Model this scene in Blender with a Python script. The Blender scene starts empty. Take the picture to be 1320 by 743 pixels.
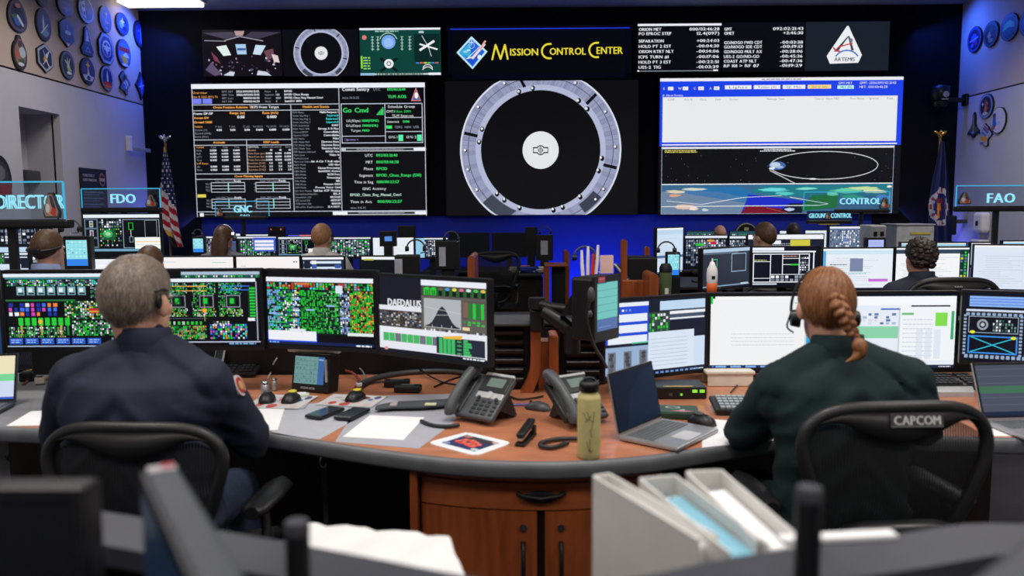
import bpy, bmesh, math, random
from mathutils import Vector, Matrix, Euler, noise
D = bpy.data; SC = bpy.context.scene; COL = SC.collection
RAD = math.radians
# ---------------------------------------------------------------- camera
FPX = 1027.0
CAMZ = 1.54
CM = Matrix.Rotation(RAD(0.5), 4, 'Z') @ Matrix.Rotation(RAD(90 - 5.7), 4, 'X') @ Matrix.Rotation(-0.006, 4, 'Z')
CM.translation = (0, 0, CAMZ)
cam = D.objects.new('camera', D.cameras.new('camera')); COL.objects.link(cam)
cam.matrix_world = CM
cam.data.sensor_width = 36; cam.data.lens = FPX * 36 / 1320
cam.data.clip_start = 0.05; cam.data.clip_end = 60
cam.data.dof.use_dof = True; cam.data.dof.focus_distance = 5.6; cam.data.dof.aperture_fstop = 2.5
SC.camera = cam
# ---------------------------------------------------------------- view, world, lamps
SC.view_settings.view_transform = 'Standard'; SC.view_settings.look = 'None'
SC.view_settings.gamma = 1; SC.view_settings.use_curve_mapping = False
SC.view_settings.exposure = 0
W = D.worlds.new('world'); SC.world = W; W.use_nodes = True
W.node_tree.nodes['Background'].inputs[0].default_value = (0.012, 0.014, 0.022, 1)
W.node_tree.nodes['Background'].inputs[1].default_value = 1.0
def area(name, loc, target, sx, sy, power, col, spread=180):
    l = D.lights.new(name, 'AREA'); l.shape = 'RECTANGLE'; l.size = sx; l.size_y = sy
    l.energy = power; l.color = col; l.spread = RAD(spread)
    o = D.objects.new(name, l); COL.objects.link(o); o.location = loc
    o.rotation_euler = (Vector(target) - Vector(loc)).to_track_quat('-Z', 'Y').to_euler()
    return o
WARM = (1.0, 0.945, 0.89)
for i, (x, y, pw) in enumerate([(-2.4, -0.7, 42), (0.3, -0.7, 42), (3.0, -0.7, 42), (-2.4, 2.2, 54), (0.3, 2.3, 52), (3.0, 2.2, 54), (-2.6, 5.2, 34), (3.0, 5.2, 34), (-3.6, 8.2, 38), (4.7, 8.2, 50)]):
    area('ceiling_lamp', (x, y, 4.16), (x, y + 0.001, 0), 1.2, 0.6, pw, WARM, 148 if y > 6 else 158)
BLUE = (0.03, 0.12, 1.0)
# LED strips washing the foot of the front wall and the two front corners
for x, pw in ((-3.2, 2), (-1.3, 3.4), (0.35, 9), (1.2, 12), (2.4, 3.4), (4.0, 2)):
    area('blue_led_strip', (x, 10.75, 0.25), (x, 11.15, 0.85), 1.1, 0.08, pw, BLUE)
area('blue_corner_led', (-4.7, 10.95, 4.1), (-5.18, 10.7, 3.2), 0.12, 0.5, 16, BLUE, 140)
area('blue_corner_led', (5.5, 10.95, 4.1), (6.03, 10.65, 3.2), 0.12, 0.5, 11, BLUE, 140)
area('blue_corner_led', (-4.75, 11.05, 1.2), (-5.18, 10.8, 1.7), 0.1, 1.4, 9, (0.12, 0.16, 1.0))
area('blue_corner_led', (5.5, 11.05, 1.2), (6.03, 10.75, 1.7), 0.1, 1.4, 5, (0.12, 0.16, 1.0))
area('blue_cove_led', (0.5, 10.3, 3.95), (0.5, 10.2, 4.3), 9.0, 0.1, 11, BLUE)

# ---------------------------------------------------------------- pixel rays (photo frame 1320x743) -> world points
CM3 = CM.to_3x3()
def ray(px, py): return CM3 @ Vector(((px - 660) / FPX, (371.5 - py) / FPX, -1))
def atY(px, py, y):
    v = ray(px, py); t = y / v.y; return Vector((v.x * t, y, CAMZ + v.z * t))
def atZ(px, py, z):
    v = ray(px, py); t = (z - CAMZ) / v.z; return Vector((v.x * t, v.y * t, z))
def atX(px, py, x):
    v = ray(px, py); t = x / v.x; return Vector((x, v.y * t, CAMZ + v.z * t))
# ---------------------------------------------------------------- materials
def lin(c):
    c = c / 255.0
    return c / 12.92 if c <= 0.04045 else ((c + 0.055) / 1.055) ** 2.4
def rgb(c): return (lin(c[0]), lin(c[1]), lin(c[2]), 1)
_mats = {}
def M(name, col, rough=0.55, metal=0.0, var=0.12, scale=14, bump=0.0, bscale=60, spec=0.4, stretch=None, coat=0):
    if name in _mats: return _mats[name]
    m = D.materials.new(name); m.use_nodes = True; nt = m.node_tree; b = nt.nodes['Principled BSDF']
    b.inputs['Roughness'].default_value = rough; b.inputs['Metallic'].default_value = metal
    b.inputs['Specular IOR Level'].default_value = spec; b.inputs['Coat Weight'].default_value = coat
    tc = nt.nodes.new('ShaderNodeTexCoord'); mp = nt.nodes.new('ShaderNodeMapping')
    if stretch: mp.inputs['Scale'].default_value = stretch
    nt.links.new(tc.outputs['Object'], mp.inputs['Vector'])
    n = nt.nodes.new('ShaderNodeTexNoise'); n.inputs['Scale'].default_value = scale; n.inputs['Detail'].default_value = 4
    nt.links.new(mp.outputs['Vector'], n.inputs['Vector'])
    r = nt.nodes.new('ShaderNodeValToRGB'); c = rgb(col)
    r.color_ramp.elements[0].position = 0.3; r.color_ramp.elements[1].position = 0.7
    r.color_ramp.elements[0].color = tuple(k * (1 - var) for k in c[:3]) + (1,)
    r.color_ramp.elements[1].color = tuple(min(1, k * (1 + var)) for k in c[:3]) + (1,)
    nt.links.new(n.outputs['Fac'], r.inputs['Fac']); nt.links.new(r.outputs['Color'], b.inputs['Base Color'])
    if bump:
        n2 = nt.nodes.new('ShaderNodeTexNoise'); n2.inputs['Scale'].default_value = bscale; n2.inputs['Detail'].default_value = 3
        nt.links.new(mp.outputs['Vector'], n2.inputs['Vector'])
        bp = nt.nodes.new('ShaderNodeBump'); bp.inputs['Strength'].default_value = bump; bp.inputs['Distance'].default_value = 0.004
        nt.links.new(n2.outputs['Fac'], bp.inputs['Height']); nt.links.new(bp.outputs['Normal'], b.inputs['Normal'])
    _mats[name] = m; return m
def attr_mat(name, emit, rough=0.4):
    m = D.materials.new(name); m.use_nodes = True; nt = m.node_tree; b = nt.nodes['Principled BSDF']
    a = nt.nodes.new('ShaderNodeVertexColor'); a.layer_name = 'Col'
    b.inputs['Roughness'].default_value = rough
    if emit:
        b.inputs['Base Color'].default_value = (0.004, 0.004, 0.005, 1); b.inputs['Specular IOR Level'].default_value = 0.25
        nt.links.new(a.outputs['Color'], b.inputs['Emission Color']); b.inputs['Emission Strength'].default_value = emit
        try: m.cycles.emission_sampling = 'NONE'
        except Exception: pass
    else: nt.links.new(a.outputs['Color'], b.inputs['Base Color'])
    return m
SCREEN = attr_mat('lit_screen', 1.0, 0.25)
PRINT = attr_mat('printed_face', 0, 0.5)
def emis(name, col, s):
    m = D.materials.new(name); m.use_nodes = True; b = m.node_tree.nodes['Principled BSDF']
    b.inputs['Base Color'].default_value = (0.02, 0.02, 0.02, 1)
    b.inputs['Emission Color'].default_value = rgb(col); b.inputs['Emission Strength'].default_value = s
    return m
BLK = M('black_plastic', (24, 24, 26), 0.42, bump=0.05, bscale=300)
DARK = M('dark_housing', (14, 14, 17), 0.5)
GREYP = M('grey_plastic', (72, 74, 78), 0.5)
LGREY = M('light_grey_plastic', (168, 168, 170), 0.5)
CHROME = M('chrome', (200, 200, 205), 0.22, 1.0)
SILVER = M('silver_aluminium', (178, 178, 182), 0.35, 0.7)
WHITE = M('white_paper', (236, 236, 238), 0.75, var=0.03)
WOODM = M('cherry_wood', (160, 84, 46), 0.38, var=0.22, scale=5, stretch=(1.2, 9, 1.2), bump=0.03, coat=0.15)
WOODV = M('cherry_wood_vertical', (150, 76, 38), 0.4, var=0.25, scale=5, stretch=(9, 9, 0.9), bump=0.03, coat=0.15)
DWOOD = M('dark_walnut', (38, 26, 22), 0.5, var=0.25, scale=5, stretch=(9, 9, 0.9))
EDGE = M('grey_edge_band', (104, 106, 110), 0.45)
SKIN = M('skin', (214, 160, 136), 0.5, var=0.1, scale=30, bump=0.06, bscale=200)
CHAIRM = M('chair_black', (34, 34, 35), 0.42)
LEATHER = M('armrest_black', (30, 30, 33), 0.36, bump=0.08, bscale=200)
# ---------------------------------------------------------------- mesh builder
class MB:
    def __init__(s): s.v = []; s.f = []; s.sm = []; s.mi = []; s.T = None; s.mat = 0
    def add(s, vs, fs, smooth=False):
        o = len(s.v)
        for p in vs:
            p = Vector(p); s.v.append(s.T @ p if s.T else p)
        for f in fs: s.f.append([i + o for i in f]); s.sm.append(smooth); s.mi.append(s.mat)
    def box(s, c, d, bev=0.0, R=None, seg=2):
        if bev <= 0:
            x, y, z = d[0] / 2, d[1] / 2, d[2] / 2
            vs = [Vector((a * x, b * y, e * z)) for a in (-1, 1) for b in (-1, 1) for e in (-1, 1)]
            fs = [(0, 1, 3, 2), (4, 6, 7, 5), (0, 4, 5, 1), (2, 3, 7, 6), (0, 2, 6, 4), (1, 5, 7, 3)]
        else:
            bm = bmesh.new(); bmesh.ops.create_cube(bm, size=1)
            for v in bm.verts: v.co = Vector((v.co.x * d[0], v.co.y * d[1], v.co.z * d[2]))
            bmesh.ops.bevel(bm, geom=bm.edges[:], offset=min(bev, min(d) * 0.49), segments=seg, profile=0.5, affect='EDGES')
            bm.verts.index_update()
            vs = [v.co.copy() for v in bm.verts]; fs = [[v.index for v in f.verts] for f in bm.faces]; bm.free()
        c = Vector(c)
        s.add([(R @ v if R else v) + c for v in vs], fs, False)
        return s
    def loft(s, rings, cap=True, smooth=True, closed=True):
        n = len(rings[0]); vs = [p for r in rings for p in r]; fs = []
        for i in range(len(rings) - 1):
            for j in range(n if closed else n - 1):
                k = (j + 1) % n; fs.append((i * n + j, i * n + k, (i + 1) * n + k, (i + 1) * n + j))
        s.add(vs, fs, smooth)
        if cap and closed:
            s.add(rings[0], [list(range(n))[::-1]]); s.add(rings[-1], [list(range(n))])
        return s
    def tube(s, path, r, n=8, cap=True, flat=1.0):
        P = [Vector(p) for p in path]; rings = []
        up = None
        for i, p in enumerate(P):
            t = (P[min(i + 1, len(P) - 1)] - P[max(i - 1, 0)])
            if t.length < 1e-9: t = Vector((0, 0, 1))
            t.normalize()
            if up is None: up = Vector((0, 0, 1)) if abs(t.z) < 0.9 else Vector((0, 1, 0))
            a = t.cross(up)
            if a.length < 1e-6: a = t.orthogonal()
            a.normalize(); b = a.cross(t); up = b
            rr = r[i] if isinstance(r, (list, tuple)) else r
            rings.append([p + (a * math.cos(k * 2 * math.pi / n) + b * math.sin(k * 2 * math.pi / n) * flat) * rr for k in range(n)])
        return s.loft(rings, cap)
    def cyl(s, a, b, r0, r1=None, n=16): return s.tube([a, b], [r0, r0 if r1 is None else r1], n)
    def lathe(s, prof, c=(0, 0, 0), n=24, cap=True):
        c = Vector(c)
        return s.loft([[c + Vector((r * math.cos(k * 2 * math.pi / n), r * math.sin(k * 2 * math.pi / n), z)) for k in range(n)] for r, z in prof], cap)
    def ell(s, c, r, nu=16, nv=10, R=None):
        c = Vector(c); rings = []
        for i in range(nv + 1):
            th = math.pi * i / nv; th = min(max(th, 0.02), math.pi - 0.02)
            ring = []
            for k in range(nu):
                ph = 2 * math.pi * k / nu
                v = Vector((math.sin(th) * math.cos(ph) * r[0], math.sin(th) * math.sin(ph) * r[1], -math.cos(th) * r[2]))
                ring.append(c + (R @ v if R else v))
            rings.append(ring)
        return s.loft(rings)
    def capsule(s, a, b, ra, rb, n=14):
        a = Vector(a); b = Vector(b); d = (b - a); L = max(d.length, 1e-6); d /= L
        q = Vector((0, 0, 1)).rotation_difference(d).to_matrix(); rings = []
        prof = [(-ra * math.cos(t), ra * math.sin(t)) for t in (0.05, 0.5, 1.0, 1.57)] + [(L + rb * math.sin(t), rb * math.cos(t)) for t in (0, 0.57, 1.07, 1.52)]
        for z, r in prof: rings.append([a + q @ Vector((r * math.cos(k * 2 * math.pi / n), r * math.sin(k * 2 * math.pi / n), z)) for k in range(n)])
        return s.loft(rings)
    def prism(s, poly, z0, z1, smooth=False):
        n = len(poly)
        s.add([(p[0], p[1], z0) for p in poly] + [(p[0], p[1], z1) for p in poly],
              [list(range(n))[::-1], list(range(n, 2 * n))] + [(i, (i + 1) % n, n + (i + 1) % n, n + i) for i in range(n)], smooth)
        return s
def mk(name, mb, mats, parent=None, loc=None, **props):
    me = D.meshes.new(name); me.from_pydata([tuple(v) for v in mb.v], [], mb.f)
    if not isinstance(mats, (list, tuple)): mats = [mats]
    for m in mats: me.materials.append(m)
    me.polygons.foreach_set('use_smooth', mb.sm)
    if len(mats) > 1: me.polygons.foreach_set('material_index', mb.mi)
    bm = bmesh.new(); bm.from_mesh(me); bmesh.ops.recalc_face_normals(bm, faces=bm.faces[:]); bm.to_mesh(me); bm.free()
    me.update()
    o = D.objects.new(name, me); COL.objects.link(o)
    if parent: o.parent = parent
    if loc is not None: o.location = loc
    for k, v in props.items(): o[k] = v
    return o
def thing(name, label, cat, loc=(0, 0, 0), rz=0.0, group=None, rot=None):
    o = D.objects.new(name, None); COL.objects.link(o); o.location = loc; o.empty_display_size = 0.05
    o.rotation_euler = rot if rot else (0, 0, rz)
    o['label'] = label; o['category'] = cat
    if group: o['group'] = group
    return o
def tag(o, label, cat, group=None):
    o['label'] = label; o['category'] = cat
    if group: o['group'] = group
    return o
def kids(o): return list(o.children)
def dup(o, label=None, group=None, loc=None, rz=None, parent=None):
    c = o.copy(); COL.objects.link(c)
    if parent: c.parent = parent
    if label: c['label'] = label
    if group: c['group'] = group
    if loc is not None: c.location = loc
    if rz is not None: c.rotation_euler = (0, 0, rz)
    for k in kids(o): dup(k, parent=c)
    return c
# ---------------------------------------------------------------- glyphs + flat print painter
_gl = {}
def glyph(ch):
    if ch in _gl: return _gl[ch]
    cu = D.curves.new('glyph', 'FONT'); cu.body = ch; cu.size = 1.0; cu.resolution_u = 2
    ob = D.objects.new('glyph', cu)
    me = ob.to_mesh(); vs = [(v.co.x, v.co.y) for v in me.vertices]; fs = [list(p.vertices) for p in me.polygons]
    ob.to_mesh_clear(); D.objects.remove(ob); D.curves.remove(cu)
    if vs:
        x0 = min(v[0] for v in vs); x1 = max(v[0] for v in vs)
        vs = [((x - x0) / 0.73, y / 0.73) for x, y in vs]; w = (x1 - x0) / 0.73
    else: w = 0.35
    _gl[ch] = (vs, fs, w); return _gl[ch]
class Paint:
    """flat artwork on a rectangle; canvas units (x right, y down) map onto W x H metres in the local XZ plane facing -Y"""
    def __init__(s, x0, y0, x1, y1, W, H, eps=0.0004):
        s.b = (x0, y0, x1, y1); s.kx = W / (x1 - x0); s.ky = H / (y1 - y0); s.W = W; s.H = H
        s.v = []; s.f = []; s.c = []; s.L = 0; s.eps = eps; s.rng = random.Random(5)
    def P(s, x, y): return ((x - s.b[0]) * s.kx - s.W / 2, -s.L * s.eps, s.H / 2 - (y - s.b[1]) * s.ky)
    def poly(s, pts, col, L=None):
        if L is not None: s.L = L
        o = len(s.v)
        for x, y in pts: s.v.append(s.P(min(max(x, s.b[0]), s.b[2]), min(max(y, s.b[1]), s.b[3])))
        s.f.append(list(range(o, o + len(pts)))); s.c.append(rgb(col)); return s
    def rect(s, x0, y0, x1, y1, col, L=None):
        if L is not None: s.L = L
        if x1 <= s.b[0] or x0 >= s.b[2] or y1 <= s.b[1] or y0 >= s.b[3]: return s
        return s.poly([(x0, y1), (x1, y1), (x1, y0), (x0, y0)], col)
    def frame(s, x0, y0, x1, y1, w, col, L=None):
        if L is not None: s.L = L
        s.rect(x0, y0, x1, y0 + w, col); s.rect(x0, y1 - w, x1, y1, col); s.rect(x0, y0 + w, x0 + w, y1 - w, col); s.rect(x1 - w, y0 + w, x1, y1 - w, col); return s
    def line(s, x0, y0, x1, y1, w, col, L=None):
        if L is not None: s.L = L
        dx, dy = x1 - x0, y1 - y0; l = math.hypot(dx, dy) or 1; nx, ny = -dy / l * w / 2, dx / l * w / 2
        return s.poly([(x0 + nx, y0 + ny), (x1 + nx, y1 + ny), (x1 - nx, y1 - ny), (x0 - nx, y0 - ny)], col)
    def disc(s, cx, cy, rx, ry, col, L=None, n=28):
        if L is not None: s.L = L
        return s.poly([(cx + rx * math.cos(2 * math.pi * k / n), cy - ry * math.sin(2 * math.pi * k / n)) for k in range(n)], col)
    def ring(s, cx, cy, r0, r1, col, L=None, n=48, a0=0, a1=360, asp=1.0):
        if L is not None: s.L = L
        for k in range(n):
            t0 = RAD(a0 + (a1 - a0) * k / n); t1 = RAD(a0 + (a1 - a0) * (k + 1) / n)
            s.poly([(cx + r0 * math.cos(t0), cy - r0 * math.sin(t0) * asp), (cx + r1 * math.cos(t0), cy - r1 * math.sin(t0) * asp), (cx + r1 * math.cos(t1), cy - r1 * math.sin(t1) * asp), (cx + r0 * math.cos(t1), cy - r0 * math.sin(t1) * asp)], col(k) if callable(col) else col)
        return s
    def text(s, x, y, h, t, col, L=None, mono=None, fit=None, right=False, fat=0, gap=0.14):
        """y = baseline, h = cap height (canvas units); fit = total width"""
        if L is not None: s.L = L
        adv = []; tot = 0
        for ch in t:
            w = glyph(ch)[2]; a = mono if mono else (w + gap); adv.append(a); tot += a
        kx = h
        if fit: kx = fit / max(tot, 1e-6)
        if right: x = x - tot * kx
        cx = x; c = rgb(col)
        for ch, a in zip(t, adv):
            vs, fs, w = glyph(ch); off = (a - w) / 2
            for dx in ((0, fat) if fat else (0,)):
                o = len(s.v)
                for gx, gy in vs: s.v.append(s.P(cx + (gx + off) * kx + dx, y - gy * h))
                for f in fs: s.f.append([i + o for i in f]); s.c.append(c)
            cx += a * kx
        return s
    def greek(s, x, y, h, w, col, L=None):
        """unreadable small print as word-sized bars"""
        if L is not None: s.L = L
        cx = x
        while cx < x + w:
            ww = s.rng.uniform(1.2, 4.0) * h
            if cx + ww > x + w: ww = x + w - cx
            if ww > 0.4 * h: s.rect(cx, y - h, cx + ww, y, col)
            cx += ww + 0.7 * h
        return s
    def build(s, name, mat, parent=None, loc=None, back=None, thick=0.0, rot=None, **props):
        me = D.meshes.new(name); me.from_pydata(s.v, [], s.f); me.materials.append(mat)
        ca = me.color_attributes.new('Col', 'FLOAT_COLOR', 'CORNER'); buf = []
        for f, c in zip(s.f, s.c): buf.extend(list(c) * len(f))
        ca.data.foreach_set('color', buf); me.update()
        o = D.objects.new(name, me); COL.objects.link(o)
        if parent: o.parent = parent
        if loc is not None: o.location = loc
        if rot is not None: o.rotation_euler = rot
        for k, v in props.items(): o[k] = v
        return o
def interp(pts, n):
    """Catmull-Rom through points"""
    P = [Vector(p) for p in pts]; out = []
    for i in range(len(P) - 1):
        a, b, c, d = P[max(i - 1, 0)], P[i], P[i + 1], P[min(i + 2, len(P) - 1)]
        for k in range(n):
            t = k / n; out.append(0.5 * ((2 * b) + (c - a) * t + (2 * a - 5 * b + 4 * c - d) * t * t + (3 * b - a - 3 * c + d) * t ** 3))
    out.append(P[-1]); return out
# ================================================================ STRUCTURE
XL, XR, YF, YB, ZT = -5.18, 6.03, 11.2, -3.0, 4.26
ZS = 2.985
WALLW = M('wall_paint_grey', (196, 194, 200), 0.8, var=0.04, scale=3, bump=0.03)
WALLU = M('wall_paint_beige', (196, 178, 166), 0.8, var=0.04, scale=3, bump=0.03)
CEILM = M('ceiling_tile', (150, 150, 158), 0.85, var=0.05)
CARPET = M('carpet', (38, 38, 44), 0.95, var=0.3, scale=120, bump=0.3, bscale=400)
MATTE = M('black_cladding', (15, 15, 19), 0.8, var=0.1, spec=0.15)
FWALL = M('front_wall_paint', (30, 52, 168), 0.75, var=0.05)
SEAM = M('black_seam', (10, 10, 12), 0.6)
def struct(name, mb, m, parent=None): return mk(name, mb, m, parent, kind='structure')
def bx(x0, x1, y0, y1, z0, z1): return MB().box(((x0 + x1) / 2, (y0 + y1) / 2, (z0 + z1) / 2), (x1 - x0, y1 - y0, z1 - z0))
struct('floor', bx(XL - .8, XR + .3, YB, YF + .3, -0.1, 0), CARPET)
struct('ceiling', bx(XL - .8, XR + .3, YB, YF + .3, ZT, ZT + 0.1), CEILM)
struct('wall_back', bx(XL - .8, XR + .3, YB - .1, YB, 0, ZT), WALLW)
wf = struct('wall_front', bx(XL, XR, YF, YF + .15, 0, ZT), FWALL)
cl = MB(); cl.box(((XL + XR) / 2, YF - .02, (1.45 + ZT) / 2), (XR - XL, .04, ZT - 1.45))
cl.box((XL + .36, YF - .02, .725), (.72, .04, 1.45)); cl.box((XR - .55, YF - .02, .725), (1.1, .04, 1.45))
struct('wall_front_cladding', cl, MATTE, wf)
ny0 = atX(28, 200, XL).y; ny1 = atX(80, 200, XL).y; nz1 = atX(54, 143, XL).z; nz0 = 1.15
wl = MB()
for a in ((YB, ny0, 0, ZS), (ny1, YF, 0, ZS), (ny0, ny1, 0, nz0), (ny0, ny1, nz1, ZS)):
    wl.box((XL - .05, (a[0] + a[1]) / 2, (a[2] + a[3]) / 2), (.1, a[1] - a[0], a[3] - a[2]))
wn = MB(); wn.box((XL - .42, (ny0 + ny1) / 2, (nz0 + nz1) / 2), (.04, ny1 - ny0 + .1, nz1 - nz0 + .1))
wn.box((XL - .25, ny0 - .02, (nz0 + nz1) / 2), (.34, .04, nz1 - nz0)); wn.box((XL - .25, ny1 + .02, (nz0 + nz1) / 2), (.34, .04, nz1 - nz0))
wn.box((XL - .25, (ny0 + ny1) / 2, nz0 - .02), (.34, ny1 - ny0, .04)); wn.box((XL - .25, (ny0 + ny1) / 2, nz1 + .02), (.34, ny1 - ny0, .04))
w_l = struct('wall_left', wl, WALLW); struct('wall_left_niche', wn, WALLW)
struct('wall_left_upper', bx(XL - .1, XL, YB, YF, ZS + .02, ZT), WALLU, w_l)
struct('trim_1', bx(XL - .1, XL - .012, YB, YF, ZS, ZS + .02), SEAM)
w_r = struct('wall_right', bx(XR, XR + .1, YB, YF, 0, ZS), WALLW)
struct('wall_right_upper', bx(XR, XR + .1, YB, YF, ZS + .02, ZT), WALLU, w_r)
struct('trim_2', bx(XR + .012, XR + .1, YB, YF, ZS, ZS + .02), SEAM)
# ceiling light that shows at the top edge
LAMPF = emis('lit_diffuser', (255, 250, 240), 3.0)
def ceil_light(x, y, label):
    t = thing('ceiling_light', label, 'ceiling light', (x, y, ZT - .07), group='recessed ceiling panels')
    mk('frame', MB().box((0, 0, .055), (1.06, .36, .03)), LGREY, t)
    mk('diffuser', MB().box((0, 0, .02), (1.0, .30, .05), .01), LAMPF, t)
cpl = atZ(203, 1, ZT - .05)
ceil_light(cpl.x, cpl.y + .1, 'white glowing ceiling panel above the patches near the black front wall')

# ================================================================ WALL DISPLAYS
YD = 11.10
def display(name, label, cat, r, bezel=0.012, depth=.05):
    a = atY(r[0], (r[1] + r[3]) / 2, YD); b = atY(r[2], (r[1] + r[3]) / 2, YD); u = atY((r[0] + r[2]) / 2, r[1], YD); d = atY((r[0] + r[2]) / 2, r[3], YD)
    w, h = b.x - a.x, u.z - d.z
    t = thing(name, label, cat, ((a.x + b.x) / 2, YD, (u.z + d.z) / 2))
    mk('housing', MB().box((0, .004 + depth / 2, 0), (w + 2 * bezel, depth, h + 2 * bezel), .004), DARK, t)
    p = Paint(r[0], r[1], r[2], r[3], w, h, .0008)
    return t, p
WT = (235, 238, 245); OR = (255, 176, 84); CY = (70, 215, 215); GN = (60, 225, 110); LN = (205, 210, 225); BG = (9, 10, 15); GY = (150, 155, 168)
# --- telemetry tables
t, p = display('wall_display', 'large left wall display of white telemetry tables with orange headings beside Go Cmd window', 'display', (250, 107, 549, 279))
p.rect(250, 107, 549, 279, BG, 0); p.rect(250, 107.5, 549, 113.5, WT, 1)
for l in ((250, 133.5, 439), (250, 141, 439), (250, 178.5, 377), (250, 185.5, 377), (250, 222.5, 377), (250, 229.5, 377), (250, 272, 549)): p.rect(l[0], l[1], l[2], l[1] + .8, LN, 1)
for l in ((250.3, 113, 279), (376.5, 134, 272), (438.5, 113, 272), (318, 178, 223), (547.8, 113, 279)): p.rect(l[0], l[1], l[0] + .8, l[2], LN, 1)
p.rect(251, 126, 262.5, 132.5, (120, 130, 240), 2); p.rect(264, 126, 276, 132.5, (120, 130, 240), 2)
p.text(251, 120, 3.2, 'Overview', OR, 2); p.text(251, 125, 2.6, 'Nov 8 2022 (DY) 76', OR)
for i, (a, b, c) in enumerate((('GMT MET', '2026:/092/02:21:42', 'Phase'), ('GMT Time', '2026:/092/02:21:43', 'Segment'), ('MET Start', '000/03:46:28', 'Event'), ('MET 2PR', '000/03:46:28', 'Mode'))):
    y = 118.5 + i * 4.2
    p.text(289, y, 2.4, a, GY, 2); p.text(337, y, 2.7, b, WT, right=True, fat=.25); p.text(344, y, 2.4, c, GY); p.text(358, y, 2.4, ('6', 'S5B', 'S550', '0')[i], WT)
    p.text(369, y, 2.7, ('RPOD', 'RPOD Close Range', 'RPOD Close Rng Manual Cntrl', 'SunGEO 3000')[i], WT, fat=.25)
p.text(277, 138.7, 3.2, 'Orion Position Relative To', OR, fat=.3); p.text(326, 138.7, 3.2, 'ICPS Front Target', WT, fat=.3); p.text(392, 138.7, 3.2, 'Health and Status', OR, fat=.3)
p.text(251.5, 146.5, 3, 'Frame: DP-DP', WT, fat=.3); p.text(251.5, 152, 3, 'Accum DV', OR, fat=.3); p.text(251.5, 157.5, 3, 'Ground SAR1', OR, fat=.3)
p.text(298, 146, 3.2, 'Range (m)', OR, fat=.3); p.text(340, 146, 3.2, 'Rate (m/s)', OR, fat=.3); p.text(317, 151.5, 3.8, '0.00', WT, right=True, fat=.4); p.text(358, 151.5, 3.8, '0.000', WT, right=True, fat=.4)
for i, x in enumerate((287, 304.5, 323, 340, 357, 374)):
    p.text(x, 163, 2.4, ('X (m)', 'Y (m)', 'Z (m)', 'Vx (m/s)', 'Vy (m/s)', 'Vz (m/s)')[i], GY, right=True); p.text(x, 167.5, 2.7, ('0.00', '0.00', '0.00', '0.000', '0.000', '0.000')[i], WT, right=True, fat=.3)
for i, s_ in enumerate(('Vehicle', 'Occam (V)', 'Ground (SAR)', 'State (Nav)')): p.text(252, 163 + 4.3 * i, 2.5, s_, OR if i == 0 else GY)
p.text(275, 183.6, 3, 'Attitude', OR, fat=.3); p.text(340, 183.6, 3, 'HAP Loads', OR, fat=.3)
for r_ in range(8):
    y = 189.5 + r_ * 4.2
    p.text(253, y, 2.4, ('Vehicle', 'Pitch', 'Roll', 'ATT', 'Yaw', 'LVF Rates', 'Air', 'Rate')[r_], OR if r_ in (0, 5) else GY)
    if r_ != 5:
        for x in (279, 294, 309): p.text(x, y, 2.6, '0.000' if r_ else 'Yaw', WT if r_ else GY, right=True, fat=.25 if r_ else 0)
    p.text(319.5, y, 2.4, ('CENTRAL', 'Number', 'Most Posn Jets', 'Most Posn Jets', 'Press Fore Limit', 'Reaction (T+D)', 'Reaction (T+D)', 'Reaction (T+D)')[r_], WT if r_ == 0 else (205, 165, 140))
    for x in (351, 363, 375): p.text(x, y, 2.6, (('Selected', 'Control', 'Raw')[(x - 351) // 12] if r_ == 0 else ('10' if r_ == 1 else ('0.000' if r_ < 5 else '2.0'))), WT if r_ else GY, right=True, fat=.25 if r_ else 0)
p.text(301, 227.5, 3, 'Crew Piloting Inputs', OR, fat=.3)
for bx_, by_, nm in ((270, 234, 'Left THC Status'), (328, 234, 'Right THC Status'), (270, 255.5, 'Left RHC Status'), (328, 255.5, 'Right RHC Status')):
    p.text(bx_ + 6, by_ - .6, 2.3, nm, GY, 2); p.text(bx_ + 30, by_ - .6, 2.5, 'Ready', WT, fat=.25)
    for k in range(4): p.rect(bx_, by_ + k * 4.1, bx_ + 44, by_ + k * 4.1 + .7, LN, 1)
    p.rect(bx_, by_, bx_ + .7, by_ + 13, LN); p.rect(bx_ + 43.5, by_, bx_ + 44.2, by_ + 13, LN); p.rect(bx_ + 22, by_ + .3, bx_ + 23.2, by_ + 12.5, (150, 235, 215), 2)
    for k in range(3): p.text(bx_ - 7 if bx_ < 300 else bx_ - 3, by_ + 3.3 + k * 4.1, 2.4, ('THC-X', 'THC-Y', 'THC-Z')[k] if bx_ < 300 else '-0', GY, fit=6 if bx_ < 300 else None)
p.rect(252, 249.5, 263, 253.5, (225, 210, 90), 2)
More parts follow.
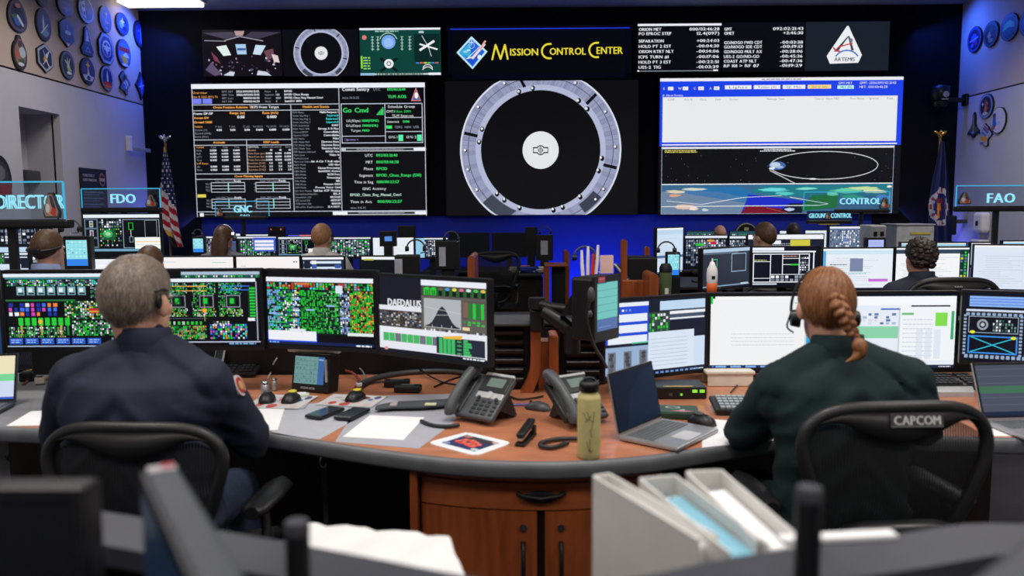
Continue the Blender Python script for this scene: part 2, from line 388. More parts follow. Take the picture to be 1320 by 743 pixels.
HS = ('ICPS Phase|Multi-Purpose 1', 'Orion Seq Flag 1|Separate1', 'Orion Seq Flag 2|Separate2', 'Orion Seq Flag 3|Separate3', 'ICPS Separated|0.007', 'HGA Tank WR|Strong A B Max', 'Control BEOP|Controllable', 'Control MSOP|Controllable', 'DSC Mode|Pulse', 'DSC Mode Roll|Discrete Rate', 'DSC Mode Pitch|Discrete Rate', 'DSC Mode Yaw|Discrete Rate', 'DSP Bypass Selected|RPOD Fine', 'Pilot Level|Video In', 'Payload Level|1', 'Next Lm Selector|Air A-Ctr T Roll value', 'NAV Mode|LED Nav', 'ODP Mode|Optun Processing', 'OBN Mode|Both/IOC Active', 'OBN Mode|RCN Fact', 'CON Mode|Processing', 'CNL Mode|Idle', 'CNB Mode|Process CRD', 'CBN Mode|Process Voter Cmd', 'LDI Arrt Status|Tail-Sun ATP Waiting', 'CurrentLoadAlertDrt|SES-A', 'CmonAlert DSI|00:24:03', 'GPS Local DSI|-00:17:07', 'COB-Alert DSI|-01:03:39', 'OD-arFov DepAttachment|12.4 NOT-')
for i, s_ in enumerate(HS):
    a, b = s_.split('|'); y = 145.5 + i * 4.22
    p.text(378.5, y, 2.3, a, GY, 2); p.text(437.5, y, 2.7, b, CY if 0 < i < 4 else WT, right=True, fat=.25)
p.text(443, 117.5, 4.2, 'Comm Sentry', WT, fit=35, fat=.3); p.text(483, 117.5, 3.2, 'UTC', GY); p.text(524, 117.5, 3.2, '092/02:21:40', GN, right=True, fat=.3)
p.text(443, 127.5, 2.8, 'date: 10-31-25', GY); p.text(525, 127, 4, 'TLM AOS', GN, right=True, fat=.35)
p.poly([(531, 131), (544, 131), (537.5, 113.5)], (200, 120, 130), 2); p.poly([(533.5, 129.5), (542.5, 129.5), (537.5, 118)], (70, 100, 170), 3); p.disc(538, 124, 2.2, 4, (245, 245, 245), 4)
p.frame(441, 133.5, 545.5, 184.5, .9, LN, 1); p.rect(497, 133.5, 497.8, 184.5, LN); p.rect(441, 175, 497, 175.8, LN); p.rect(497, 151.5, 545, 152.3, LN); p.rect(497, 169.5, 545, 170.3, LN)
p.text(443, 145, 6.2, 'Go Cmd', GN, 2, fit=33, fat=.4)
for k in range(5): p.rect(487 + k * 1.8, 146.5 - k * 2, 488.3 + k * 1.8, 148.5, GN)
for i, (a, b) in enumerate((('U/L(Kbps)', '1000(PDM2)'), ('D/L(Kbps)', '3000(HDR)'), ('Target', 'MAD'))):
    y = 157 + i * 6.3; p.text(466, y, 3.1, a, WT, right=True); p.text(467.5, y, 3.1, b, GN, fat=.3)
p.text(445, 181, 3, 'Upcoms v', (180, 150, 230))
p.text(501, 139.5, 3.4, 'Schedule Group', WT, fit=35); p.text(499, 145.5, 3.2, 'CMT', WT); p.text(508.5, 145.5, 3.2, '8 Exo 2000', GN); p.text(506, 151, 3.2, 'TLM Sources', WT, fit=28)
p.text(500, 158.5, 3, 'Selected', WT); p.text(520, 158.5, 3, 'DSN', GN, fat=.4); p.rect(498.5, 162, 506, 166, GN); p.text(509, 165.5, 3, 'TDRS  NEN  USB', GY)
p.text(501, 178.5, 3.4, 'O/G 1', WT); p.rect(514, 174, 520, 182, (90, 235, 170)); p.text(524, 178.5, 3.4, 'O/G 2', WT); p.rect(538, 174, 544, 182, (90, 235, 170))
for y, x0 in ((190, 440), (272.7, 440)):
    p.rect(x0, y, 549, y + 5, (190, 192, 200), 1); p.rect(x0 + 6, y + 1.2, 533, y + 3.8, (25, 26, 32), 2); p.greek(x0 + 20, y + 3, 1.2, 60, GY, 3); p.rect(534, y + .6, 548, y + 4.6, WT, 2)
p.rect(427, 273, 446, 277.5, WT, 3); p.rect(254, 274, 259, 278.5, WT, 3); p.rect(259, 275.7, 280, 276.2, GY)
for i, (a, b) in enumerate((('UTC', '092/02:21:40'), ('MET', '000/03:46:28'), ('Phase', 'RPOD'), ('Segment', 'RPOD_Close_Range (S50)'), ('Time in Seg', '000/00:22:57'))):
    y = 202 + i * 8.6; p.text(480.5, y, 3.6, a, WT, 2, right=True); p.text(484.5, y, 3.8, b, GN, fat=.3, fit=58 if i == 3 else None)
p.text(466, 245, 3.4, 'GNC Activity', WT, fit=31); p.text(450, 253, 3.6, 'RPOD_Close_Rng_Manual_Cntrl', (200, 235, 225), fit=66, fat=.2)
p.text(450, 262, 3.6, 'Time in Act', WT, fit=28); p.text(485, 262, 3.8, '000/00:22:57', GN, fit=32, fat=.3); p.text(450, 269.5, 2.8, 'date: 11-8-25', GY)
p.build('screen', SCREEN, t)
# --- docking ring camera view
def ringview(p, cx, cy, ro, ri, rc, y0, y1, fine):
    LAV = (150, 156, 186)
    p.ring(cx, cy, ri, ro, lambda k: LAV if k % 3 else (138, 144, 174), 1, 96); p.ring(cx, cy, ro - .02 * ro, ro, (215, 220, 235), 2, 72); p.ring(cx, cy, ri, ri * 1.09, (178, 184, 212), 2, 72)
    p.ring(cx, cy, (ro + ri) / 2 * 1.03, (ro + ri) / 2 * 1.04, (70, 74, 95), 2, 72)
    p.ring(cx, cy, ri * 1.10, ro * .975, (66, 70, 84), 3, 12, 222, 248); p.ring(cx, cy, ri * 1.12, ro * .96, (60, 64, 78), 3, 12, 305, 322)
    for a in (104, 45, 167, 346.5):
        c_, s_ = math.cos(RAD(a)), -math.sin(RAD(a)); p.line(cx + c_ * ri * 1.08, cy + s_ * ri * 1.08, cx + c_ * ro * .97, cy + s_ * ro * .97, ro * .04, (14, 14, 18), 4)
    if fine:
        for k in range(46):
            a = RAD(8 + k * 3.6 if k < 23 else 88 + (k - 23) * 4); c_, s_ = math.cos(a), -math.sin(a)
            p.line(cx + c_ * ri * 1.1, cy + s_ * ri * 1.1, cx + c_ * ro * .96, cy + s_ * ro * .96, .5, (112, 118, 150), 3)
        for a in (97, 110, 41, 52, 160, 172, 340, 352, 225, 234, 250, 282, 291, 310):
            c_, s_ = math.cos(RAD(a)), -math.sin(RAD(a)); p.disc(cx + c_ * ri * 1.04, cy + s_ * ri * 1.04, 2.8, 3.4, (20, 20, 26), 5); p.disc(cx + c_ * ri * 1.03 - 1, cy + s_ * ri * 1.03 - 1, 1.4, 1.7, (235, 236, 240), 6)
        for a in (118, 62, 30, 145, 2, 180, 195, 212, 328, 318):
            c_, s_ = math.cos(RAD(a)), -math.sin(RAD(a)); p.disc(cx + c_ * ro * .93, cy + s_ * ro * .93, 2, 2.2, (25, 25, 32), 5); p.disc(cx + c_ * ro * .93 - 1, cy + s_ * ro * .93 - .6, 1.5, 1.6, (240, 240, 245), 6)
    p.disc(cx, cy, rc, rc * 1.04, (226, 230, 232), 2, 40)
    k = rc / 23.5
    p.disc(cx, cy, 6 * k, 6.5 * k, (35, 38, 46), 3); p.rect(cx - 10 * k, cy - 4 * k, cx + 10 * k, cy + 4 * k, (35, 38, 46), 3); p.rect(cx - 9 * k, cy - 2.4 * k, cx + 9 * k, cy + 2.4 * k, (226, 230, 232), 4)
    p.disc(cx, cy, 4.6 * k, 5 * k, (226, 230, 232), 5); p.ring(cx, cy, 2.2 * k, 3.1 * k, (35, 38, 46), 6, 20); p.rect(cx - 4 * k, cy - .35 * k, cx + 4 * k, cy + .35 * k, (35, 38, 46), 7); p.rect(cx - .35 * k, cy - 5 * k, cx + .35 * k, cy + 5 * k, (35, 38, 46), 7)
t, p = display('wall_display', 'large centre wall display of a grey docking ring around a white round target', 'display', (575, 104, 822, 277))
p.rect(575, 104, 822, 277, (12, 12, 16), 0); ringview(p, 697, 193, 104, 77, 23.3, 104, 277, True)
p.build('screen', SCREEN, t)
# --- small displays, top row
t, p = display('wall_display', 'small wall display showing dark spacecraft cabin with three bright tablets', 'display', (262, 39, 363, 98))
p.rect(262, 39, 363, 98, (20, 16, 24), 0)
p.poly([(262, 42), (300, 41), (310, 47), (290, 50)], (70, 66, 84), 1); p.poly([(363, 42), (325, 41), (316, 47), (335, 50)], (62, 58, 74), 1)
p.poly([(303, 40), (316, 40), (314, 46), (305, 46)], (180, 150, 150), 2); p.line(264, 52, 292, 53, 1, (150, 150, 165), 2); p.line(290, 52, 310, 47, 1, (170, 170, 185)); p.line(310, 47, 340, 53, 1, (170, 170, 185))
p.poly([(279, 60), (292, 58), (298, 71), (288, 72)], (225, 238, 235), 3); p.poly([(304, 57), (317, 57), (318, 70), (306, 70)], (170, 205, 235), 3); p.poly([(330, 58), (343, 59), (336, 71), (326, 70)], (200, 222, 240), 3)
p.rect(306, 62, 317, 65, (60, 95, 150), 4); p.poly([(350, 70), (358, 72), (360, 81), (353, 80)], (225, 205, 205), 3)
p.poly([(272, 66), (280, 74), (284, 82), (276, 78)], (120, 60, 80), 3); p.poly([(340, 66), (352, 63), (354, 72), (345, 78)], (110, 70, 84), 2)
for q in range(46): p.disc(p.rng.uniform(268, 358), p.rng.uniform(72, 96), p.rng.uniform(.5, 2.2), p.rng.uniform(.5, 1.6), p.rng.choice([(90, 84, 110), (150, 120, 150), (60, 52, 76), (190, 190, 205)]), 2, 8)
p.poly([(287, 97), (296, 92), (302, 93), (300, 98)], (205, 210, 225), 4); p.poly([(330, 97), (332, 91), (343, 93), (349, 98)], (205, 210, 225), 4); p.poly([(264, 90), (272, 80), (284, 95), (276, 98)], (95, 80, 110), 3)
p.build('screen', SCREEN, t)
t, p = display('wall_display', 'small wall display repeating the grey docking ring, right of cabin view', 'display', (365, 38, 462, 98))
p.rect(365, 38, 462, 98, (12, 12, 17), 0); ringview(p, 414, 68.5, 35.5, 26.5, 8.3, 38, 98, False); p.build('screen', SCREEN, t)
t, p = display('wall_display', 'small wall display with green cockpit instruments and white space station cross', 'display', (464, 36, 568, 97))
p.rect(464, 36, 568, 97, (14, 66, 58), 0); p.rect(464, 36, 568, 38.5, WT, 1); p.rect(534, 44, 567, 80, (10, 40, 38), 1); p.disc(501, 54, 9, 9, (120, 165, 235), 2); p.disc(501, 55, 6, 6, (150, 190, 245), 3)
p.ring(501, 54, 11, 12, (180, 215, 200), 2, 20, 20, 160)
for x in (480, 487, 518, 528): p.rect(x, 47, x + .7, 65, (190, 220, 205), 2); [p.rect(x - 1.5, 47 + k * 4, x + 2.5, 47.6 + k * 4, (190, 220, 205)) for k in range(5)]
p.line(541, 65, 560, 53, 3, (235, 240, 238), 3); p.line(541, 57, 564, 64, 2, (235, 240, 238)); p.line(544, 46, 552, 60, .6, WT, 4); p.line(552, 60, 556, 73, .6, WT)
p.line(490, 75, 512, 92, 3.5, (16, 24, 26), 2); p.line(512, 75, 490, 92, 3.5, (16, 24, 26), 2); p.disc(501, 82, 6, 6, (230, 235, 235), 3); p.ring(501, 82, 2, 3, (50, 60, 65), 4, 16)
p.rect(465, 72, 467, 88, (150, 230, 60), 2)
for k in range(5): p.greek(468, 75 + k * 3.5, 1.6, 9, (150, 220, 120), 2); p.greek(484, 41 + k * .1, 1.5, 30, (160, 200, 190)) if k == 0 else None
for k, c in enumerate(((90, 130, 240), (230, 90, 80), (240, 220, 90), (90, 230, 120), (90, 130, 240), (230, 90, 80))): p.rect(536 + k * 5, 80.5, 540 + k * 5, 82, c, 2)
p.ring(551, 90, 6, 7, WT, 2, 14, 20, 160); p.ring(551, 94, 7, 8, WT, 2, 14, 30, 150); p.disc(470, 48, 3, 3, (220, 120, 120), 2); p.text(540, 43, 3, '000', WT, fat=.3)
p.rect(464, 94, 482, 97, (150, 190, 225), 2); p.rect(482, 94.5, 568, 96.5, (200, 215, 210), 1); p.greek(485, 96.2, 1.4, 60, (20, 40, 40), 2); p.rect(552, 94, 568, 97, WT, 3)
p.build('screen', SCREEN, t)
# --- MISSION CONTROL CENTER sign
t, p = display('wall_sign', 'dark lightbox sign with yellow Mission Control Center lettering and blue diamond emblem', 'sign', (578, 34, 813, 101), .02, .09)
mk('border', MB().box((0, -.012, p.H / 2 - .02), (p.W, .03, .035), .004).box((0, -.012, -p.H / 2 + .03), (p.W, .03, .055), .004).box((-p.W / 2 + .03, -.012, 0), (.055, .03, p.H), .004).box((p.W / 2 - .03, -.012, 0), (.055, .03, p.H), .004), M('navy_frame', (20, 22, 64), 0.45), t)
p.rect(578, 34, 813, 101, (5, 6, 11), 0); p.rect(581, 37.2, 811, 38.4, (36, 62, 220), 60)
YE = (236, 220, 60)
p.poly([(588.5, 67), (608, 46), (628.5, 66), (609, 88.5)], (190, 232, 245), 1); p.poly([(591.5, 67), (608, 49.5), (625, 66), (609, 85.5)], (34, 98, 216), 2)
p.poly([(592, 67), (607, 53), (607, 76), (600, 75)], (60, 170, 215), 3); p.poly([(598, 70), (606, 74), (622, 60), (609, 84)], (30, 80, 205), 3)
p.line(601, 75, 609, 73, 1.2, WT, 4); p.line(608.5, 75, 625, 56, 3.2, (235, 220, 220), 4); p.line(619, 63, 626, 52, 2.4, (230, 170, 165), 5); p.line(603, 74, 618, 60, .8, WT, 5); p.disc(618, 73, 2.5, 3, (230, 240, 250), 4)
p.line(608, 49, 608, 58, .6, WT, 5); p.line(604, 53.5, 612, 53.5, .6, WT); p.ring(608, 58, 3.4, 3.9, (200, 230, 250), 5, 16); p.disc(600, 66, 3, 1.5, (150, 215, 240), 4); p.disc(604, 64, 2.4, 1.2, (190, 232, 245), 5)
def glyph_path(pts, w, L=2):
    for a, b in zip(pts, pts[1:]): p.line(a[0], a[1], b[0], b[1], w, YE, L); p.disc(b[0], b[1], w / 2, w / 2, YE, L, 10)
    p.disc(pts[0][0], pts[0][1], w / 2, w / 2, YE, L, 10)
glyph_path([(634.5, 76), (639, 57.5), (645.3, 75.5), (651, 57.5), (654.5, 75.5)], 2.2)
p.ring(708, 66, 8.2, 10.4, YE, 2, 24, 80, 282); p.line(707, 56.7, 711, 56.7, 2.2, YE); p.line(707, 75.2, 711, 75.2, 2.2, YE)
p.ring(769, 65, 8.2, 10.4, YE, 2, 24, 80, 282); p.line(768, 55.7, 772, 55.7, 2.2, YE); p.line(768, 74.2, 772, 74.2, 2.2, YE)
for x, y, s_, w in ((657, 71.3, 'ISSION', 37), (708, 70.8, 'ONTROL', 47.5), (768.5, 70, 'ENTER', 34.5)): p.text(x, y, 9.4, s_, YE, 2, fit=w, fat=.45)
p.build('sign_face', SCREEN, t)
# --- countdown timers
t, p = display('wall_display', 'wall display listing white mission timers beneath a bright white top bar', 'display', (821, 29, 930, 93))
p.rect(821, 29, 930, 93, (8, 9, 14), 0); p.rect(822, 30.5, 929.5, 33.3, WT, 1); p.rect(822, 91, 926, 91.8, GY, 1); p.rect(920, 90, 926, 92, WT, 2); p.rect(822, 90.2, 824, 92.2, WT, 2)
for y, a, b in ((39.5, 'ORION MET', '000/03:46:28'), (45, 'PO EPROC STEP', '12.4(097)'), (54.5, 'SEPARATION', '+00:24:03'), (61.3, 'HOLD PT 2 EST', '-00:04:30'), (68, 'ORION RTRT NLT', '-00:14:06'), (75, 'ICPS TURN #1', '-00:17:06'), (81.7, 'HOLD PT 3 EST', '-00:22:51'), (88.3, 'USS-2 TIG', '-01:03:39')):
    p.text(823, y, 4, a, WT, 2, fit=len(a) * 3.25, fat=.25); p.text(927, y, 4, b, WT, right=True, fit=len(b) * 3.25, fat=.25)
p.build('screen', SCREEN, t)
t, p = display('wall_display', 'wall display listing white GO/NOGO countdown timers under GMT', 'display', (931, 29, 1037, 92))
p.rect(931, 29, 1037, 92, (9, 10, 15), 0)
for y, a, b in ((39, 'GMT', '092:02:21:43'), (44.5, 'OMET', '+3:46:30'), (56.5, 'GO/NOGO FWD CDT', '-00:03:38'), (62, 'GO/NOGO SDE CDT', '-00:19:13'), (68.2, 'GO/NOGO MULT AX', '-00:28:06'), (74.5, 'USS-2 GO/NO-GO', '-00:45:36'), (80.5, 'COAST ATP NLT', '-00:47:36'), (86.5, 'RF 101 > RF 87', '-01:19:29')):
    p.text(933, y, 4, a, WT, 2, fit=len(a) * 3.3, fat=.25); p.text(1035, y, 4, b, WT, right=True, fit=len(b) * 3.3, fat=.25)
p.build('screen', SCREEN, t)
# --- Artemis emblem display
t, p = display('wall_display', 'wall display with white rounded triangle emblem on slate ground', 'display', (1038, 28, 1146, 91))
p.rect(1038, 28, 1146, 91, (24, 32, 42), 0)
p.poly([(1066, 72), (1070.5, 82), (1107, 81), (1111.5, 71), (1093, 33.5), (1091, 33.5)], (236, 238, 242), 1)
p.poly([(1075, 66.5), (1080, 66.5), (1093, 48), (1097.5, 65), (1101, 65), (1094.5, 46.5), (1092.5, 46.5)], (62, 62, 68), 2); p.line(1080.5, 60.5, 1099, 55.5, 1.6, (210, 50, 60), 3); p.ring(1082, 58, 7, 9, (205, 50, 62), 3, 10, 200, 280)
p.ring(1092, 82, 16.2, 18, (48, 112, 190), 2, 20, 33, 147); p.disc(1097, 52, 2, 2.6, (120, 124, 132), 4); p.text(1075.5, 78.8, 5, 'ARTEMIS', (48, 50, 58), 2, fit=27, fat=.3)
p.build('screen', SCREEN, t)
# --- alarm window + orbit track
t, p = display('wall_display', 'large right wall display of empty white alarm list above orbit track and world map', 'display', (850, 100, 1161, 276))
BL = (28, 66, 232)
p.rect(850, 100, 1161, 276, BG, 0); p.rect(850, 100, 1161, 187, BL, 1); p.rect(850, 100, 1161, 104, (232, 234, 240), 2); p.greek(980, 103, 1.5, 50, (150, 150, 160), 3)
p.rect(853.5, 124, 1154.5, 182, (232, 233, 235), 2); p.rect(853, 184.4, 1156, 186, WT, 2)
for i, x in enumerate((854, 873, 893, 913)): p.text(x, 114.5, 3, 'EWCA'[i], WT, 3); p.rect(x + 6, 110.8, x + 13, 115.2, (238, 238, 242), 3); p.text(x + 8, 114.2, 2.4, ('1', '1', '4', '19')[i], (60, 60, 80), 4)
for x0, x1, c, s_ in ((933, 967, (236, 238, 244), 'Lights'), (970, 1004, (236, 238, 244), 'Tables (0)'), (1007, 1036, (236, 238, 244), '1Z Mic'), (1039, 1069, (250, 214, 130), 'Out of Safe')): p.rect(x0, 109.5, x1, 114.5, c, 3); p.text(x0 + 5, 113.4, 2.8, s_, (90, 90, 110), 4, fit=(x1 - x0) - 10)
p.text(1078, 109, 3, 'GMT/MET', WT, 3); p.rect(1077, 110.5, 1098, 115, (190, 240, 248), 3); p.text(1081, 114.3, 2.8, 'MET ON', (40, 60, 90), 4); p.text(1105, 109, 3.2, 'GMT: 2026/092/02:21:43', WT, 3, fit=47); p.text(1105, 114.2, 3.2, 'MET: 000/03:46:28', WT, fit=36)
p.text(853, 123, 2.8, '# Alarm Events', WT, 3)
for x, s_ in ((860, 'CWE'), (881, 'Ack Id'), (901, 'Class'), (921, 'Item'), (939, 'System'), (987, 'Message Text'), (1048, 'Time of Alarm MET'), (1094, 'Proc Name'), (1118, 'Ignored'), (1141, 'Rank')): p.text(x, 128.5, 2.7, s_, (120, 122, 130), 3)
p.rect(853, 188, 1153, 275.5, (160, 175, 205), 1); p.rect(853.6, 190.6, 1152.4, 236, (13, 14, 19), 2); p.rect(853, 188, 1153, 190.6, (225, 228, 235), 2)
p.greek(857, 193.3, 1.1, 40, (225, 215, 110), 3); p.greek(857, 195.3, 1.1, 42, (225, 215, 110), 3); p.greek(985, 192.6, 1.1, 35, WT, 3); p.greek(980, 194.6, 1.1, 46, WT, 3)
for k in range(40): p.disc(p.rng.uniform(856, 1150), p.rng.uniform(198, 234), .35, .35, (150, 155, 170), 3, 6)
def ellipse_line(cx, cy, rx, ry, w, col, a0=0, a1=360, L=4, n=64):
    q = [(cx + rx * math.cos(RAD(a0 + (a1 - a0) * k / n)), cy - ry * math.sin(RAD(a0 + (a1 - a0) * k / n))) for k in range(n + 1)]
    for a, b in zip(q, q[1:]): p.line(a[0], a[1], b[0], b[1], w, col, L)
ellipse_line(1063, 213, 69.5, 18, .8, (225, 228, 232)); p.line(993, 219, 1026, 236, .8, (225, 228, 232)); p.disc(1049, 230.5, 5, 1, WT, 5)
p.disc(1002.5, 213, 11, 5.4, (70, 100, 170), 5); p.disc(1000, 212, 7, 3.6, (190, 208, 225), 6, 9); p.disc(1006, 215, 5, 2, (150, 180, 215), 6, 7); p.disc(996, 216.5, 4, 1.7, (225, 232, 240), 6, 7)
# world map strip
p.rect(853.6, 237, 1152.4, 275, (58, 104, 140), 2); p.rect(853.6, 236, 1152.4, 237.2, (235, 240, 245), 3)
p.poly([(853.6, 246), (880, 244), (930, 247), (965, 255), (960, 275), (853.6, 275)], (108, 132, 160), 3); p.poly([(875, 247), (900, 241), (955, 240), (978, 251), (966, 262)], (38, 112, 170), 3)
p.poly([(964, 258), (966, 250), (1018, 256), (1045, 260), (1012, 275), (957, 275)], (30, 44, 196), 4); p.poly([(957, 275), (965, 264), (1010, 269), (1018, 275)], (120, 22, 40), 5); p.poly([(1005, 275), (1020, 262), (1040, 262), (1036, 275)], (22, 26, 46), 5)
p.poly([(1035, 266), (1050, 252), (1082, 249), (1082, 268), (1037, 272)], (24, 118, 58), 5); p.poly([(968, 246), (985, 239), (1150, 238), (1150, 252), (1060, 254), (1000, 252)], (30, 122, 136), 4)
rg = random.Random(3)
for cx, cy, rx, ry, c in ((870, 246, 14, 2.5, (205, 195, 170)), (895, 243, 20, 2, (190, 205, 185)), (870, 251, 9, 2.5, (200, 150, 120)), (884, 266, 14, 4.5, (206, 176, 160)), (895, 268, 7, 3, (225, 205, 195)), (910, 270, 5, 2, (190, 196, 205)), (1000, 244, 22, 3, (96, 200, 205)), (1012, 249, 14, 3, (80, 185, 180)), (1020, 270, 8, 3, (170, 185, 215)), (1040, 243, 15, 2, (120, 205, 190)), (1090, 246, 22, 4, (92, 190, 150)), (1115, 243, 25, 2.5, (180, 205, 150)), (1130, 247, 18, 3, (200, 205, 160)), (1100, 254, 18, 4, (44, 150, 130)), (1140, 255, 10, 5, (80, 130, 190)), (1075, 250, 9, 3, (110, 205, 170)), (1148, 241, 4, 2, (225, 225, 200))):
    for k in range(3): p.poly([(cx + rg.uniform(-.3, .3) * rx + rx * math.cos(a * .785) * rg.uniform(.5, 1), cy + ry * math.sin(a * .785) * rg.uniform(.5, 1)) for a in range(8)], tuple(int(min(255, q * (1 + .08 * (k - 1)))) for q in c), 6 + k)
p.line(905, 263, 960, 254, .7, (235, 238, 240), 9); p.line(860, 258, 905, 263, .6, (225, 230, 235)); p.line(960, 254, 1010, 252, .6, (225, 230, 235)); p.line(853.6, 265.5, 1058, 265, .9, (225, 235, 240)); p.line(1020, 254, 1070, 263, .7, (235, 238, 240)); p.line(1058, 265, 1070, 263, .7, (235, 238, 240)); p.line(1018, 275, 990, 268, .5, (210, 90, 60))
p.build('screen', SCREEN, t)
# ================================================================ WALL PATCHES, FLAGS, POSTER
def shape_pts(kind, n=28):
    if kind == 'oval': return [(math.cos(2 * math.pi * k / n), math.sin(2 * math.pi * k / n)) for k in range(n)]
    if kind == 'hex': return [(0, 1), (.95, .5), (.95, -.45), (0, -1), (-.95, -.45), (-.95, .5)]
    if kind == 'octagon': return [(-.45, 1), (.5, .95), (1, .4), (1, -.5), (.5, -1), (-.5, -1), (-1, -.5), (-1, .4)]
    if kind == 'triangle': return [(0, 1), (.25, .85), (.6, -.1), (1, -.6), (.8, -.95), (0, -1), (-.8, -.95), (-1, -.6), (-.55, -.1), (-.25, .85)]
    if kind == 'egg': return [(math.cos(a) * (1 - .18 * math.sin(a)), math.sin(a)) for a in [2 * math.pi * k / n for k in range(n)]]
    if kind == 'shield': return [(0, 1), (.7, .78), (1, .3), (.95, -.3), (.6, -.8), (0, -1), (-.6, -.8), (-.95, -.3), (-1, .3), (-.7, .78)]
    if kind == 'diamond': return [(0, 1), (.35, .5), (1, 0), (.35, -.5), (0, -1), (-.35, -.5), (-1, 0), (-.35, .5)]
    if kind == 'bump': return [(math.cos(a) * .95, -.12 + .88 * math.sin(a) + (.24 if abs(a - 1.57) < .3 else 0)) for a in [2 * math.pi * k / n for k in range(n)]]
    if kind == 'ragged': return [((.75 + .25 * math.cos(5 * a)) * math.cos(a), (.85 + .15 * math.sin(4 * a)) * math.sin(a)) for a in [2 * math.pi * k / n for k in range(n)]]
    if kind == 'orbiter': return [(0, 1), (.2, .8), (.25, .1), (.45, -.2), (1, -.55), (1, -.72), (.4, -.75), (.15, -1), (-.15, -1), (-.4, -.75), (-1, -.72), (-1, -.55), (-.45, -.2), (-.25, .1), (-.2, .8)]
def wall_patch(side, px, py, w, h, kind, border, field, motif, label):
    X = XL if side == 'L' else XR
    a = atX(px - w / 2, py, X); b = atX(px + w / 2, py, X); c = atX(px, py, X); u = atX(px, py - h / 2, X); d = atX(px, py + h / 2, X)
    Wd = abs(b.y - a.y); Hd = u.z - d.z
    t = thing('mission_patch', label, 'plaque', (X, c.y, c.z), RAD(90 if side == 'L' else -90), 'mission patches on the side walls')
    P = shape_pts(kind)
    mb = MB(); mb.T = Matrix(((Wd / 2, 0, 0, 0), (0, 0, 1, 0), (0, Hd / 2, 0, 0), (0, 0, 0, 1)))
    mb.prism(P, -.022, 0); mk('backing', mb, M('patch_rim', (30, 30, 36), .5), t)
    p = Paint(-1, -1, 1, 1, Wd, Hd, .0012)
    def sc(k, col, L): p.poly([(x * k, -y * k) for x, y in P], col, L)
    sc(.95, border, 0); sc(.78, field, 1)
    for m in motif:
        k = m[0]; L = 2 + motif.index(m) * .6
        if k == 'o': p.disc(m[1], m[2], m[3], m[4], m[5], L, 18)
        elif k == 'p': p.poly(m[1], m[2], L)
        elif k == 'l': p.line(*m[1:6], m[6], L)
        elif k == 's':
            x, y, r, col = m[1:]
            p.poly([(x, y - r), (x + r * .25, y - r * .25), (x + r, y), (x + r * .25, y + r * .25), (x, y + r), (x - r * .25, y + r * .25), (x - r, y), (x - r * .25, y - r * .25)], col, L)
    p.build('printed_face', PRINT, t, (0, -.0235, 0))
WHT = (215, 215, 220); GOLD = (205, 160, 60); NAVY = (28, 40, 100); BK = (26, 26, 30); RED = (190, 50, 45); GRN = (70, 110, 70); SKYB = (90, 130, 190)
rocket = lambda col, x=0: ('p', [(x, -.65), (x + .13, -.2), (x + .13, .35), (x + .3, .55), (x - .3, .55), (x - .13, .35), (x - .13, -.2)], col)
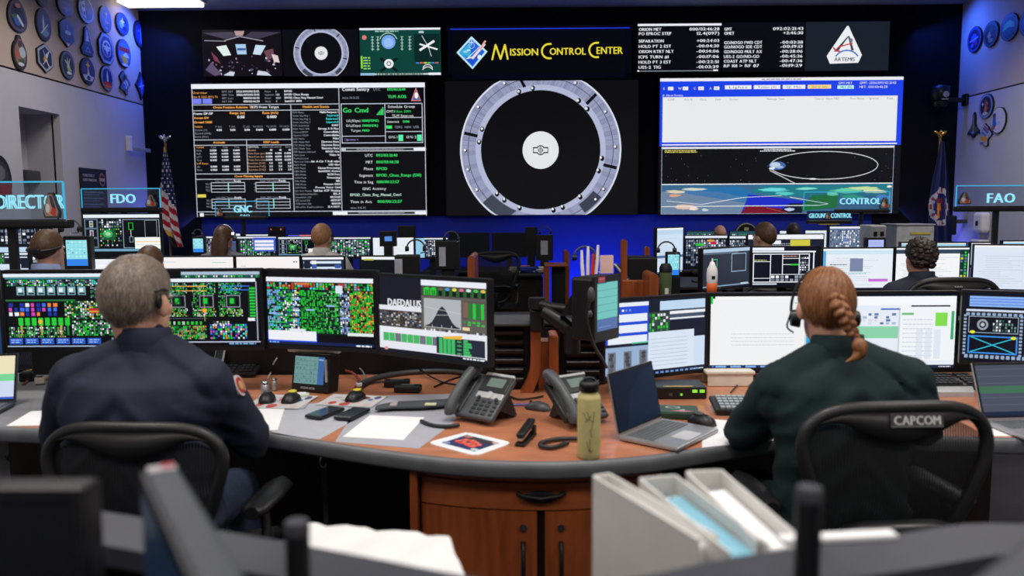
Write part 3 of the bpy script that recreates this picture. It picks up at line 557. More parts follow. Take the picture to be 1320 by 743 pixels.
for a in (
    ('L', 20, 20, 24, 42, 'egg', (90, 84, 90), (40, 40, 70), [('o', 0, -.3, .35, .35, BK), ('p', [(-.75, .1), (-.1, -.1), (.2, .3), (-.4, .4)], GRN), ('o', -.1, .35, .35, .28, (60, 100, 180)), ('l', -.1, 0, .5, .55, .2, WHT), ('o', 0, -.6, .3, .14, (190, 120, 110))], 'egg shaped mission patch with diagonal white rocket over green field'),
    ('L', 54, 32, 19, 41, 'oval', (60, 44, 40), (52, 66, 92), [rocket((190, 195, 205), -.1), ('p', [(-.5, .6), (.2, .1), (.6, .5), (.2, .75)], (120, 140, 150)), ('l', -.5, .6, .5, -.1, .08, WHT)], 'tall dark oval patch with slate blue field, above the silver hexagonal patch'),
    ('L', 84, 42, 19, 38, 'hex', (74, 84, 110), (48, 46, 52), [('o', .1, 0, .4, .14, (200, 210, 215)), ('l', 0, -.5, 0, .5, .08, (160, 165, 175)), ('p', [(0, .95), (.3, .7), (-.3, .7)], WHT)], 'dark hexagonal patch with pale glint across its middle'),
    ('L', 23, 68, 19, 45, 'bump', (60, 50, 46), (150, 110, 90), [('o', .3, -.05, .45, .3, (180, 195, 205)), ('o', -.35, .1, .3, .22, (180, 96, 60)), ('p', [(-.3, .4), (.5, .3), (.5, .6), (0, .72)], (60, 96, 72)), ('o', 0, -.5, .25, .2, (70, 60, 60)), ('o', 0, .65, .4, .1, WHT)], 'patch with knob on top and orange, white and green picture'),
    ('L', 56, 75, 21, 37, 'hex', (170, 180, 190), (40, 44, 58), [('p', [(-.2, -.1), (.5, -.6), (.2, .0)], WHT), ('o', -.05, .1, .25, .18, GOLD), ('l', 0, .1, .4, .6, .12, WHT), ('l', -.3, -.5, 0, 0, .1, (140, 160, 190)), ('l', 0, .1, -.4, .5, .08, WHT)], 'silver rimmed hexagonal patch with gold centre and white rays'),
    ('L', 85, 84, 18, 36, 'oval', (96, 108, 130), (44, 60, 56), [('p', [(-.1, -.6), (.3, .1), (.1, .6), (-.2, .2)], (190, 180, 90)), ('l', -.4, -.3, .4, .4, .12, (190, 205, 215)), ('o', .1, .55, .35, .12, WHT), ('l', .3, -.5, -.1, .2, .08, WHT)], 'oval patch with yellow figure on dark green, nearest the wall seam under the dark hexagon'),
    ('L', 110, 53, 16, 38, 'triangle', (60, 72, 112), (44, 62, 124), [('p', [(0, -.75), (.3, .0), (-.3, .05)], WHT), ('o', .05, .2, .4, .1, (90, 92, 100)), ('p', [(-.45, .75), (0, .3), (.45, .75)], (140, 160, 200)), ('o', 0, .62, .2, .1, NAVY)], 'blue triangular patch with white rocket nose'),
    ('L', 135, 63, 19, 39, 'octagon', (150, 164, 200), (34, 56, 130), [('o', 0, 0, .58, .55, WHT), ('o', 0, .05, .5, .47, (40, 70, 150)), ('s', 0, .05, .45, WHT), ('l', -.5, -.1, .5, -.1, .12, WHT)], 'octagonal white and blue patch with white star burst'),
    ('L', 158, 69, 17, 36, 'oval', (70, 90, 150), (80, 120, 190), [('p', [(-.7, -.42), (.7, -.42), (.75, -.1), (-.75, -.1)], (170, 44, 40)), ('p', [(-.3, .15), (.2, -.1), (.7, .2), (0, .3)], WHT), ('p', [(-.7, .2), (.3, .25), (.5, .65), (-.2, .7)], (220, 170, 50)), ('o', 0, .8, .5, .1, WHT)], 'oval patch with red band and yellow base'),
    ('L', 111, 92, 18, 34, 'oval', (54, 56, 80), (62, 70, 118), [('s', 0, -.45, .35, (230, 190, 70)), ('p', [(0, -.35), (.16, .3), (-.16, .3)], WHT), ('p', [(-.8, .35), (0, .25), (.8, .35), (.5, .7), (-.5, .7)], (196, 200, 210)), ('o', 0, .5, .25, .16, NAVY)], 'oval patch with gold star over white rocket'),
    ('L', 136, 101, 16, 32, 'oval', (150, 160, 190), (30, 46, 116), [rocket(WHT), ('p', [(-.75, .4), (0, .25), (.75, .4), (.4, .8), (-.4, .8)], RED), ('p', [(-.6, .55), (.6, .55), (.3, .75), (-.3, .75)], (224, 120, 60))], 'oval blue patch with upright white rocket over red flame'),
    ('L', 159, 107, 15, 32, 'ragged', (120, 124, 130), (92, 100, 116), [('o', .1, .1, .4, .35, WHT), ('o', -.2, .3, .25, .2, (80, 110, 170)), ('l', -.3, -.4, .4, .4, .12, BK), ('o', 0, -.5, .2, .16, (60, 60, 66))], 'irregular silver patch with ragged outline'),
    ('L', 180, 111, 13, 36, 'diamond', (50, 54, 90), (50, 70, 180), [('o', 0, 0, .25, .25, (130, 180, 240)), ('l', 0, -.6, 0, .6, .14, (110, 140, 220)), ('l', -.5, .1, .5, -.1, .08, WHT)], 'slim blue diamond shaped patch beside the black front wall'),
    ('L', 109, 13, 20, 34, 'oval', (170, 170, 190), (30, 26, 36), [('p', [(-.7, -.4), (-.2, -.7), (-.1, .7), (-.6, .5)], (180, 196, 225)), ('o', .3, .1, .35, .5, (34, 20, 22)), ('o', -.4, -.2, .15, .14, NAVY), ('o', -.35, .3, .15, .14, NAVY)], 'white rimmed round patch with black right half'),
    ('L', 134, 25, 15, 34, 'oval', (74, 62, 84), (44, 40, 66), [('o', .1, .2, .4, .12, (170, 96, 70)), ('l', -.3, .5, .2, -.5, .14, (150, 130, 150)), ('o', 0, .65, .3, .1, (130, 110, 140)), ('o', 0, -.4, .2, .12, GOLD)], 'dim oval patch with reddish band above the octagonal patch'),
    ('L', 156, 31, 16, 28, 'oval', (44, 60, 130), (34, 60, 170), [('o', -.2, .1, .4, .35, (120, 160, 240)), ('o', .3, -.3, .25, .2, BK), ('o', .2, .4, .3, .22, (26, 26, 60)), ('s', -.1, -.2, .4, WHT)], 'round blue patch with pale cloud shape under the shaded ceiling'),
    ('L', 179, 44, 15, 34, 'oval', (50, 54, 110), (40, 60, 150), [rocket((110, 140, 220)), ('l', -.5, -.2, .5, -.2, .12, (110, 140, 220)), ('o', 0, .6, .35, .12, (80, 100, 200))], 'oval blue patch with cross shaped rocket, topmost beside the front wall'),
    ('L', 82, 8, 20, 26, 'shield', (34, 46, 110), (30, 50, 130), [('s', 0, .3, .4, (100, 130, 200)), ('l', -.5, -.3, .5, -.3, .2, (60, 80, 150))], 'dark blue shield patch cut by the top of the photo'),
    ('L', 52, -1, 15, 20, 'oval', (80, 50, 56), (60, 48, 66), [('o', 0, .3, .4, .3, (130, 70, 70)), ('o', 0, .2, .2, .2, NAVY)], 'reddish oval patch of which only the lower edge shows'),
    ('R', 1258, 51, 18, 33, 'oval', (66, 74, 150), (30, 30, 60), [('o', 0, -.1, .4, .35, (70, 80, 180)), ('l', -.6, .1, .6, -.1, .12, (150, 150, 220)), ('o', .3, .3, .2, .2, (130, 60, 110)), ('o', -.2, .45, .2, .15, (80, 90, 190))], 'violet blue oval patch, first of the upper three'),
    ('R', 1279, 44, 19, 33, 'oval', (70, 76, 96), (32, 24, 26), [('o', -.1, .1, .25, .3, (150, 100, 80)), ('o', .1, .5, .35, .16, (150, 130, 110)), ('o', .2, -.3, .2, .2, (70, 60, 50)), ('s', -.1, .1, .35, (190, 150, 120))], 'dark brown oval patch between the violet and the teal one'),
    ('R', 1303, 35, 23, 35, 'oval', (72, 80, 100), (20, 70, 78), [('p', [(-.7, .2), (-.5, -.3), (.1, -.5), (.6, -.2), (.6, .1), (0, 0)], (90, 190, 165)), ('o', .2, -.6, .4, .12, BK), ('p', [(-.4, .1), (.6, .1), (.3, .65), (-.3, .6)], (24, 60, 90)), ('l', .2, .3, .7, .7, .1, BK)], 'teal green oval patch, last of the upper three'),
    ('R', 1328, 28, 24, 36, 'oval', (70, 80, 120), (30, 50, 90), [('o', -.3, 0, .3, .5, (80, 110, 190)), ('o', .2, .1, .3, .3, BK)], 'blue patch cut by the photo edge beside the teal one'),
    ('R', 1273, 137, 18, 32, 'oval', (130, 150, 200), (30, 32, 76), [('p', [(-.1, -.6), (.3, -.2), (.1, .5), (-.3, .6), (-.1, 0)], (190, 130, 60)), ('l', -.1, -.4, .4, .3, .16, (170, 60, 50)), ('o', 0, .6, .4, .14, (200, 190, 180)), ('s', -.4, -.2, .2, WHT)], 'navy oval patch with gold and red figure above the shuttle shape'),
    ('R', 1257, 161, 15, 33, 'orbiter', (40, 46, 76), (90, 84, 84), [('p', [(0, -.85), (.12, -.5), (.1, .5), (-.1, .5), (-.12, -.5)], (150, 140, 120)), ('o', 0, .6, .3, .1, (120, 140, 200))], 'dark plaque cut out as a winged shuttle'),
    ('R', 1272, 174, 17, 32, 'ragged', (180, 186, 200), (170, 176, 196), [('p', [(-.7, .15), (.3, .05), (.3, .5), (-.2, .6)], (225, 150, 40)), ('l', -.3, -.6, .5, -.1, .16, (60, 90, 170)), ('l', -.1, -.7, .6, -.3, .12, (170, 60, 80)), ('l', -.5, -.3, .2, .1, .14, (60, 130, 190))], 'white patch with orange block and blue strokes under the oval one'),
    ('R', 1289, 155, 19, 34, 'oval', (216, 214, 226), (208, 206, 222), [('p', [(-.75, -.5), (-.4, -.6), (-.2, .3), (-.5, .7), (-.75, .5)], (50, 96, 190)), ('o', -.5, -.4, .2, .15, (50, 60, 90)), ('o', -.6, .5, .2, .16, (150, 90, 90)), ('o', .1, .2, .2, .12, (150, 200, 240))], 'round white patch with blue feathered left edge'),
    ('L', -2, 233, 30, 66, 'oval', (34, 34, 40), (60, 60, 70), [('p', [(-.9, .15), (.9, .05), (.9, .55), (-.9, .6)], (150, 34, 44)), ('o', 0, -.3, .4, .3, (110, 110, 120))], 'large dark round plaque with red band beside the wall niche'),
): wall_patch(*a)
# poster
pa = atX(100.5, 216, XL); pb = atX(134, 219, XL); pz = atX(117, 345, XL).z
t = thing('poster', 'dark navy wall poster with white heading and round pink emblem behind FDO sign', 'poster', (XL + .008, (pa.y + pb.y) / 2, (pa.z + pz) / 2), RAD(90))
PW, PH = pb.y - pa.y, pa.z - pz
mk('board', MB().box((0, -.008, 0), (PW, .016, PH)), M('poster_board', (28, 32, 44), .5), t)
p = Paint(0, 0, 100, 130, PW, PH, .001); p.rect(0, 0, 100, 130, (32, 38, 54), 0)
p.text(8, 11, 3.6, 'FOUNDATIONS OF', WHT, 1, fit=44); p.text(8, 17, 3.6, 'FLIGHT OPERATIONS', WHT, fit=52); p.disc(82, 14, 12, 9, (150, 110, 120), 1); p.disc(82, 14, 9, 6.6, (40, 40, 60), 2); p.rect(72, 12, 92, 16, (190, 150, 160), 3)
for k in range(11): p.greek(8, 32 + k * 8, 2, 76, (120, 140, 165), 1); p.greek(8, 35.5 + k * 8, 2, 60, (96, 112, 140), 1)
p.build('printed_face', PRINT, t, (0, -.017, 0))
# shelf bracket on left wall
c = atX(183, 194, XL); t = thing('wall_shelf', 'small white bracket arm on the left wall in blue light', 'shelf', (XL, c.y, c.z))
mk('arm', MB().box((.06, .1, 0), (.03, 1.0, .05), .01), LGREY, t); mk('mount', MB().box((.03, -.42, .06), (.06, .08, .2), .01), WHITE, t)
# device in niche
c = atX(44, 226, XL - .3); t = thing('wall_intercom', 'grey device on a thin rail inside the left wall niche', 'device', (XL - .38, c.y, c.z))
mk('rail', MB().cyl((0.02, -.5, .05), (.02, .8, .05), .012, n=8), GREYP, t); mk('body', MB().box((.06, 0, -.02), (.12, .34, .14), .02), GREYP, t); mk('lever', MB().box((.05, .6, 0), (.03, .5, .03), .01), GREYP, t)
# flags
def flag(name, label, pole_px, top_py, Y, rows, colfn, brass):
    tp = atY(pole_px, top_py, Y); t = thing(name, label, 'flag', (tp.x, Y, 0))
    mk('pole', MB().cyl((0, 0, 0), (0, 0, tp.z), .014, n=10), brass, t)
    mk('pole_base', MB().lathe([(.16, 0), (.16, .03), (.05, .05), (.03, .09)]), brass, t)
    e = MB(); e.ell((0, 0, tp.z + .03), (.02, .02, .04)); e.ell((-.04, 0, tp.z + .06), (.05, .015, .02), 10, 6, Matrix.Rotation(.6, 3, 'Y')); e.ell((.04, 0, tp.z + .06), (.05, .015, .02), 10, 6, Matrix.Rotation(-.6, 3, 'Y')); e.ell((0, -.02, tp.z + .07), (.015, .02, .03))
    mk('eagle_finial' if name != 'agency_flag' else 'finial', e, CHROME if name != 'agency_flag' else M('brass', (190, 150, 70), .3, 1), t)
    NU, NV = 30, 84; vs = []; fs = []; cols = []
    ys = [r[0] for r in rows]
    for j in range(NV + 1):
        py = ys[0] + (ys[-1] - ys[0]) * j / NV
        k = max(i for i in range(len(rows)) if ys[i] <= py + 1e-6); k = min(k, len(rows) - 2); f = (py - ys[k]) / (ys[k + 1] - ys[k])
        x0 = rows[k][1] * (1 - f) + rows[k + 1][1] * f; x1 = rows[k][2] * (1 - f) + rows[k + 1][2] * f
        for i in range(NU + 1):
            u = i / NU; q = atY(x0 + (x1 - x0) * u, py, Y)
            vs.append((q.x - tp.x, -.05 + .045 * math.sin(u * 15 + j * .015) * min(1, .25 + j / 40) - .02 * u, q.z))
    for j in range(NV):
        for i in range(NU):
            a = j * (NU + 1) + i; fs.append((a, a + 1, a + NU + 2, a + NU + 1)); cols.append(rgb(colfn((i + .5) / NU, (j + .5) / NV)))
    me = D.meshes.new('cloth'); me.from_pydata(vs, [], fs); me.materials.append(PRINT); ca = me.color_attributes.new('Col', 'FLOAT_COLOR', 'CORNER')
    buf = []; [buf.extend(list(c) * 4) for c in cols]; ca.data.foreach_set('color', buf); me.polygons.foreach_set('use_smooth', [True] * len(fs))
    o = D.objects.new('cloth', me); COL.objects.link(o); o.parent = t; return t
def usflag(u, v):
    if v > .74 + .26 * u * 1.2 and u < .42: return (215, 170, 70) if v < .80 + .26 * u * 1.2 else (28, 30, 40)
    lim = .34 + .30 * u
    if v < .045: return (200, 160, 70)
    if v < lim and not (u < .25 and v > .40):
        a = int(u * 7 + v * 4); b = int(v * 26)
        return (225, 225, 235) if (u * 7 + (b % 2) * .5) % 1 < .38 and (v * 26) % 1 < .5 else (30, 38, 92)
    return (176, 24, 44) if int((v - u * .26) * 17) % 2 else (220, 216, 222)
flag('national_flag', 'red, white and blue striped flag with stars hanging on pole with silver eagle', 213, 184, 10.3,
     [(190, 213.5, 215), (205, 212, 220), (225, 210, 223.5), (250, 207, 228), (272, 206.5, 231), (292, 208.5, 234), (318, 225, 239)], usflag, M('pole_wood', (120, 90, 60), .4))
def agflag(u, v):
    cx, cy = .5, .63; dx, dy = (u - cx) / .46, (v - cy) / .185; r = math.hypot(dx, dy)
    if r < 1:
        if r > .72: return (196, 190, 210) if int(math.atan2(dy, dx) * 7) % 3 or r > .95 or r < .77 else (150, 60, 80)
        if abs(dx + .05 + dy * .2) < .2 and -.45 < dy < .62: return (222, 150, 60) if dy > -.2 else (150, 50, 70)
        return (40, 44, 112)
    return (30, 38, 92)
flag('agency_flag', 'dark blue hanging flag with round white ringed seal beside the right wall', 1212, 178, 10.2,
     [(183, 1210, 1214), (200, 1207, 1216), (230, 1201, 1219), (260, 1196, 1220), (290, 1196, 1221), (316, 1197, 1222)], agflag, M('pole_wood', (120, 90, 60), .4))
# camera on bracket at the right wall corner
c = atX(1246, 129, XR); t = thing('wall_camera', 'black pan camera on long bracket at the right wall corner', 'camera', (XR, c.y, c.z))
hx = atY(1212, 125, c.y).x - XR
mk('bracket', MB().box((hx / 2, 0, 0), (abs(hx), .07, .06), .01).box((-.02, 0, 0), (.04, .12, .16), .01), BLK, t)
mk('camera_body', MB().lathe([(.02, .0), (.1, .02), (.12, .1), (.11, .2), (.03, .22)], (hx, 0, -.02), 20).lathe([(.06, -.08), (.09, -.05), (.09, 0)], (hx, 0, -.02), 16), BLK, t)
mk('lens', MB().cyl((hx, -.11, .06), (hx, -.15, .06), .04), CHROME, t)
mk('status_strip', MB().box((hx + .0, -.125, -.0), (.09, .01, .015)), LGREY, t)
# dispensers on the right wall
c = atX(1272, 292, XR); t = thing('soap_dispenser', 'white wall mounted sanitizer dispenser on right wall', 'dispenser', (XR, c.y, c.z))
mk('body', MB().box((-.07, 0, .05), (.12, .22, .26), .035), WHITE, t); mk('drip_tray', MB().box((-.08, 0, -.19), (.14, .2, .04), .015), WHITE, t); mk('nozzle', MB().box((-.06, 0, -.11), (.05, .06, .08), .01), LGREY, t)
mk('sensor_window', MB().box((-.132, 0, .04), (.004, .05, .06)), BLK, t)
c = atX(1250, 291, XR - .12); t = thing('equipment_case', 'black equipment case with teal side on wall mount beside white dispenser', 'case', (XR, c.y + .3, c.z))
mk('body', MB().box((-.3, 0, 0), (.2, .3, .26), .02), BLK, t); mk('teal_face', MB().box((-.405, 0, -.01), (.012, .24, .2), .004), M('teal_plastic', (30, 90, 96), .5), t); mk('bracket', MB().box((-.1, 0, .05), (.2, .05, .05)), GREYP, t); mk('handle', MB().tube([(-.36, 0, .13), (-.36, 0, .165), (-.24, 0, .165), (-.24, 0, .13)], .01), BLK, t)
# ================================================================ LIGHTED POSITION SIGNS
def acrylic():
    m = D.materials.new('clear_acrylic'); m.use_nodes = True; nt = m.node_tree; nt.nodes.remove(nt.nodes['Principled BSDF'])
    tr = nt.nodes.new('ShaderNodeBsdfTransparent'); tr.inputs[0].default_value = (.82, .9, .95, 1); gl = nt.nodes.new('ShaderNodeBsdfGlossy'); gl.inputs['Roughness'].default_value = .08
    mx = nt.nodes.new('ShaderNodeMixShader'); fr = nt.nodes.new('ShaderNodeFresnel'); nt.links.new(fr.outputs[0], mx.inputs[0]); nt.links.new(tr.outputs[0], mx.inputs[1]); nt.links.new(gl.outputs[0], mx.inputs[2])
    nt.links.new(mx.outputs[0], nt.nodes['Material Output'].inputs[0]); return m
ACR = acrylic(); GLOWE = emis('edge_glow', (60, 190, 235), .8); SIGNL = emis('sign_letter_glow', (140, 228, 250), 1.0)
def sign(label, Y, x0, x1, y0, y1, texts, barx, post, zfoot, emblem=None, edge=True, tint=None):
    xm = (x0 + x1) / 2; a = atY(x0, y1, Y); b = atY(x1, y1, Y); u = atY(xm, y0, Y); d = atY(xm, y1, Y); pc = atY(post, y1, Y)
    W_, H_ = b.x - a.x, u.z - d.z; k = W_ / (x1 - x0)
    t = thing('position_sign', label, 'sign', (pc.x, Y, zfoot), group='lighted position signs')
    cx = (a.x + b.x) / 2 - pc.x; zb = d.z - zfoot
    mk('acrylic_panel', MB().box((cx, 0, zb + H_ / 2), (W_, .008, H_)), tint or ACR, t)
    if edge: mk('edge_light', MB().box((cx, 0, zb + H_ + .004), (W_, .01, .008)).box((cx + W_ / 2, 0, zb + H_ / 2), (.007, .01, H_)).box((cx - W_ / 2, 0, zb + H_ / 2), (.005, .01, H_)), GLOWE, t)
    for tx, ty, th, s_, fw in texts:
        p = Paint(x0, y0, x1, y1, W_, H_, .0006); p.text(tx, ty, th, s_, (150, 232, 252), 1, fit=fw, fat=th * .13); p.build('letters', SCREEN, t, (cx, -.006, zb + H_ / 2))
    bl = atY(barx[0], y1, Y).x - pc.x; br = atY(barx[1], y1, Y).x - pc.x
    mk('base_bar', MB().box(((bl + br) / 2, 0, zb - .02), (br - bl, .07, .045), .012), BLK, t)
    mk('post', MB().box((0, .02, (zb - .04) / 2), (.038, .038, zb - .04), .006), BLK, t); mk('foot', MB().box((0, .02, .008), (.2, .16, .016), .004), BLK, t)
    if emblem:
        ex, ey, ew, eh = emblem; c = atY(ex, ey, Y); w = ew * k; h = eh * k
        e = Paint(-1, -1, 1, 1, w, h, .001)
        P = [(-.25, -.95), (.25, -.95), (.95, .55), (.8, .95), (-.8, .95), (-.95, .55)]
        e.poly([(x, y) for x, y in P][::-1], (66, 60, 62), 0); e.poly([(x * .85, y * .85) for x, y in P][::-1], (150, 130, 118), 1); e.disc(0, .35, .5, .4, (186, 150, 130), 2); e.poly([(-.1, -.7), (.2, -.7), (.6, .3), (.1, .1)], (60, 56, 64), 3); e.poly([(.2, .1), (.6, .3), (.5, .8), (-.1, .6)], (190, 60, 50), 3); e.disc(-.35, .2, .25, .35, (205, 205, 210), 4)
        mb = MB(); mb.T = Matrix(((w / 2, 0, 0, 0), (0, 0, 1, 0), (0, -h / 2, 0, 0), (0, 0, 0, 1))); mb.prism(P, -.02, 0)
        eo = mk('emblem', mb, M('patch_rim', (30, 30, 36), .5), t, (c.x - pc.x, -.015, c.z - zfoot)); e.build('printed_face', PRINT, eo, (0, -.021, 0))
    return t
sign('lighted acrylic sign reading FLIGHT DIRECTOR in cyan on black post', 3.98, -120, 84, 236, 284, [(-3, 269.5, 19, 'DIRECTOR', 87), (-92, 269.5, 19, 'FLIGHT', 70)], (-125, 92), 12, 1.0, (71, 265, 22, 34))
sign('lighted acrylic sign reading FDO above the dark flight monitor', 6.6, 106, 207, 244, 268, [(142.5, 262, 12.5, 'FDO', 33)], (106, 208), 158, .75, (197, 259, 16, 17))
sign('small lighted acrylic sign reading GNC in front of the telemetry tables', 9.6, 278, 347, 260, 279, [(301, 274, 9.5, 'GNC', 24), (310, 279, 2.6, 'PAO', 12)], (289, 345), 313, .75, (284, 273.5, 10, 11))
sign('lighted acrylic sign reading CONTROL before the world map', 8.95, 1036, 1146, 248, 270, [(1081, 263.5, 8.5, 'CONTROL', 54)], (1076, 1146), 1111, .75, (1139, 262, 14, 15))
sign('small blue lighted sign reading GROUND CONTROL under the map', 10.16, 1040, 1098, 272, 284, [(1042, 281, 6.2, 'GROUND', 24), (1070, 281, 6.2, 'CONTROL', 27)], (1040, 1098), 1069, .75, (1066, 278, 8, 10), False, M('blue_sign_panel', (24, 54, 110), .4))
sg_ = [o for o in D.objects if o.name.startswith('position_sign') and 'GROUND' in o['label']][0]; c = atY(1068, 287, 10.16); mk('yellow_tag', MB().box((c.x - sg_.location.x, -.02, c.z - sg_.location.z), (.26, .01, .055)), M('yellow_strip', (200, 176, 70), .5), sg_)
sign('lighted acrylic sign reading FAO beside the right wall', 6.4, 1232, 1345, 240, 266, [(1270, 261.5, 13, 'FAO', 37)], (1231, 1350), 1286, .75, (1241, 256, 17, 16))
# ================================================================ MONITORS AND THEIR PICTURES (canvas 160 x 100)
G1 = (40, 200, 60); G2 = (30, 130, 60); BLU = (60, 110, 230); LB = (120, 170, 240)
def bars(p, x0, y0, x1, y1, nx, ny, cols, L, fill=.7, rnd=.25):
    w = (x1 - x0) / nx; h = (y1 - y0) / ny
    for i in range(nx):
        for j in range(ny):
            if p.rng.random() < rnd: continue
            x = x0 + i * w; y = y0 + j * h; p.rect(x + w * (1 - fill) / 2, y + h * (1 - fill) / 2, x + w * (1 + fill * p.rng.uniform(.3, 1)) / 2, y + h * (1 + fill) / 2, p.rng.choice(cols), L)
def taskbar(p, c=(20, 30, 50)): p.rect(0, 96, 160, 100, c, 2); p.rect(3, 97, 6, 99, BLU, 3); p.rect(8, 97, 11, 99, LB); p.greek(140, 99, 1.2, 16, WT)
def c_schem1(p):
    p.rect(0, 0, 160, 100, (6, 8, 12), 0); p.rect(0, 2, 160, 6.5, (228, 236, 248), 1); p.rect(2, 7, 160, 9, (60, 140, 150), 1)
    bars(p, 4, 10, 150, 18, 54, 4, [G1, WT, GY, CY, (60, 90, 90), (30, 44, 50)], 2, .85, .1)
    for k in range(7): p.rect(16 + k * 13, 19, 26 + k * 13, 30, (120, 170, 180), 2); p.rect(18 + k * 13, 21, 23 + k * 13, 26, WT, 3); p.rect(18 + k * 13, 27, 25 + k * 13, 29, (10, 16, 20), 3)
    bars(p, 110, 18, 150, 34, 16, 8, [(30, 50, 46), G2, GY, (16, 20, 26), (90, 110, 100)], 2, .9, .1); p.poly([(138, 32), (152, 32), (145, 18)], (230, 170, 180), 4); p.poly([(141, 30), (150, 30), (145, 24)], (250, 250, 250), 5)
    p.rect(1, 36, 90, 38, (40, 120, 60), 2)
    bars(p, 4, 40, 68, 58, 9, 3, [(210, 70, 180), (240, 210, 70), BLU, WT, (240, 130, 60), (30, 50, 160)], 3, .8, .1)
    bars(p, 76, 38, 150, 62, 26, 10, [G1, WT, G2, (24, 60, 40), GY, (200, 190, 80), (20, 90, 40)], 3, .9, .12); p.rect(107, 48, 120, 54, (190, 40, 40), 4); p.rect(107, 51, 120, 52.5, (230, 170, 60), 5)
    for k in range(8): p.rect(16 + k * 8.5, 60, 22 + k * 8.5, 70, G1, 3); p.rect(18 + k * 8.5, 70, 20.5 + k * 8.5, 83, (190, 170, 80) if k % 3 == 0 else G2, 3)
    bars(p, 3, 72, 76, 86, 26, 6, [G1, WT, GY, G2, (20, 70, 40), (160, 160, 90)], 4, .8, .25); p.disc(44, 65, 3, 3, (235, 180, 50), 5, 8)
    bars(p, 84, 64, 150, 84, 24, 8, [G1, (30, 100, 50), WT, G2, GY], 3, .9, .15)
    for k in range(6): p.rect(3 + k * 20, 87, 20 + k * 20, 95, (44, 88, 190), 3); p.greek(5 + k * 20, 90, 1.4, 13, (150, 190, 250), 4); p.greek(5 + k * 20, 93, 1.4, 11, (150, 190, 250), 4)
    bars(p, 124, 86, 152, 95, 6, 2, [G1, G2, GY], 3); p.rect(0, 97, 160, 98.4, (170, 190, 220), 2)
def c_schem2(p):
    p.rect(0, 0, 160, 100, (8, 9, 16), 0); p.rect(60, 1, 160, 5, (170, 190, 210), 1); p.rect(60, 5, 160, 9, (30, 90, 80), 1); bars(p, 62, 5.5, 158, 8.6, 30, 1, [WT, G1, (40, 60, 90)], 2); p.rect(0, 10, 154, 14.5, (228, 236, 248), 1)
    for x in (20, 52, 88, 122):
        p.frame(x - 6, 32, x + 12, 48, 1, GY, 2); p.rect(x - 3, 35, x + 6, 45, (16, 60, 40), 2); p.rect(x - 1, 36, x + 4, 43, G1, 3); bars(p, x - 15, 16, x + 15, 31, 16, 9, [G1, (200, 205, 190), G2, CY, G1, (20, 80, 40)], 3, .8, .3); bars(p, x - 15, 49, x + 15, 60, 16, 6, [G1, WT, G2, G1, (200, 190, 90)], 3, .8, .3); bars(p, x - 16, 32, x - 7, 48, 4, 6, [G1, GY, G2], 3, .7, .4)
        p.line(x - 9, 22, x + 9, 30, .8, G1, 2); p.line(x + 9, 22, x - 9, 30, .8, G1, 2)
    p.line(48, 20, 92, 20, 1.2, OR, 3); p.line(48, 26, 92, 26, .8, OR); p.line(110, 20, 146, 20, 1.2, BLU); p.line(110, 25, 146, 25, 1.2, BLU); p.disc(88, 52, 3, 3, (240, 170, 40), 5, 8); p.line(88, 16, 88, 66, .7, (190, 190, 90), 2)
    p.rect(144, 20, 154, 62, (20, 50, 34), 2); [p.rect(146, 22 + k * 4, 153, 24.5 + k * 4, G1, 3) for k in range(10)]; p.rect(143, 62, 152, 66, WT, 3)
    p.rect(0, 62, 92, 63, (70, 80, 90), 2); bars(p, 18, 65, 86, 72, 12, 1, [G1, (180, 200, 180)], 3, .6, .05); bars(p, 4, 72, 90, 90, 34, 9, [G1, GY, G1, (200, 190, 90), G2, (180, 130, 60), (24, 60, 44)], 3, .9, .12)
    bars(p, 94, 70, 142, 90, 15, 7, [(24, 40, 90), (30, 60, 150), (210, 80, 190), BLU, CY, WT, (240, 140, 50), (110, 110, 230), G1], 3, .85, .1); p.rect(98, 66, 120, 71, (40, 50, 50), 2); bars(p, 99, 66, 120, 71, 6, 2, [GY, WT, G1], 3)
    p.rect(154, 14, 155.5, 92, (160, 170, 185), 2); p.rect(0, 93, 158, 94.4, (190, 200, 225), 2); p.greek(44, 97, 2, 8, WT, 3); p.greek(118, 97, 2, 34, (120, 170, 220), 3)
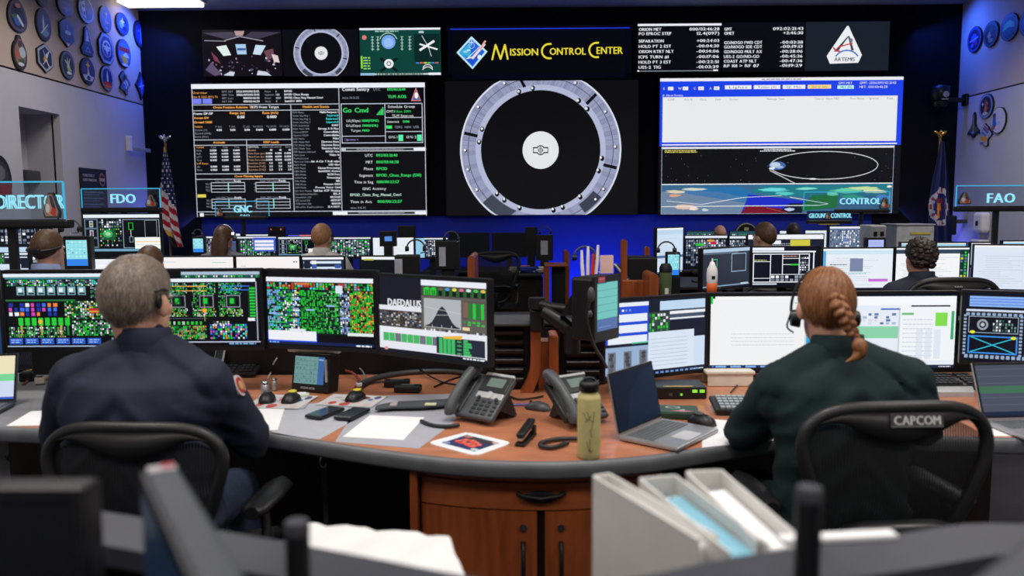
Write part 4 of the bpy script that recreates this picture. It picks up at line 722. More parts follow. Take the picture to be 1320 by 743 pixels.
def c_schem3(p):
    p.rect(0, 0, 160, 100, (8, 10, 16), 0); p.rect(1, 8, 158, 14, (232, 236, 246), 1); p.rect(1, 14, 158, 84, (12, 30, 22), 1)
    bars(p, 2, 15, 158, 24, 34, 3, [G1, (200, 60, 50), CY, G2, (220, 140, 70), GY], 2, .85, .15)
    for x0, x1, cols in ((2, 22, [LB, CY, G1, GY]), (22, 40, [G1, G2, WT, (40, 70, 140)]), (40, 50, [WT, LB, GY, (60, 160, 220), (220, 210, 80)]), (50, 84, [G1, G1, G2, (14, 60, 30)]), (84, 110, [G1, (140, 200, 150), (16, 40, 36), G2]), (110, 124, [GY, LB, (60, 80, 150), WT]), (124, 158, [G1, G1, (70, 190, 40), (220, 190, 60), (210, 70, 50), G2])):
        bars(p, x0, 25, x1, 82, max(3, int((x1 - x0) / 2.6)), 24, cols + [cols[0], (14, 40, 30)], 2, .95, .1)
    for k in range(9): p.rect(52 + k * 8, 34, 53 + k * 8, 82, (10, 22, 18), 4)
    for y in (33, 46, 60, 70): p.rect(2, y, 120, y + 1, (16, 24, 30), 4)
    p.rect(104, 18, 114, 28, (220, 225, 240), 5); p.rect(46, 15, 66, 18, (220, 110, 60), 4)
    for x, y in ((40, 36), (60, 50), (90, 44), (4, 56), (110, 60)): p.rect(x, y, x + 12, y + 2, (150, 190, 240), 5)
    p.rect(120, 80, 157, 84, (225, 235, 235), 5); p.rect(1, 82, 75, 95, (40, 80, 220), 3); p.rect(2, 80, 74, 93, (238, 240, 246), 4); p.rect(34, 77, 58, 81, (225, 230, 240), 5)
    p.rect(1, 94, 158, 98, (20, 34, 80), 2); p.greek(3, 97, 1.8, 16, LB, 3); p.greek(132, 98, 2, 22, WT, 3)
def c_daed(p):
    p.rng = random.Random(11)
    p.rect(0, 0, 160, 100, (20, 22, 36), 0); p.text(13, 38, 9.5, 'DAEDALUS', (232, 234, 240), 1, fit=52, fat=1.3)
    p.rect(0, 38, 67, 44, (226, 228, 236), 2); p.rect(0, 44, 67, 66, (70, 64, 60), 2); bars(p, 1, 45, 66, 64, 18, 9, [(110, 92, 74), (50, 46, 48), (150, 152, 160), (60, 90, 110), (30, 30, 40), (190, 190, 196)], 3, .95, .15)
    p.rect(66, 2, 159, 72, (96, 92, 88), 3); p.rect(66, 2, 159, 9, (234, 236, 244), 4); p.rect(66, 9, 159, 22, (70, 66, 64), 4)
    for k, c in enumerate((G1, G1, (110, 90, 76), (80, 150, 220), (225, 215, 70), (215, 110, 150), (220, 232, 228), (70, 190, 90), (225, 190, 80))): p.rect(70 + k * 10, 12, 78.5 + k * 10, 21, (20, 110, 40) if k > 1 else G1, 5); p.rect(72 + k * 10, 14, 77.5 + k * 10, 21, (14, 26, 20) if k > 1 else (30, 150, 40), 6); p.disc(75 + k * 10, 12.5, 3.4, 2, c, 7, 10)
    p.rect(70, 25, 124, 62, (176, 180, 184), 5)
    pts = [(72 + i * 5, 60 - 26 * math.exp(-((i - 5) / 2.4) ** 2)) for i in range(11)]; p.poly([(72, 61)] + [(122, 61)] + pts[::-1], (44, 44, 54), 6)
    p.line(70, 36, 124, 42, .5, (210, 212, 216), 7); p.line(84, 46, 112, 44, .5, (200, 202, 208)); [p.rect(82 + k * 14, 58, 82.6 + k * 14, 61, WT) for k in range(3)]
    p.rect(126, 25, 158, 48, (86, 82, 76), 5); p.rect(127, 27, 134, 46, (120, 98, 80), 6); [p.rect(135 + k * 5.6, 28, 139 + k * 5.6, 47, G1 if k % 2 else (20, 130, 50), 6) for k in range(4)]
    bars(p, 126, 50, 158, 56, 5, 2, [G1, (30, 150, 60)], 6); p.rect(126, 58, 136, 62, (232, 210, 160), 6); bars(p, 70, 63, 158, 67, 20, 1, [WT, GY, (60, 60, 60)], 6); p.poly([(98, 72), (126, 69), (124, 74), (98, 75)], (235, 180, 60), 7)
    p.rect(148, 67, 158, 70, WT, 7); p.rect(0, 66, 160, 74, (232, 234, 242), 4); p.rect(0, 74, 160, 95, (228, 230, 240), 4)
    for k in range(9): p.rect(6 + k * 9.5, 74, 15 + k * 9.5, 85, (70, 180, 100) if k not in (2, 6, 8) else (110, 112, 124), 5)
    p.rect(88, 73, 160, 94, (40, 44, 60), 6); [p.rect(92 + k * 6, 74, 97 + k * 6, 94, (64, 186, 104), 7) for k in range(4)]; [p.rect(118, 76 + k * 5, 124, 78 + k * 5, (60, 170, 100), 7) for k in range(4)]
    [p.rect(127, 74 + k * 3.4, 132 + p.rng.uniform(1, 8), 77 + k * 3.4, (64, 186, 104), 7) for k in range(6)]; p.rect(157, 72, 160, 96, (225, 228, 238), 8); p.greek(126, 98, 1.8, 30, WT, 5); p.rect(8, 93, 13, 97, (220, 150, 150), 8)
def c_doc(p, hd=(214, 226, 238), side=None, accent=None, body=(232, 238, 246)):
    p.rect(0, 0, 160, 100, body, 0); p.rect(0, 0, 160, 4, (240, 242, 246), 1); p.rect(0, 4, 160, 14, hd, 1)
    for k in range(14): p.greek(p.rng.uniform(10, 30), 24 + k * 5, 1.3, p.rng.uniform(40, 110), (196, 204, 218), 1)
    if side: p.rect(0, 6, 7, 96, side, 2)
    if accent: p.rect(*accent, 3)
    taskbar(p)
def c_white_left(p):
    p.rect(0, 0, 160, 100, (240, 241, 242), 0); p.rect(0, 0, 160, 5, (12, 16, 24), 1); p.rect(6, 2, 160, 6, (246, 246, 246), 2); p.rect(0, 2, 3, 12, G1, 3)
    for k in range(4): p.greek(28, 54 + k * 5, 1.2, 84, (214, 214, 216), 1)
    p.greek(112, 12, 1.4, 10, (120, 180, 160), 1); taskbar(p, (16, 40, 80))
    [p.rect(8 + k * 20, 97, 22 + k * 20, 99.3, (130, 180, 240), 4) for k in range(7)]
def c_right_app(p):
    p.rect(0, 0, 160, 100, (230, 236, 246), 0); p.rect(0, 0, 160, 4, (12, 16, 28), 1); p.rect(0, 4, 160, 16, (246, 248, 252), 1); p.rect(60, 20, 86, 22, (40, 90, 190), 2); p.rect(84, 20, 86, 90, (200, 208, 220), 2)
    p.rect(0, 44, 84, 60, (140, 210, 170), 2); bars(p, 4, 26, 82, 42, 10, 4, [(170, 190, 214), (214, 220, 230), (90, 120, 170)], 2, .8, .4)
    p.rect(86, 12, 160, 90, (240, 244, 248), 1); p.rect(100, 16, 152, 18, (24, 28, 44), 3); p.rect(88, 26, 104, 29, (110, 190, 120), 3); p.rect(133, 26, 149, 44, (130, 220, 80), 3); p.rect(154, 24, 158, 62, (60, 170, 110), 3)
    for k in range(9): p.greek(90, 36 + k * 6, 1.2, 40, (200, 208, 220), 3)
    for x in (108, 120, 132): p.rect(x, 48, x + 9, 88, (222, 230, 240), 3)
    taskbar(p, (30, 44, 70))
def c_teal_app(p):
    c_doc(p, (206, 226, 240)); p.rect(76, 20, 83, 70, (40, 170, 226), 3); p.rect(90, 24, 160, 30, (170, 206, 228), 3); p.rect(97, 29, 116, 32, (30, 50, 90), 4); p.rect(88, 38, 108, 44, (70, 110, 170), 4); p.rect(94, 44, 116, 50, (130, 150, 180), 4); p.rect(116, 38, 160, 50, (140, 214, 176), 3); p.rect(88, 60, 160, 61, (180, 190, 200), 3); p.rect(90, 80, 110, 86, (60, 190, 150), 4); p.rect(0, 6, 74, 96, (238, 240, 242), 3)
def c_windows(p):
    p.rect(0, 0, 160, 100, (22, 30, 46), 0); p.rect(0, 4, 66, 56, (36, 76, 214), 1); p.rect(1, 3, 66, 8, (230, 236, 248), 2)
    for k, (a, b) in enumerate(((18, 28), (32, 42), (46, 56))): p.rect(4, a, 64, b, (232, 238, 248), 2)
    bars(p, 8, 11, 40, 15, 6, 1, [WT, (120, 150, 230)], 2); p.rect(40, 55, 66, 57, (90, 200, 160), 3)
    p.rect(84, 4, 158, 16, (190, 216, 240), 1); p.rect(66, 18, 100, 46, (56, 66, 64), 1); bars(p, 67, 20, 98, 44, 7, 6, [G1, G2, WT, (40, 60, 60)], 2, .85, .15); p.rect(100, 18, 158, 22, WT, 1); p.rect(100, 22, 156, 30, (70, 84, 104), 1); p.rect(100, 27, 157, 29, WT, 2)
    p.rect(66, 44, 140, 94, (216, 228, 244), 3); p.rect(140, 54, 158, 94, (206, 222, 242), 3); [p.greek(70, 54 + k * 5, 1, 60, (180, 196, 216), 4) for k in range(8)]
    p.rect(0, 60, 66, 96, (150, 176, 208), 2)
    for x in (4, 28, 52): p.rect(x, 66, x + 12, 96, (110, 116, 128), 3); [p.disc(x + 6 + p.rng.uniform(-3, 3), 70 + k * 4.5, 3.6, 2.6, p.rng.choice([(70, 72, 80), (90, 94, 104)]), 4, 8) for k in range(6)]
    taskbar(p, (16, 28, 50)); [p.rect(70 + k * 8, 97, 75 + k * 8, 99.4, (110, 150, 210), 4) for k in range(10)]
def c_darkdiag(p):
    p.rect(0, 0, 160, 100, (8, 14, 28), 0); p.rect(8, 5, 120, 20, (140, 180, 240), 1); [p.rect(8, 8 + k * 4, 120, 9.4 + k * 4, (90, 130, 220), 2) for k in range(3)]
    p.rect(4, 24, 160, 27, (210, 220, 240), 1)
    for k in range(15): p.rect(4 + k * 7.4, 29, 9 + k * 7.4, 33, (150, 170, 200), 2); p.rect(4 + k * 7.4, 90, 9 + k * 7.4, 95, (150, 170, 200))
    for k in range(12): p.rect(1, 32 + k * 5, 5, 35 + k * 5, (150, 170, 200)); p.rect(80, 32 + k * 5, 84, 35 + k * 5, (150, 170, 200)); p.rect(88, 32 + k * 5, 92, 35 + k * 5, (120, 140, 190))
    p.frame(8, 34, 78, 58, .8, (170, 190, 210), 2); p.ring(28, 46, 5, 8, (150, 160, 170), 3, 16); p.disc(28, 46, 3, 3, (180, 190, 196), 3, 10); bars(p, 42, 38, 76, 56, 8, 4, [(110, 150, 140), (60, 90, 100), WT], 3)
    p.disc(14, 57, 4, 2.4, (225, 225, 60), 4, 8); p.disc(72, 64, 4, 2.4, (225, 225, 60), 4, 8); p.frame(8, 62, 78, 88, 2, (60, 140, 230), 2); p.line(12, 64, 74, 86, 1.4, (50, 190, 220), 3); p.line(74, 64, 12, 86, 1.4, (50, 190, 220), 3)
    bars(p, 94, 30, 158, 56, 10, 5, [(130, 150, 190), WT, (50, 70, 110), (110, 60, 160)], 2); p.frame(96, 60, 158, 90, 2, (100, 60, 200), 2); bars(p, 98, 62, 156, 88, 8, 5, [GY, (60, 80, 140), WT, (90, 60, 130)], 3)
def c_table(p, green=.3, title=True, bg=(14, 20, 32)):
    p.rect(0, 0, 160, 100, bg, 0)
    if title: p.rect(0, 0, 160, 7, (226, 232, 244), 1)
    bars(p, 3, 12, 157, 94, 16, 11, [GY, (110, 120, 140), WT, (60, 80, 110)] + ([G1, (60, 150, 100)] if green else []), 1, .8, .15)
    for k in range(1, 5): p.rect(k * 32, 9, k * 32 + 1, 96, (150, 160, 180), 2)
def c_fdo(p):
    p.rect(0, 0, 160, 100, (6, 12, 20), 0); p.rect(0, 0, 160, 8, (228, 238, 244), 1); p.rect(0, 84, 160, 90, (110, 160, 190), 1)
    p.rect(1, 10, 30, 82, (90, 110, 130), 1)
    for k in range(3): p.rect(4, 13 + k * 23, 27, 32 + k * 23, (12, 16, 24), 2); p.rect(12, 15 + k * 23, 20, 31 + k * 23, (170, 190, 200), 3); p.rect(14, 18 + k * 23, 18.5, 28 + k * 23, (20, 40, 30), 4); p.disc(16, 23 + k * 23, 1.8, 3, [(190, 200, 60), (210, 60, 150), (70, 130, 160)][k], 5, 8)
    bars(p, 32, 11, 80, 32, 9, 4, [WT, GY, (90, 120, 110), (40, 60, 70)], 2, .8, .2); p.rect(34, 34, 66, 62, (20, 84, 50), 2); p.disc(50, 47, 11, 10, (60, 170, 90), 3, 8); p.disc(50, 47, 5, 5, (150, 220, 160), 4, 8); bars(p, 33, 33, 80, 78, 10, 8, [G1, G2, GY, (30, 50, 130), (190, 170, 60), WT], 4, .6, .5)
    p.frame(82, 12, 159, 82, 1, (170, 190, 210), 1); p.frame(94, 20, 104, 38, 1.2, G1, 2); p.rect(98, 38, 99, 54, WT); p.frame(95, 54, 103, 68, 1, (150, 170, 190)); p.frame(128, 14, 154, 56, 1, GY); p.rect(106, 56, 160, 84, (245, 245, 240), 3); p.rect(106, 66, 160, 67.5, (240, 190, 120), 4); p.rect(106, 74, 160, 75, (190, 205, 225), 4)
def c_rocket(p):
    p.rect(0, 0, 160, 100, (40, 46, 62), 0); p.rect(0, 0, 160, 9, (176, 200, 224), 1); p.rect(0, 9, 120, 14, (90, 106, 124), 1); p.frame(96, 14, 148, 62, 2, (150, 180, 205), 1); p.frame(28, 26, 48, 46, 2, (60, 190, 110), 1); p.rect(0, 94, 160, 97, (130, 160, 190), 1); p.rect(130, 92, 156, 96, (200, 216, 230), 2)
def c_grid(p):
    p.rect(0, 0, 160, 100, (16, 20, 34), 0); p.rect(0, 0, 76, 8, (236, 240, 250), 1); p.rect(0, 9, 152, 13, (236, 240, 250), 1); p.frame(2, 16, 138, 92, 2.4, WT, 1)
    for x, y0, y1 in ((43, 16, 92), (72, 16, 72), (112, 16, 72)): p.rect(x, y0, x + 2, y1, WT, 2)
    for x0, x1, y in ((2, 43, 36), (72, 138, 28), (72, 112, 44), (112, 138, 46), (43, 138, 70), (2, 43, 80)): p.rect(x0, y, x1, y + 1.6, WT, 2)
    p.rect(92, 43, 112, 47, G1, 3); bars(p, 45, 73, 136, 90, 8, 2, [GY, (110, 116, 130), WT], 3, .8, .1); bars(p, 114, 18, 136, 68, 4, 8, [GY, WT, (70, 80, 100)], 3); p.greek(4, 34, 2, 30, (190, 200, 110), 3); p.greek(74, 24, 2, 34, (220, 160, 150), 3); p.rect(146, 10, 149, 94, WT, 2); p.rect(2, 94, 60, 98, (200, 210, 222), 2)
def c_cyan(p):
    p.rect(0, 0, 160, 100, (150, 226, 236), 0); [p.rect(0, 14 * k, 160, 14 * k + 1, (110, 196, 210), 1) for k in range(1, 6)]; [p.rect(30 * k, 0, 30 * k + 1.4, 72, (110, 196, 210)) for k in range(1, 5)]; bars(p, 4, 3, 156, 70, 5, 5, [(120, 180, 200), (190, 236, 240)], 2, .5, .2); p.rect(0, 74, 160, 100, (50, 130, 235), 2)
def c_teal(p):
    p.rect(0, 0, 160, 100, (110, 190, 186), 0); [p.rect(0, 15 * k, 160, 15 * k + 1, (70, 140, 142), 1) for k in range(1, 6)]; p.rect(0, 76, 160, 100, (76, 106, 160), 1); p.rect(0, 0, 70, 2, (60, 120, 120), 2); p.greek(10, 93, 2, 100, (110, 140, 190), 2)
def c_sage(p):
    p.rect(0, 0, 160, 100, (110, 150, 148), 0); [p.rect(0, 16 * k, 126, 16 * k + 1, (66, 108, 110), 1) for k in range(1, 6)]; [p.rect(21 * k, 0, 21 * k + 1, 100, (66, 108, 110)) for k in range(1, 6)]; bars(p, 3, 3, 124, 97, 6, 6, [(80, 130, 128), (70, 116, 118)], 2, .5, .4); p.rect(127, 0, 160, 100, (60, 100, 160), 2); p.rect(130, 8, 156, 12, (150, 190, 220), 3)
def c_lav(p): p.rect(0, 0, 160, 100, (170, 186, 240), 0); p.greek(10, 20, 3, 120, (140, 156, 220), 1)
def c_off(p): p.rect(0, 0, 160, 100, (9, 10, 15), 0)
MONH = M('monitor_housing', (20, 20, 23), 0.42, bump=.03, bscale=300)
def screen_on(t, w, h, cz, fn, y=-.0025, seed=1, name='screen'):
    p = Paint(0, 0, 160, 100, w, h, .0003); p.rng = random.Random(seed); fn(p); return p.build(name, SCREEN, t, (0, y, cz))
_ms = [0]
def monitor(label, px0, px1, d0, d1, y0, y1, fn, zd=.75, group='console monitors', stand=True, name='monitor'):
    _ms[0] += 1; ym = (y0 + y1) / 2
    Lp = atY(px0, ym, d0); Rp = atY(px1, ym, d1); c = (Lp + Rp) / 2; w = math.hypot(Rp.x - Lp.x, Rp.y - Lp.y); xm = (px0 + px1) / 2
    zt = atY(xm, y0, c.y).z; zb = atY(xm, y1, c.y).z; h = zt - zb; cz = (zt + zb) / 2 - zd
    t = thing(name, label, 'monitor', (c.x, c.y, zd), math.atan2(Rp.y - Lp.y, Rp.x - Lp.x), group)
    mk('housing', MB().box((0, .02, cz), (w, .036, h), .005).box((0, .05, cz), (w * .5, .03, h * .5), .012), MONH, t)
    sw, sh = w - .018, h - .026
    b = MB()
    for q in (((-w / 2 + .0045, 0, cz), (.009, .005, h)), ((w / 2 - .0045, 0, cz), (.009, .005, h)), ((0, 0, cz + h / 2 - .005), (w - .018, .005, .01)), ((0, 0, cz - h / 2 + .008), (w - .018, .005, .016))): b.box(*q)
    mk('bezel', b, MONH, t)
    screen_on(t, sw, sh, cz + .003, fn, .0015, _ms[0])
    if stand == 'arm':
        R_ = Matrix.Rotation(-t.rotation_euler.z, 3, 'Z'); LP = lambda x, y, z: R_ @ (Vector((x, y, z)) - t.location)
        b0 = Vector((0, .05, cz)); sx = c.x + (3.9 - c.y) * .12; k = LP(sx, 3.9, cz + zd)
        mk('mount_arm', MB().tube([b0, b0.lerp(k, .5) + Vector((.02, 0, 0)), k], .022, 8), BLK, t); mk('arm_post', MB().cyl(LP(sx, 3.9, 1.0), LP(sx, 3.9, cz + zd + .03), .026, n=14), BLK, t); mk('mount_plate', MB().box((0, .07, cz), (.12, .02, .12), .004), BLK, t)
    elif stand:
        mk('stand_neck', MB().box((0, .075, (cz) / 2), (.07, .02, cz), .004), BLK, t); mk('stand_base', MB().box((0, .06, .008), (.24, .18, .016), .006), BLK, t)
    return t
# ================================================================ CONSOLES OF THE ROWS BEHIND
WTOP = M('worktop_dark', (46, 44, 46), 0.45)
def console(label, x0, x1, y0, y1, z=.75, shelf=None):
    t = thing('control_console', label, 'console', ((x0 + x1) / 2, (y0 + y1) / 2, 0), 0, 'control consoles'); w, d = x1 - x0, y1 - y0
    mk('worktop', MB().box((0, 0, z - .02), (w, d, .04), .01), WTOP, t); mk('modesty_panel', MB().box((0, d * .2, (z - .04) / 2), (w - .1, .04, z - .04)), DWOOD, t)
    for s_ in (-1, 1): mk('end_panel', MB().box((s_ * (w / 2 - .03), 0, (z - .04) / 2), (.05, d - .1, z - .04), .006), DWOOD, t)
    if shelf: mk('rear_shelf', MB().box((0, d / 2 - .12, (z + shelf) / 2), (w, .24, shelf - z), .01), DARK, t)
    return t
console('dark console of the second row under the FDO monitor', -4.9, -.41, 5.3, 6.9)
console('dark console of the second row at the right wall', 1.25, 4.95, 5.3, 6.9)
console('dark console of the third row under the GNC sign', -4.2, -.75, 8.35, 9.95)
console('small far console with two dark monitors before the blue wall', -1.25, .3, 10.2, 10.95)
console('dark console of the third row below the orbit map', 1.15, 4.6, 8.0, 9.1)
console('far console directly under the right wall display', 1.3, 4.6, 10.05, 10.9)
# second row, left
m = monitor('tall stacked monitor with dark flight schematic and white window under FDO sign', 107, 208, 6.15, 6.15, 275, 332, c_fdo)
monitor('white monitor directly below the FDO schematic monitor', 113, 206, 5.95, 5.95, 332.5, 388, lambda p: c_doc(p, (236, 240, 250), body=(244, 246, 252)))
monitor('white monitor right behind the grey haired man, with faint green line', 208, 303, 5.95, 5.95, 330, 388, lambda p: (p.rect(0, 0, 160, 100, (244, 241, 240), 0), p.greek(114, 14, 1.6, 30, (150, 200, 170), 1), p.greek(4, 12, 1.4, 26, (180, 200, 220), 1), p.rect(130, 90, 160, 100, (200, 210, 230), 1)))
monitor('white monitor with grey block at its foot, left of the windowed one', 304, 388, 5.95, 5.95, 329.5, 387, lambda p: (p.rect(0, 0, 160, 100, (246, 241, 240), 0), p.greek(144, 14, 2.6, 13, (70, 110, 150), 1), p.greek(12, 23, 1.6, 12, (170, 170, 180), 1), p.rect(10, 32, 140, 100, (128, 134, 152), 1)))
monitor('monitor with stacked white and blue bars below the man in white shirt', 389, 445, 5.95, 5.95, 330, 386, lambda p: (p.rect(0, 0, 160, 100, (34, 44, 70), 0), p.rect(0, 0, 160, 6, WT, 1), [p.rect(4, 10 + 14 * k, 150, 16 + 14 * k, (214, 228, 246), 1) for k in range(6)], bars(p, 4, 8, 154, 90, 5, 8, [WT, (60, 90, 170), (30, 36, 54)], 2, .9, .4)))
monitor('dark monitor with white strip and yellow tag along its top', 464, 512, 5.95, 5.9, 329.5, 386, lambda p: (p.rect(0, 0, 160, 100, (16, 18, 24), 0), p.rect(4, 0, 160, 7, (236, 238, 242), 1), p.rect(14, 5, 60, 9, (190, 186, 80), 2)))
monitor('monitor of black and white tables partly behind the DIRECTOR sign post', -30, 66, 6.2, 6.2, 288, 345, lambda p: c_table(p, 0))
monitor('monitor with blue and white windows behind the DIRECTOR post', -46, 39, 5.7, 5.7, 315, 374, c_windows)
# third row, left
def c_sub(p): c_table(p, 1); p.rect(66, 4, 158, 70, (60, 90, 210), 3); [p.rect(72, 16 + k * 17, 150, 29 + k * 17, WT, 4) for k in range(3)]
for i, (a, b, fn, lb) in enumerate(((262, 304, lambda p: c_table(p, 0), 'table monitor beside the long haired woman'), (305, 357, c_sub, 'monitor with blue and white window over tables under the GNC sign'), (358, 418, c_fdo, 'schematic monitor just left of the man in white shirt'), (419, 479, lambda p: c_table(p, 1), 'green and white table monitor right of the man in white shirt'), (480, 534, lambda p: c_doc(p, (230, 236, 246)), 'bright white document monitor right of the white shirted man'), (535, 578, lambda p: (c_table(p, 0), p.rect(0, 0, 44, 100, (150, 200, 226), 3)), 'dark blue diagram monitor with pale left column'))):
    monitor(lb, a, b, 9.3, 9.3, 304 + i * .4, 334, fn, group='third row monitors')
monitor('switched off monitor before the blue wall, left of two', 579, 631, 10.3, 10.3, 300, 332, c_off, group='dark monitors before the blue wall'); monitor('switched off monitor before the blue wall, right of two', 634, 679, 10.3, 10.3, 300, 332, c_off, group='dark monitors before the blue wall')
for a, b, y, lb in ((297, 311, 300.5, 'narrow far monitor edge above the third row, nearest the GNC post'), (316, 361, 301.5, 'pale far monitor edge above the third row'), (371, 402, 302, 'far monitor edge with pink and blue strip above the third row')):
    monitor(lb, a, b, 9.75, 9.75, y, y + 26, (lambda p: (p.rect(0, 0, 160, 100, (120, 140, 180), 0), p.rect(0, 0, 80, 20, (90, 100, 220), 1), p.rect(80, 0, 160, 20, (220, 120, 140), 1))) if a == 371 else (lambda p: c_doc(p, body=(150, 166, 190))), group='third row monitors')
# second row, right
monitor('dark monitor with green square beside the rocket model', 905, 967, 5.6, 5.95, 318.5, 373, c_rocket)
monitor('monitor with white grid of dark cells, left of the white document screens', 968, 1057, 5.95, 5.95, 317.5, 371, c_grid)
monitor('white web page monitor with magenta bar', 1059, 1152, 5.95, 5.95, 319, 376, lambda p: (c_doc(p, (206, 230, 244), (90, 170, 226)), p.rect(62, 24, 92, 56, (120, 136, 166), 3), p.rect(106, 74, 150, 81, (200, 110, 214), 3), p.greek(16, 40, 2, 40, (60, 80, 110), 3), p.greek(60, 62, 2, 40, (120, 200, 190), 3)))
monitor('document monitor with green column facing the curly haired person', 1153, 1250, 5.95, 5.95, 318, 375.5, lambda p: (c_doc(p, (50, 70, 90), body=(244, 244, 246)), p.rect(140, 6, 158, 96, (20, 50, 50), 3), bars(p, 141, 8, 157, 94, 2, 12, [G1, (200, 220, 60), (90, 130, 140)], 4)))
monitor('pale document monitor at the right wall under the FAO post', 1253, 1350, 5.95, 5.8, 315, 378, lambda p: c_doc(p, (222, 230, 244), body=(220, 228, 244)))
# third and fourth row, right
monitor('upright white page monitor at the aisle of the right consoles', 846, 881, 8.0, 8.3, 293, 354, lambda p: (c_doc(p, (190, 214, 236), body=(206, 224, 244)), p.rect(0, 60, 160, 66, (80, 110, 150), 3)), group='right rear monitors')
for a, b, y, fn, lb in ((882, 938, 303, lambda p: (c_table(p, 0), p.rect(96, 18, 120, 26, (200, 40, 80), 3), p.rect(40, 24, 70, 31, G1, 3), p.rect(84, 12, 110, 18, (220, 160, 60), 3)), 'dark table monitor with red and green cells'), (939, 962, 303.5, lambda p: c_table(p, 0), 'narrow grey table monitor left of the short haired man'), (963, 1062, 301.5, lambda p: (c_doc(p, (240, 242, 248), body=(30, 36, 54)), p.rect(0, 0, 160, 14, (240, 242, 248), 3), p.rect(90, 16, 132, 40, (210, 200, 70), 3), p.rect(40, 18, 70, 30, WT, 3)), 'wide monitor with yellow block right of the short haired man'), (1068, 1112, 291, lambda p: (c_table(p, 0, True, (90, 110, 140)), bars(p, 60, 14, 96, 60, 4, 6, [(60, 110, 220), WT], 3)), 'grey and blue table monitor under the GROUND CONTROL sign')):
    monitor(lb, a, b, 8.4, 8.4, y, y + 44 if a < 1000 else y + 40, fn, group='right rear monitors')
for a, b, y, lb in ((884, 922, 297.5, 'far green and white monitor left of the bald head'), (940, 977, 297.5, 'far green bar monitor right of the bald head'), (1004, 1024, 297, 'far dark monitor left of the dark haired head'), (1037, 1066, 296.5, 'far white monitor right of the dark haired head')):
    monitor(lb, a, b, 10.4, 10.4, y, y + 30, (lambda p: (c_table(p, 1, False, (40, 80, 90)))) if a < 1000 else (lambda p: c_doc(p, body=(226, 232, 244))), group='far right monitors')
for a, b, lb in ((1160, 1190, 'cyan topped far monitor behind the curly haired person'), (1206, 1246, 'pale blue far monitor between curly head and FAO post'), (1250, 1284, 'pale far monitor left of the FAO post'), (1291, 1340, 'pale far monitor right of the FAO post')):
    monitor(lb, a, b, 6.55, 6.55, 312 if a < 1290 else 310, 345, lambda p: c_doc(p, (150, 200, 220), body=(170, 206, 226)), group='monitor tops behind the FAO row')
# ---------------------------------------------------------------- touch keysets (comm panels) of the rear rows
def keyset(label, px0, px1, y0, y1, Y, fn, zd=.75, yaw=0, cut=.12, side=None, thick=.06):
    _ms[0] += 1; a = atY(px0, (y0 + y1) / 2, Y); b = atY(px1, (y0 + y1) / 2, Y); zt = atY((px0 + px1) / 2, y0, Y).z; zb = atY((px0 + px1) / 2, y1, Y).z; w = b.x - a.x; h = zt - zb; cz = (zt + zb) / 2 - zd
    t = thing('touch_keyset', label, 'touch panel', ((a.x + b.x) / 2, Y, zd), yaw, 'touch panels on the consoles')
    mk('housing', MB().box((0, thick / 2, cz), (w, thick, h), .008), BLK, t)
    if fn: screen_on(t, w * (1 - 2 * cut), h * (1 - 2 * cut), cz, fn, -.002, _ms[0])
    if side: mk('label_plate', MB().box((-w / 2 + side[0] * w, -.003, cz + side[2] * h), (side[1] * w, .006, side[3] * h), .002), M('plate_pale', (176, 178, 190), .5), t)
    mk('stand', MB().box((0, thick / 2 + .02, (cz - h / 2) / 2 + .005), (.1, .1, max(.02, cz - h / 2 + .01)), .006), BLK, t); return t
keyset('black touch panel with bright cyan keys right of the brown haired person', 81.5, 117, 304.5, 348, 5.62, c_cyan)
keyset('small cyan touch panel at the far left of the third row', 247, 264, 305, 328, 8.55, c_cyan)
keyset('touch panel with dim slate blue screen before the long haired woman', 285, 307, 308, 333, 8.5, lambda p: (p.rect(0, 0, 160, 100, (74, 86, 120), 0), p.rect(0, 0, 160, 10, (60, 100, 180), 1)))
keyset('black boxy touch panel turned away, pale plate on its left side, nearer one', 508.5, 540, 329, 362, 5.6, None, side=(.17, .32, -.05, .8), thick=.1)
keyset('black boxy touch panel turned away, before the dark blue diagram monitor', 561, 592, 310.5, 348, 6.5, None, side=(.3, .28, -.05, .66), thick=.1)
keyset('black touch panel with pale plate before the blue wall, at the aisle desk', 691, 713, 303, 336, 9.6, None, side=(.48, .42, 0, .55))
keyset('narrow cyan touch panel beside the olive cup', 859, 877, 325, 358, 5.5, c_cyan, cut=.1)
keyset('touch panel with lavender screen under the GROUND CONTROL sign', 1116, 1142, 306, 334, 6.7, c_lav)
keyset('black device box before the blue wall, small blue display', 489, 511, 298, 318, 9.1, lambda p: (p.rect(0, 0, 160, 100, (12, 14, 20), 0), p.rect(40, 30, 130, 70, (90, 140, 220), 1)))
keyset('plain black upright box behind the bright document monitor', 513, 535, 291, 318, 9.8, None)
keyset('black device with two red lamps on the far console', 345, 367, 292, 308, 9.72, lambda p: (p.rect(0, 0, 160, 100, (10, 10, 14), 0), p.rect(10, 8, 26, 24, (200, 80, 90), 1), p.rect(130, 8, 150, 24, (200, 90, 80), 1)))
keyset('tall black speaker box at the aisle desk before the blue wall', 677, 693, 293, 330, 10.3, None)
